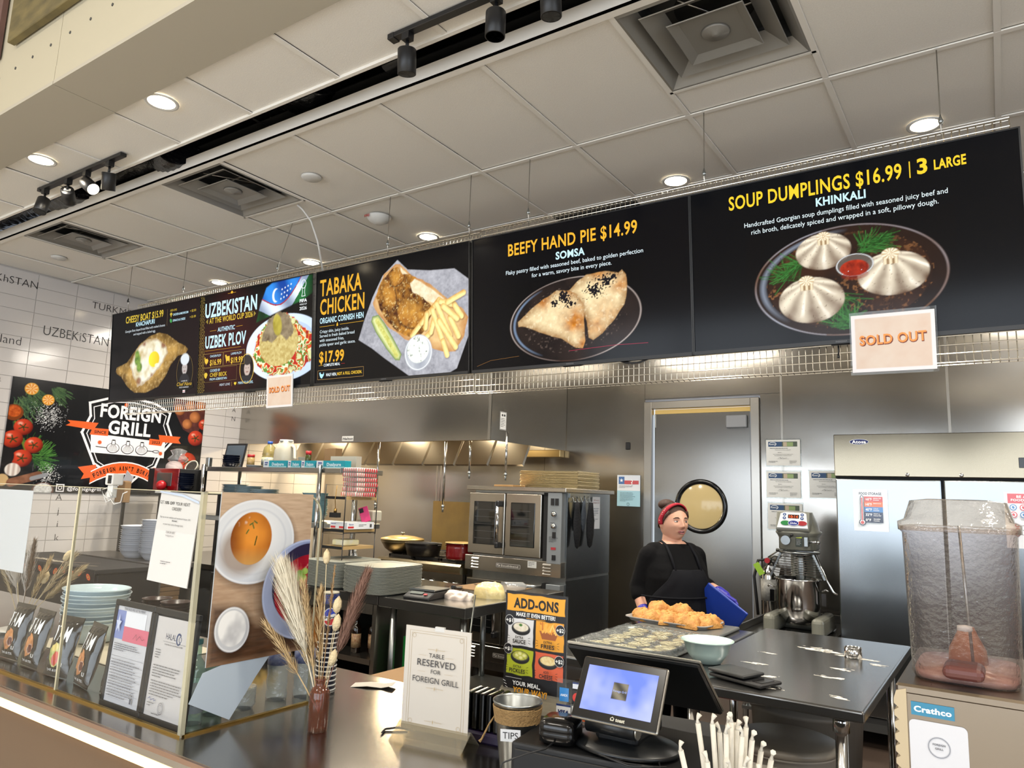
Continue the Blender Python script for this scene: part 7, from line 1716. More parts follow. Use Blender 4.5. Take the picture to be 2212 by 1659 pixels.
t = thing('snack_pile', 'small heap of yellow puffs behind the bottles', 'snack', (-2.50, 1.98, .9)); rg = random.Random(3); b = MB()
for k in range(40): b.sph((rg.uniform(-.07, .07), rg.uniform(-.03, .03), .02 + rg.uniform(0, .07)), rg.uniform(.01, .018), 7, 5)
stuff(b.build('puffs', mat('puff_yellow', 'e8c04c', .8), t)); MB().box(-.08, .08, -.04, .04, 0, .02).build('tray', m_blackpl, t)
m_cup = mat('cup_navy', '0f1836', .35)
for k in range(13):
    lab = 'navy paper cola cup, %s of the upturned stack behind the dried grasses' % nth(12 - k, 13); z = 1.0395 + k * .0155
    if k == 0:
        CU = thing('paper_cup', lab, 'cup', (-1.985, 1.85, z), group='paper cola cups'); MB().shell([(.027, 0), (.034, .135)], .0015, 28).build('wall', m_cup, CU); MB().lathe([(.0275, -.001), (.0275, .004), (.026, .004), (.026, .0), (.001, .0015)][::-1], 28).build('base_ring', mat('cup_cream', 'cfc8b4', .6), CU); CU.rotation_euler = (PI, 0, 0); MB().lathe([(.0335, .134), (.0362, .136), (.0362, .139), (.033, .139)], 28).build('rim', m_white, CU)
    else:
        q = dup(CU, (-1.985, 1.85, z), None, lab, rot=(PI, 0, k * .3))
tp = q; tp.rotation_euler = (PI, 0, 0); p = Print(.07, .14); cv = Cv(.002, .02, .056, .075, 700, '0f1836')
cv.paint(cv.el(.03, .055, .0235, .03), 'e6e8ea'); m = cv.el(.03, .055, .0215, .0275); w_ = cv.Y - .055 - .004 * np.sin((cv.X - .03) * 120)
cv.paint(m * (w_ > .006), '2440b8'); cv.paint(m * (w_ < -.009), 'c42430')
p.raster(cv); p.text('pepsi', .03, .0505, .008, '14183a', w=.034, bold=.05, al='c')
for r in range(5):
    for k in range(12): p.ell(.003 + k * .005, .1 + r * .006 + .0006 * k, .0013, .0013, '3a5cf0', n=6)
def wf(A, co): a_ = (A[:, 0] - .03) / .030 + .85; z_ = .135 - A[:, 1]; r = .0275 + z_ / .135 * .007 + .0006 + A[:, 2] * .0001; return np.column_stack([r * np.sin(a_), r * np.cos(a_), z_])
p.build('cup_print', m_print, tp, warp=wf)
t = thing('receipt', 'curled paper receipt lying on the counter behind the vase', 'receipt', (-1.90, 1.98, .9), rz=.5); MB().prism([(-.06, 0), (.0, .006), (.05, .003), (.09, .012), (.09, .0135), (.05, .0045), (0, .0075), (-.06, .0015)], -.03, .03, 'y').build('paper', mat('receipt_paper', 'ddd6ca', .8), t)
cu = None
for k in range(2):
    for j in range(9):
        lab = 'brown takeaway bowl, %s of the %s stack behind the frames' % (nth(8 - j, 9), ('left', 'right')[k]); loc = (-3.30 + k * .15, 2.0, .9 + j * .013)
        if cu is None: cu = thing('takeaway_bowl', lab, 'bowl', loc, group='brown takeaway bowls'); MB().shell([(.045, 0), (.062, .05), (.066, .052)], .002, 22).build('dish', mat('brown_plastic', '33201c', .3), cu)
        else: dup(cu, loc, 0, lab)

# ================================================================ centre: reserved sign, pail, add-ons, terminal
def sleeve_sign(name, label, x, y, rz, w, h, pr, back, z=.9):
    t = thing(name, label, 'sign', (x, y, z), rz); MB().box(-w / 2, w / 2, .0, .004, .022, h + .024).build('clear_sleeve', m_acr, t); MB().box(-w / 2 + .002, w / 2 - .002, .001, .003, .024, h + .02).build('sheet_back', m_paper, t)
    MB().prism([(-.05, 0), (-.047, 0), (.001, .045), (.005, .045), (.053, 0), (.05, 0), (.004, .038), (0, .038)], -w / 2 - .008, w / 2 + .008, 'x').build('acrylic_stand', clear('stand_acrylic', 'dcd6c6', 1.6, .03, haze=.16), t)
    pr.build('print', m_print, t, (-w / 2, -.0004, .024)); return t
p = Print(.216, .28); p.rect(0, 0, .216, .28, 'cec6ba'); INKG = '3c3a3c'; GL = 'b8a27c'
p.frame(.015, .012, .186, .256, .0007, GL).frame(.022, .018, .172, .244, .0007, GL)
for x, y in ((.03, .255), (.186, .255), (.03, .025), (.186, .025)): p.ring(x, y, .006, .006, .0008, GL)
p.text('TABLE', .108, .200, .0115, INKG, w=.05, al='c').text('RESERVED', .108, .176, .0175, INKG, w=.125, al='c').text('FOR', .108, .158, .0105, INKG, w=.032, al='c').text('FOREIGN GRILL', .108, .132, .0150, INKG, w=.150, al='c')
for y in (.222, .119, .032): p.line([(.08, y), (.102, y)], .0008, GL).line([(.114, y), (.136, y)], .0008, GL).poly([(.108, y + .006), (.110, y), (.108, y - .006), (.106, y)], GL)
for y in (.205, .162): p.line([(.052, y), (.076, y)], .0006, GL).line([(.140, y), (.166, y)], .0006, GL)
sg = sleeve_sign('reserved_sign', 'white TABLE RESERVED sign in a clear stand on the counter', -1.345, 1.665, .13, .216, .28, p, 0)
MB().box(-.01, .02, -.002, .006, .296, .308).build('tape', m_white, sg)
t = thing('black_cable', 'black cable curling out behind the reserved sign', 'cable', (-1.47, 1.70, .904)); MB().tube([(0, 0, 0), (-.03, -.015, .002), (-.05, -.04, 0), (-.035, -.07, 0)], .003, 6).build('cord', m_blackpl, t)
# pail
t = thing('tip_pail', 'small galvanised TIPS pail wrapped in twine', 'pail', (-1.065, 1.655, .9)); MB().shell([(.040, .0), (.041, .004), (.061, .158), (.064, .161), (.064, .165)], .0015, 44).build('pail', m_galv, t)
m_tw = mat('jute_twine', 'a58557', .95, bump=(150, .7), noise=(60, .5, '7d6038'))
b = MB(); n = 11 * 24; b.tube([((.0565 + i / n * .0058) * math.cos(2 * PI * i / 24), (.0565 + i / n * .0058) * math.sin(2 * PI * i / 24), .114 + i / n * .038) for i in range(n)], .0023, 6); b.build('twine', m_tw, t)
MB().tube([(-.058, -.012, .122), (-.066, -.03, .10), (-.085, -.035, .06), (-.088, -.04, .055)], [.0025, .0025, .003, .005], 6).build('twine_tail', m_tw, t)
p = Print(.07, .035); p.rect(0, 0, .052, .03, 'e6e6e6').text('TIPS', .006, .007, .016, '1a1a1e', w=.04, bold=.0)
a_ = .30; ca, sa = math.cos(a_), math.sin(a_); p.build('label', m_print, t, (.0560 * sa - .026 * ca, -.0560 * ca - .026 * sa, .078), (ca, sa, .05), (.12 * sa, -.12 * ca, 1))
# receipt printer, add-ons sign
t = thing('receipt_printer', 'low black receipt printer under the add-ons sign', 'printer', (-1.18, 1.93, .9)); MB().box(-.13, .13, -.09, .09, 0, .072).build('body', m_blackpl, t, bevel=.01, seg=2); MB().box(-.08, .08, -.095, -.08, .04, .05).build('paper_slot', m_black, t)
AW, AH = .212, .30; cv = Cv(0, 0, AW, AH, 900, '141214')
def blk(x0, y0, x1, y1, c, s): cv.paint(cv.pg([(x0, y0), (x1, y0), (x1, y1), (x0, y1)], .001, wob=.006, seed=s), cv.mix(c, c, cv.X))
blk(.006, .243, .206, .292, 'eaa32c', 1); blk(.010, .142, .100, .222, 'dcdad8', 2); blk(.108, .142, .202, .222, 'e8a030', 3); blk(.010, .060, .100, .134, 'b0b82a', 4); blk(.108, .060, .202, .134, 'd8603c', 5)
def dish(x, y, r, c1, c2, s): cv.paint(cv.el(x, y - .004, r * 1.1, r * .62), '1c1a1a'); cv.paint(cv.el(x, y, r, r * .5), '3a3836'); cv.paint(cv.el(x, y + .001, r * .88, r * .42), cv.mix(c1, c2, cv.n(160, s)))
dish(.056, .196, .030, 'd0c2a4', 'f4ecd8', 6); cv.paint(cv.el(.055, .203, .006, .004), '4a7a30'); dish(.056, .114, .030, '6a7a1c', 'e0d868', 7)
for x, y in ((.045, .116), (.058, .110), (.070, .117), (.055, .121)): cv.paint(cv.el(x, y, .009, .0065), 'c8c85c'); cv.paint(cv.el(x, y, .006, .004), 'e8e49c')
dish(.152, .112, .030, 'd8b060', 'f6e8b4', 8)
cv.paint(cv.pg([(.120, .195), (.185, .195), (.175, .172), (.130, .172)], .001), 'a0582c')
rg = random.Random(9)
for k in range(26):
    x = rg.uniform(.122, .184); y = rg.uniform(.188, .2); a = rg.uniform(1.0, 2.1); cv.paint(cv.seg(x, y, x + .02 * math.cos(a), y + .02 * math.sin(a), .0022), rg.choice(['f0b048', 'e89a34', 'f8cc70', 'c8742c']))
p = Print(AW, AH); p.raster(cv)
p.text('ADD-ONS', .106, .253, .030, '15120f', w=.155, bold=.04, al='c').text('MAKE IT EVEN BETTER!', .106, .229, .0115, 'f0eeea', w=.135, bold=.03, al='c').line([(.075, .225), (.14, .225)], .0014, 'e8a030')
for x, y, s in ((.016, .214, '+$1'), (.192, .204, '+$2'), (.016, .132, '+$1'), (.192, .118, '+$2')): p.ell(x, y, .0155, .0155, 'e8e4de').ell(x, y, .0145, .0145, '17151a').text(s, x, y - .005, .0105, 'f2f0ea', w=.024, bold=.03, al='c')
for x, y, a, b_ in ((.055, .165, 'EXTRA', 'SAUCE'), (.155, .163, 'EXTRA', 'FRIES'), (.055, .083, 'EXTRA', 'PICKLES'), (.155, .081, 'ADD', 'CHEESE')):
    p.text(a, x, y, .007, '17130f', w=.028 if a != 'ADD' else .018, bold=.02, al='c').text(b_, x, y - .014, .0115, '17130f', w=.045 if len(b_) < 7 else .055, bold=.03, al='c')
    for s in (-1, 1):
        for k in range(3): p.line([(x + s * .033, y - .008 + k * .006), (x + s * .039, y - .011 + k * .0085)], .0011, '17130f')
p.line([(.02, .055), (.075, .055)], .001, 'd8d4d0').text('YOUR MEAL,', .092, .036, .012, 'f0eeea', w=.095, bold=.03, al='c').text('YOUR WAY!', .105, .014, .0175, 'eaa32c', w=.115, bold=.04, al='c', shear=.15)
for s in ((.012, .045), (.016, .037), (.02, .029)): p.line([s, (s[0] + .008, s[1] - .003)], .0013, 'f0eeea')
sleeve_sign('add_ons_sign', 'black and orange ADD-ONS sign in a clear stand behind the pail', -1.175, 1.91, .02, AW, AH, p, 0, z=.972)
# pagers
t = thing('pager_dock', 'dark purple charging dock for the pagers', 'dock', (-1.21, 1.79, .9), rz=.1); MB().box(-.10, .09, -.045, .045, 0, .03).build('dock', mat('purple_plastic', '1c1232', .35), t, bevel=.006)
PG = None
for k in range(8):
    lab = 'black guest pager standing in the dock, %s from the sign side' % ('first', 'second', 'third', 'fourth', 'fifth', 'sixth', 'seventh', 'eighth')[k]; loc = (-1.295 + k * .0225, 1.784 + k * .0022, .93)
    if PG is None:
        PG = thing('guest_pager', lab, 'pager', loc, .1, 'pagers in the dock'); MB().box(-.008, .008, -.04, .04, 0, .10).build('case', m_blackgl, PG, bevel=.005, seg=2)
    else: dup(PG, loc, .1, lab)
p = Print(.1, .02); p.text('Foreign', 0, 0, .009, '5a6a9c', w=.06); p.build('lettering', m_print, PG, (-.003, -.0405, .09), (0, 0, -1), (1, 0, 0))
t = thing('skewer', 'thin metal skewer leaning behind the reserved sign', 'skewer', (-1.31, 1.72, .9)); MB().tube([(0, 0, 0), (-.054, .14, .377)], .0022, 6).build('rod', m_galv, t)
# cash drawer
t = thing('cash_drawer', 'black cash drawer carrying the payment terminal', 'cash drawer', (-1.0, 1.53, .9), rz=.13); MB().box(0, .47, 0, .42, .004, .108).build('housing', mat('powder_black', '121213', .55), t, bevel=.006, seg=2); MB().box(.01, .46, -.006, 0, .012, .095).build('drawer_face', mat('powder_black', '121213'), t, bevel=.002); MB().tube([(.235, -.006, .06), (.235, -.010, .06)], .009, 14).build('lock', m_galv, t)
t = thing('card_reader', 'glossy black rounded card reader on the cash drawer', 'card reader', (-.905, 1.60, 1.010), rz=.2); MB().lathe([(.036, 0), (.045, .006), (.046, .026), (.045, .029), (.046, .032), (.045, .046), (.038, .054), (.001, .055)], 40, sq=4.5).build('body', m_blackgl, t); MB().tube([(0, -.046, .012), (-.01, -.08, .004), (-.04, -.12, .001), (-.09, -.14, -.02), (-.10, -.16, -.06)], .0022, 6).build('cable', m_blackpl, t)
t = thing('payment_cards_sign', 'clear holder with card-payment logos behind the card reader', 'sign', (-1.005, 1.75, 1.010), rz=.15); MB().box(0, .092, 0, .002, 0, .10).prism([(-.02, 0), (.02, 0), (.02, .002), (-.02, .002)], 0, .092, 'x').build('holder', m_acr, t)
p = Print(.1, .1); p.rect(.008, .045, .026, .034, '3a86c8').text('AMEX', .021, .058, .006, 'e8f0f8', w=.021, al='c', bold=.03).rect(.0, .004, .040, .034, 'e8e6e2').rect(0, .033, .040, .005, '24386c').rect(0, .004, .040, .005, 'e0a040').text('VISA', .020, .014, .011, '1c2c5c', w=.030, al='c', bold=.05, shear=.2)
p.rect(.044, .004, .044, .034, 'e8e6e2').poly([(.06, .004), (.088, .004), (.088, .014)], 'e06a34').text('DISCOVER', .066, .018, .007, '24242c', w=.036, al='c').rect(.044, .042, .044, .036, '1c1a1c').ell(.058, .06, .012, .012, 'd8342c').ell(.072, .06, .012, .012, 'e8a03c').rect(.046, .082, .042, .016, 'e0e2e8').rect(.046, .094, .042, .004, '2c3a6c')
p.build('logos', m_printg, t, (0, -.0006, 0))
# terminal: base, customer screen, staff screen
t = thing('payment_terminal', 'payment terminal with customer screen lit blue and white', 'terminal', (-.765, 1.66, 1.012), rz=.02)
m_sil = mat('silver_frame', 'b4b0a6', .3, metal=.9)
b = MB().lathe([(.001, 0), (.10, 0), (.115, .004), (.11, .012), (.05, .028), (.001, .03)], 36, sx=1.15, sy=.9); b.build('base', mat('terminal_black', '101214', .35), t)
MB().box(-.055, .055, -.06, .10, .02, .06).build('neck', mat('terminal_black', '101214'), t, bevel=.015, seg=3); MB().tube([(-.07, -.055, .055), (.05, -.055, .055)], .02, 20).build('hinge', mat('terminal_black', '101214'), t); MB().tube([(.05, -.055, .055), (.055, -.055, .055)], .017, 20).build('hinge_ring', m_sil, t)
Ms = Matrix.Translation((0.018, -.115, .080)) @ Matrix.Rotation(-.52, 4, 'X')
s_ = MB().box(-.105, .105, .0, .012, -.004, .138); s_.xf(Ms); s_.build('customer_screen', m_sil, t, bevel=.009, seg=3)
q = MB().box(-.102, .102, -.0018, .001, -.001, .135); q.xf(Ms); q.build('screen_glass', m_blackgl, t, bevel=.008, seg=3)
cv = Cv(0, 0, .172, .10, 900, '6f86e8'); cv.paint(np.clip(cv.n(14, 301) * 1.6 - .3 + (.08 - cv.Y - cv.X * .3) * 6, 0, 1), 'b8c0f6'); cv.paint(np.clip(cv.n(5, 302) * 2 - .9, 0, 1) * .6, 'd4d2fa'); cv.paint(cv.pg([(.07, .033), (.107, .033), (.107, .07), (.07, .07)]), cv.mix('4a463e', '8a8270', .5 + .5 * np.sin((cv.X + cv.Y) * 160)))
p = Print(.2, .14); p.raster(cv); p.text('Foreign Grill', .0885, .049, .0045, 'a8b8f4', w=.032, al='c').text('toast', .092, -.013, .008, 'd8d0b8', w=.022, bold=.04, al='l').poly([(.080, -.013), (.088, -.013), (.089, -.008), (.084, -.004), (.079, -.008)], 'd8d0b8').poly([(.082, -.011), (.086, -.011), (.087, -.008), (.084, -.006), (.081, -.008)], '101214')
p.build('display', m_screen, t, tuple(Ms @ Vector((-.086, -.0021, .018))), (1, 0, 0), tuple((Ms.to_3x3() @ Vector((0, 0, 1)))), eps=.00004, off=.0002)
Mb = Matrix.Translation((-.03, .27, .045)) @ Matrix.Rotation(math.pi / 2 - .68, 4, 'X')
s_ = MB().box(-.175, .178, -.010, .0, 0, .235); s_.xf(Mb); s_.build('staff_screen_back', mat('terminal_black', '101214'), t, bevel=.004)
s_ = MB().box(-.178, .181, .0, .007, -.003, .238); s_.xf(Mb); s_.build('staff_screen_rim', m_sil, t, bevel=.003)
s_ = MB().box(-.165, .168, .007, .0085, .01, .225); s_.xf(Mb); s_.build('staff_screen_glass', m_blackgl, t)
MB().tube([(-.06, -.07, .006), (-.02, -.10, .004), (.05, -.11, .003), (.12, -.09, .004), (.10, -.05, .004)], .0025, 6).tube([(-.12, -.02, .006), (-.05, -.09, .004), (.06, -.12, .003), (.13, -.08, .004)], .0025, 6).build('cables', m_blackpl, t)
# straws
t = thing('straw_cup', 'dark cup holding the wrapped straws, below the picture edge', 'cup', (-.405, 1.285, .9)); MB().shell([(.028, 0), (.034, .115)], .002, 28).build('cup', m_blackpl, t)
rg = random.Random(5); m_st = mat('straw_wrapper', 'c9c3b6', .8, bump=(90, .2))
dirs = [(-.066, -.02, .0), (-.042, .02, .035), (-.022, .0, .04), (-.012, .01, .025), (-.004, -.015, .03), (.0, .02, .035), (.004, .0, .045), (.012, .012, .03), (.018, -.01, .026), (.025, .014, .035), (.032, -.005, .02), (.045, .01, .0), (.058, .0, -.01), (-.03, -.02, -.015), (.0, -.03, -.02), (.02, -.03, -.015), (.038, -.02, -.03), (.01, .03, .02)]
for i, (dx, dy, dz__) in enumerate(dirs):
    t = thing('wrapped_straw', 'white paper-wrapped straw, number %s counting from the left of the bundle' % ('one', 'two', 'three', 'four', 'five', 'six', 'seven', 'eight', 'nine', 'ten', 'eleven', 'twelve', 'thirteen', 'fourteen', 'fifteen', 'sixteen', 'seventeen', 'eighteen')[sorted(range(18), key=lambda k: dirs[k][0]).index(i)], 'straw', (-.405 + dx * .22, 1.285 + dy * .3, .905), group='wrapped straws')
    a = Vector((0, 0, 0)); e = Vector((dx * .83 + dy * -.3, dx * .555 + dy * .5, .268 + dz__)); ax = e.normalized(); ln = e.length
    MB().tube([a, e * .5, e], .0045, 10).build('wrapper', m_st, t)
    tw = Vector((rg.uniform(-1, 1), rg.uniform(-1, 1), 0)).normalized() * .006
    MB().tube([e - ax * .002, e + ax * .006, e + ax * .010 + tw * .4, e + ax * .014 + tw], [.0045, .002, .0036, .005], 6).build('twisted_end', m_st, t)

# ================================================================ juice dispenser
t = thing('juice_dispenser', 'steel cold drink dispenser with a tall clear bowl at the right', 'dispenser', (-.165, 1.44, .9))
m_ds = steel('steel_dispenser', '867a6b', .28, (60, 1, 1))
MB().box(0, .50, 0, .40, .03, .385).build('body', m_ds, t, bevel=.004); MB().box(-.004, .505, -.002, .405, .375, .392).build('top_deck', m_ds, t, bevel=.004)
vs = [(-.006, z) for z in (0,)]
prof = []
for k in range(18): prof += [(.0, .03 + k * .019), (-.007, .036 + k * .019), (-.007, .044 + k * .019)]
MB().prism([(.012, .03)] + [(x, z) for x, z in prof] + [(-.003, .38), (.012, .385)], -.004, .30, 'y').build('side_trim', mat('cream_plastic', 'b8a686', .5), t)
for x in (.05, .45):
    for y in (.05, .35): MB().tube([(x, y, 0), (x, y, .03)], .015, 10).build('foot', m_blackpl, t)
p = Print(.12, .04); p.rect(0, 0, .062, .021, '2e7c9c').text('Crathco', .004, .006, .0095, 'dcecf2', w=.054, bold=.04); p.build('maker_badge', m_print, t, (.018, -.0003, .345))
p = Print(.09, .09); p.rect(0, 0, .083, .098, 'cbcbcf', .008).rect(.014, .006, .056, .015, '1c1e2c', .005).text('SCAN ME', .042, .0095, .0078, 'f0f0f2', w=.046, bold=.04, al='c').ring(.042, .06, .016, .016, .0015, '8a8c94').text('FOREIGN', .042, .063, .003, '5a5c64', w=.018, al='c', bold=.03).text('GRILL', .042, .057, .003, '5a5c64', w=.012, al='c', bold=.03); p.build('scan_sticker', m_printg, t, (.014, -.0003, .24))
b = MB()
for k in range(9): b.box(.155, .30, -.0025, .002, .05 + k * .019, .058 + k * .019).sph((.155, -.001, .054 + k * .019), (.006, .004, .005), 8, 6)
b.build('vent_slots', m_galv, t)
m_bowlp = clear('dispenser_plastic', 'e2dcda', 2.4, .04, haze=.05, bump=(110, .5))
for bi, bx in enumerate((.0, .255)):
    cx = bx + .095
    par = t
    b = MB(); b.lathe([(.079, .392), (.083, .40), (.089, .64), (.093, .645), (.093, .652)], 48, c=(cx, .17, 0), sx=1, sy=1.55, sq=5); b.build('bowl', m_bowlp, par)
    b = MB(); b.lathe([(.095, .645), (.096, .66), (.086, .665), (.076, .698), (.05, .702), (.001, .702)], 48, c=(cx, .17, 0), sx=1, sy=1.5, sq=5); b.build('bowl_lid', clear('lid_plastic', 'efe6dc', 2.4, .08, haze=.05, bump=(50, .4)), par)
    b = MB(); b.lathe([(.001, .394), (.078, .394), (.079, .405), (.001, .408)], 40, c=(cx, .17, 0), sx=1, sy=1.5, sq=5); b.build('juice', mat('juice_pink', '96645a', .3, noise=(40, .8, 'c09c8c')), par)
    b = MB(); b.lathe([(.032, .40), (.03, .43), (.018, .455), (.012, .47)], 24, c=(cx, .2, 0)); b.build('evaporator_cap', mat('spray_tube_amber', 'b07048', .3, alpha=.7), par)
    MB().tube([(cx + .01, .14, .41), (cx, .14, .655)], .0025, 8).build('spray_tube', m_galv, par); MB().lathe([(.001, -.006), (.012, -.004), (.012, .004), (.001, .006)], 16, c=(cx, .135, .475)).build('paddle', m_white, par)
    MB().box(cx - .03, cx + .03, .0, .08, .408, .43).build('pump_cover', mat('pump_maroon', '5e3530', .35), par, bevel=.012, seg=3)

# ================================================================ the cook
WX, WY = -1.745, 4.45
t = thing('person', 'cook in black top and apron, red headband and blue gloves behind the table', 'person', (WX, WY, 0), rz=math.radians(54))
t.scale = (1.06, 1.06, .985)
m_skin = mat('skin', 'd8a68c', .5, sss=.15, noise=(14, .25, 'c88a78'))
m_blk = mat('black_cloth', '0a0a0c', .9, spec=.15, bump=(14, .5)); m_apr = mat('apron_cloth', '101116', .85, spec=.2, bump=(9, .4)); m_glv = mat('glove_nitrile', '3530a0', .35)


def loft(b, rings, n=28):
    """rings (x,y,z,rx,ry) stacked, capped"""
    vs = []
    for x, y, z, rx, ry in rings:
        for j in range(n): a = 2 * PI * j / n; vs.append((x + rx * math.cos(a), y + ry * math.sin(a), z))
    m = len(rings); b.add(vs, [(i * n + j, i * n + (j + 1) % n, (i + 1) * n + (j + 1) % n, (i + 1) * n + j) for i in range(m - 1) for j in range(n)] + [tuple(range(n))[::-1], tuple(range((m - 1) * n, m * n))], True); return b


def limb(b, pts, rs, n=16):
    P = []; R = []
    for i in range(len(pts) - 1):
        for k in range(6): u = k / 6; P.append(Vector(pts[i]).lerp(Vector(pts[i + 1]), u)); R.append(rs[i] * (1 - u) + rs[i + 1] * u)
    P.append(Vector(pts[-1])); R.append(rs[-1]); b.tube(P, R, n)
    for p_, r in zip(pts, rs): b.sph(p_, r * .99, 14, 10)
    return b


def fuse(o, vox, sm=0):
    md = o.modifiers.new('r', 'REMESH'); md.mode = 'VOXEL'; md.voxel_size = vox; md.use_smooth_shade = True
    if sm: q = o.modifiers.new('sm', 'SMOOTH'); q.factor = .5; q.iterations = sm
    return o
SH_R, EL_R, WR_R = (-.155, .0, 1.265), (-.205, .04, 1.07), (-.215, -.045, .93)
SH_L, EL_L, WR_L = (.155, .0, 1.265), (.205, .02, 1.095), (.25, -.13, 1.045)
TOR = [(0, 0, .80, .175, .13), (0, 0, .88, .20, .155), (0, -.005, .97, .195, .155), (0, -.015, 1.06, .19, .15), (0, -.03, 1.14, .19, .15), (0, -.02, 1.20, .185, .13), (0, 0, 1.28, .165, .10), (0, .005, 1.33, .11, .075), (0, .0, 1.358, .068, .062)]
HC = Vector((0, -.012, 1.472))
# head surface
n, m = 96, 72; vs = []
for i in range(m + 1):
    ph = PI * i / m
    for j in range(n):
        a = 2 * PI * j / n; x, y, z = math.sin(ph) * math.cos(a), math.sin(ph) * math.sin(a), -math.cos(ph)
        X, Y, Z = x * .080, y * .092, z * .118
        if Z < 0: k = -Z / .118; X *= 1 - .15 * k ** 1.8; Y *= 1 - .10 * k
        f = max(-y, 0)                                     # front weight
        def g(cx, cz, sx, sz): return math.exp(-((X - cx) / sx) ** 2 - ((Z - cz) / sz) ** 2)
        d = 0
        if y < 0:
            d += .012 * g(0, .005, .009, .022) + .020 * g(0, -.018, .011, .013) + .007 * g(.011, -.022, .006, .006) + .007 * g(-.011, -.022, .006, .006)
            d -= .009 * g(.030, .012, .014, .010) + .009 * g(-.030, .012, .014, .010)
            d += .004 * g(.030, .030, .02, .007) + .004 * g(-.030, .030, .02, .007) + .006 * g(.042, -.018, .018, .018) + .006 * g(-.042, -.018, .018, .018)
            d += .006 * g(0, -.052, .018, .007) - .003 * g(0, -.040, .01, .005) - .004 * g(0, -.068, .02, .006) + .008 * g(0, -.090, .02, .014)
            d += .004 * g(.0302, .011, .010, .006) + .004 * g(-.0302, .011, .010, .006)
            Y -= d
        vs.append((HC.x + X, HC.y + Y, HC.z + Z))
head_f = [(i * n + j, i * n + (j + 1) % n, (i + 1) * n + (j + 1) % n, (i + 1) * n + j) for i in range(m) for j in range(n)]
b = MB(); b.add(vs, head_f, True)
loft(b, TOR); limb(b, [(0, .012, 1.30), (0, .0, 1.42)], [.062, .055])
limb(b, [SH_R, EL_R, WR_R], [.06, .045, .031]); limb(b, [SH_L, EL_L, WR_L], [.06, .045, .031])
for s in (-1, 1):
    limb(b, [(s * .09, 0, .85), (s * .095, 0, .48), (s * .10, .01, .09)], [.10, .065, .042]); limb(b, [(s * .10, .02, .05), (s * .11, -.13, .035)], [.04, .035])
    b.sph((s * .077, -.0, 1.468), (.010, .018, .030), 12, 10)
body = fuse(b.build('body', m_skin, t), .0036, 1)
def hand(name, wr, fdir, side, curl, palm_n):
    """glove over a hand: palm, four fingers of unequal length, thumb"""
    w = Vector(wr); f = Vector(fdir).normalized(); pn = Vector(palm_n); pn = (pn - f * pn.dot(f)).normalized(); s = f.cross(pn) * side
    b = MB(); limb(b, [w - f * .02, w, w + f * .02], [.036, .034, .033])
    for k in range(4):
        o = (k - 1.5) * .0185; limb(b, [w + s * o * .5, w + f * .085 + s * o], [.017, .0125], 10)
        L = (.060, .070, .066, .052)[k]; p0 = w + f * .085 + s * o; c1 = curl * .6; c2 = curl * 1.3; c3 = curl * 1.9
        p1 = p0 + (f * math.cos(c1) + pn * math.sin(c1)) * L * .42; p2 = p1 + (f * math.cos(c2) + pn * math.sin(c2)) * L * .32; p3 = p2 + (f * math.cos(c3) + pn * math.sin(c3)) * L * .26
        limb(b, [p0, p1, p2, p3], [.0098, .0092, .0085, .0075], 10)
    q0 = w + f * .025 - s * .022; q1 = q0 - s * .026 + f * .028 + pn * .010; q2 = q1 + f * .028 + pn * .016; limb(b, [w + f * .01, q0, q1, q2], [.018, .0145, .011, .009], 10)
    return fuse(b.build(name, m_glv, t), .0028, 1)
hand('glove', WR_R, (.05, -.30, -1), 1, .35, (.3, -1, 0)); hand('glove', WR_L, (.55, -.62, -.5), -1, .75, (-.2, -.4, -1))
# clothes
b = MB(); loft(b, [(x, y, z, rx + .014, ry + .014) for x, y, z, rx, ry in TOR[:8]] + [(0, .006, 1.345, .082, .072)])
limb(b, [SH_R, EL_R, (-.215, .015, 1.03)], [.066, .054, .048]); limb(b, [SH_L, EL_L, (.225, -.03, 1.082)], [.066, .054, .047]); limb(b, [(-.12, .01, 1.29), (.12, .01, 1.29)], [.06, .06])
fuse(b.build('long_sleeved_top', m_blk, t), .007, 2)
b = MB(); loft(b, [(0, 0, .90, .20, .155), (0, 0, .82, .19, .15)])
for s in (-1, 1): limb(b, [(s * .09, 0, .84), (s * .095, 0, .48), (s * .10, .01, .10)], [.118, .085, .065])
fuse(b.build('trousers', m_blk, t), .009, 1)
for s in (-1, 1): o = MB(); limb(o, [(s * .10, .03, .05), (s * .112, -.14, .04)], [.05, .045]); fuse(o.build('shoe', m_blk, t), .006)
# apron: bib and skirt sheet following the front of the torso
rings = [(0, 0, .50, .225, .185), (0, 0, .62, .228, .19)] + [(x, y, z, rx + .026, ry + .026) for x, y, z, rx, ry in TOR[:6]]
vs = []; fs = []; na = 22
for k, (x, y, z, rx, ry) in enumerate(rings):
    half = 1.35 if z < 1.05 else (1.05 if z < 1.12 else .62 if z < 1.18 else .5)
    for j in range(na + 1): a = -PI / 2 + (-half + 2 * half * j / na); e = .004 * math.sin(a * 14 + z * 9); vs.append((x + (rx + e) * math.cos(a), y + (ry + e) * math.sin(a), z))
for k in range(len(rings) - 1):
    for j in range(na): q = k * (na + 1) + j; fs.append((q, q + 1, q + na + 2, q + na + 1))
MB().add(vs, fs, True).build('apron', m_apr, t, solid=.004, subsurf=1)
for s in (-1, 1): MB().tube([(s * .085, -.165, 1.19), (s * .085, -.12, 1.27), (s * .08, -.06, 1.335), (s * .075, .0, 1.355), (s * .06, .06, 1.34)], .008, 8).build('apron_strap', m_apr, t)
MB().tube([(.225 * math.cos(a), -.015 + .185 * math.sin(a), 1.03) for a in [2 * PI * k / 40 for k in range(40)]], .006, 6, closed=True).build('apron_tie', m_apr, t)
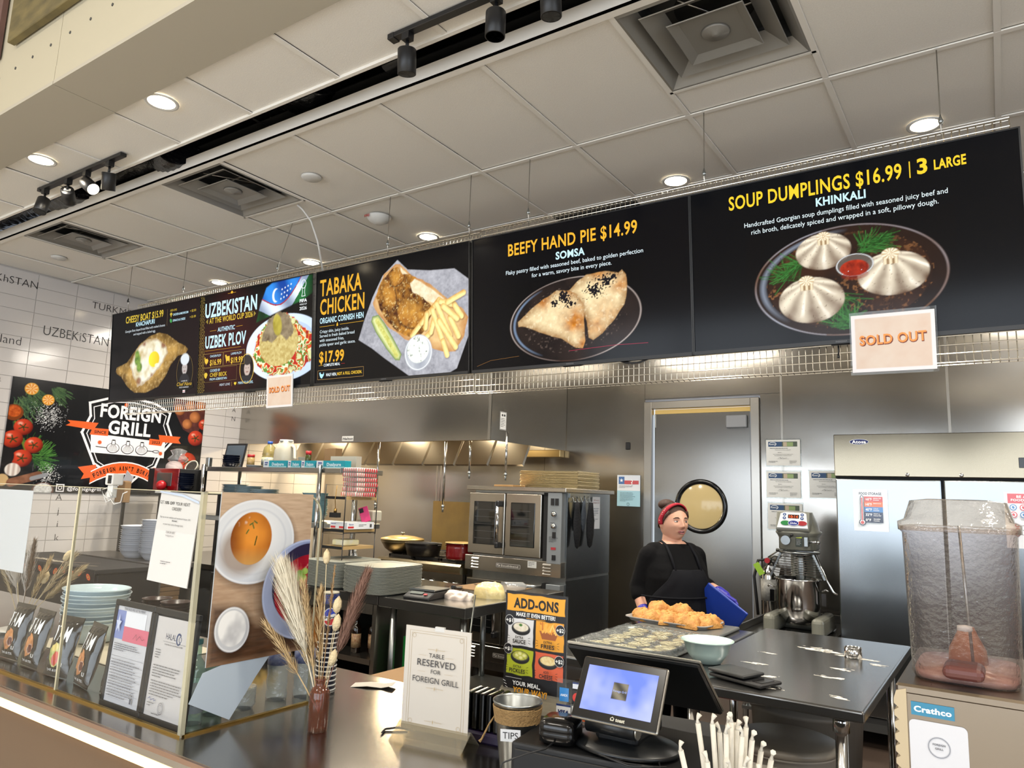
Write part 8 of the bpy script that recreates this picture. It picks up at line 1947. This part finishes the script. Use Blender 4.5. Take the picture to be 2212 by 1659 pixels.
p = Print(.05, .04); p.ell(.02, .015, .016, .012, '3a3ab8').rect(.006, .004, .03, .006, '15161b'); p.build('apron_badge', m_print, t, (.075, -.178, 1.11), (1, .32, 0), (0, 0, 1))
# face details
def el(name, c, r, mt, rot=None, nn=14):
    b = MB().sph((0, 0, 0), r, nn, 10); M = Matrix.Translation(c)
    if rot: M = M @ Matrix.Rotation(rot[0], 4, rot[1])
    b.xf(M); return b.build(name, mt, t)
m_eye = mat('eye_white', 'd8cec6', .25); m_iris = mat('iris', '4a4c4a', .15); m_lip = mat('lips', 'b0686a', .4); m_hair = mat('hair_brown', '4a2a1c', .55, noise=(40, .8, '24120c'), bump=(60, .6), stretch=(4, 4, 1)); m_band = mat('headband_red', 'a8182c', .8)
for s in (-1, 1):
    e = el('eye', (s * .0305, -.0865, 1.483), (.0140, .009, .0068), m_eye); i = MB().sph((s * .0305 + .002, -.0945, 1.4832), (.0056, .0024, .0056), 12, 8).build('iris', m_iris, e)
    MB().tube([(s * .0305 + x, -.0945 + abs(x) * .45 + (x * s > 0) * abs(x) * .2, 1.4895 - 12 * x * x) for x in (-.014, -.008, 0, .008, .014)], .0018, 6).build('eyelid', mat('lid_skin', 'a87464', .5), t)
    MB().tube([(s * .012, -.0985, 1.500), (s * .024, -.098, 1.5065), (s * .036, -.0925, 1.5065), (s * .047, -.082, 1.500)], [.0028, .0042, .0038, .0022], 8).build('eyebrow', mat('brow', '3a241a', .8), t)
    MB().sph((s * .007, -.1165, 1.4455), (.0028, .003, .002), 8, 6).build('nostril', mat('nostril', '5a2e26', .8), t)
el('mouth_opening', (0, -.1005, 1.419), (.017, .006, .0045), mat('mouth_dark', '3c1816', .7)); el('teeth', (0, -.1025, 1.4215), (.011, .005, .0022), m_eye)
MB().tube([(-.021, -.092, 1.4195), (-.012, -.1035, 1.4245), (-.003, -.107, 1.4262), (0, -.107, 1.4250), (.003, -.107, 1.4262), (.012, -.1035, 1.4245), (.021, -.092, 1.4195)], [.0012, .0030, .0034, .0030, .0034, .0030, .0012], 8).build('upper_lip', m_lip, t)
MB().tube([(-.020, -.092, 1.4190), (-.010, -.1025, 1.4125), (0, -.1055, 1.4110), (.010, -.1025, 1.4125), (.020, -.092, 1.4190)], [.0012, .0036, .0045, .0036, .0012], 8).build('lower_lip', m_lip, t)
# hair cap, bun and band
b = MB(); vs = []; n2 = 48
for i in range(26):
    ph = i / 25 * 2.05
    for j in range(n2):
        a = 2 * PI * j / n2; lim = .84 + 1.12 * (.5 + .5 * math.sin(a)) ** .8; p_ = min(ph, lim); r_ = 1.0 + .02 * math.sin(a * 22)
        vs.append((math.sin(p_) * math.cos(a) * .083 * r_, -.006 + math.sin(p_) * math.sin(a) * .101 * r_, 1.472 + math.cos(p_) * .126))
b.add(vs, [(i * n2 + j, (i + 1) * n2 + j, (i + 1) * n2 + (j + 1) % n2, i * n2 + (j + 1) % n2) for i in range(25) for j in range(n2)], True); b.build('hair', m_hair, t)
vs = MB().sph((-.012, .045, 1.585), (.052, .05, .036), 22, 14); vs.build('hair_bun', m_hair, t)
for s in (-1, 1): MB().tube([(s * .060, -.062, 1.545), (s * .073, -.045, 1.515), (s * .078, -.028, 1.485), (s * .076, -.022, 1.455)], [.008, .010, .007, .002], 8).build('hair_strand', m_hair, t)
bp_ = []
for k in range(33): a = -PI * .08 + (PI * 1.16) * k / 32; bp_.append((.0845 * math.cos(a), -.052 + .035 * (1 - max(math.sin(a), 0)) * 1.4, 1.487 + .103 * math.sin(a)))
b = MB(); vs = []; 
for k, (x, y, z) in enumerate(bp_):
    nr = Vector((x, 0, z - 1.472)).normalized()
    for dy, dr in ((-.017, -.004), (-.014, .005), (0, .008), (.014, .006), (.018, -.002)): vs.append((x + nr.x * dr, y + dy, z + nr.z * dr))
b.add(vs, [(k * 5 + j, k * 5 + j + 1, (k + 1) * 5 + j + 1, (k + 1) * 5 + j) for k in range(32) for j in range(4)], True); bd = b.build('headband', m_band, t, solid=.003)
b = MB(); rg = random.Random(4)
for k in range(14): x, y, z = bp_[rg.randint(1, 31)]; nr = Vector((x, 0, z - 1.472)).normalized(); b.sph((x + nr.x * .010, y + rg.uniform(-.01, .01), z + nr.z * .010), .0026, 6, 4)
stuff(b.build('band_print', m_white, bd))
# blue board she holds
t = thing('cutting_board', 'bright blue plastic board held low in her gloved hand', 'board', (-1.52, 4.49, .86), rot=(.35, .62, .15)); MB().box(-.14, .14, -.008, .008, -.10, .22).build('board', mat('blue_board', '1c3c9c', .35), t, bevel=.007, seg=2)
t = thing('side_table', 'narrow steel table edge behind the cook holding the board corner', 'table', (-1.12, 4.75, 0)); MB().box(-.2, .1, 0, .3, .62, .65).build('top', m_steelt, t)
for x in (-.17, .07):
    for y in (.03, .27): MB().tube([(x, y, 0), (x, y, .62)], .015, 8).build('leg', m_galv, t)
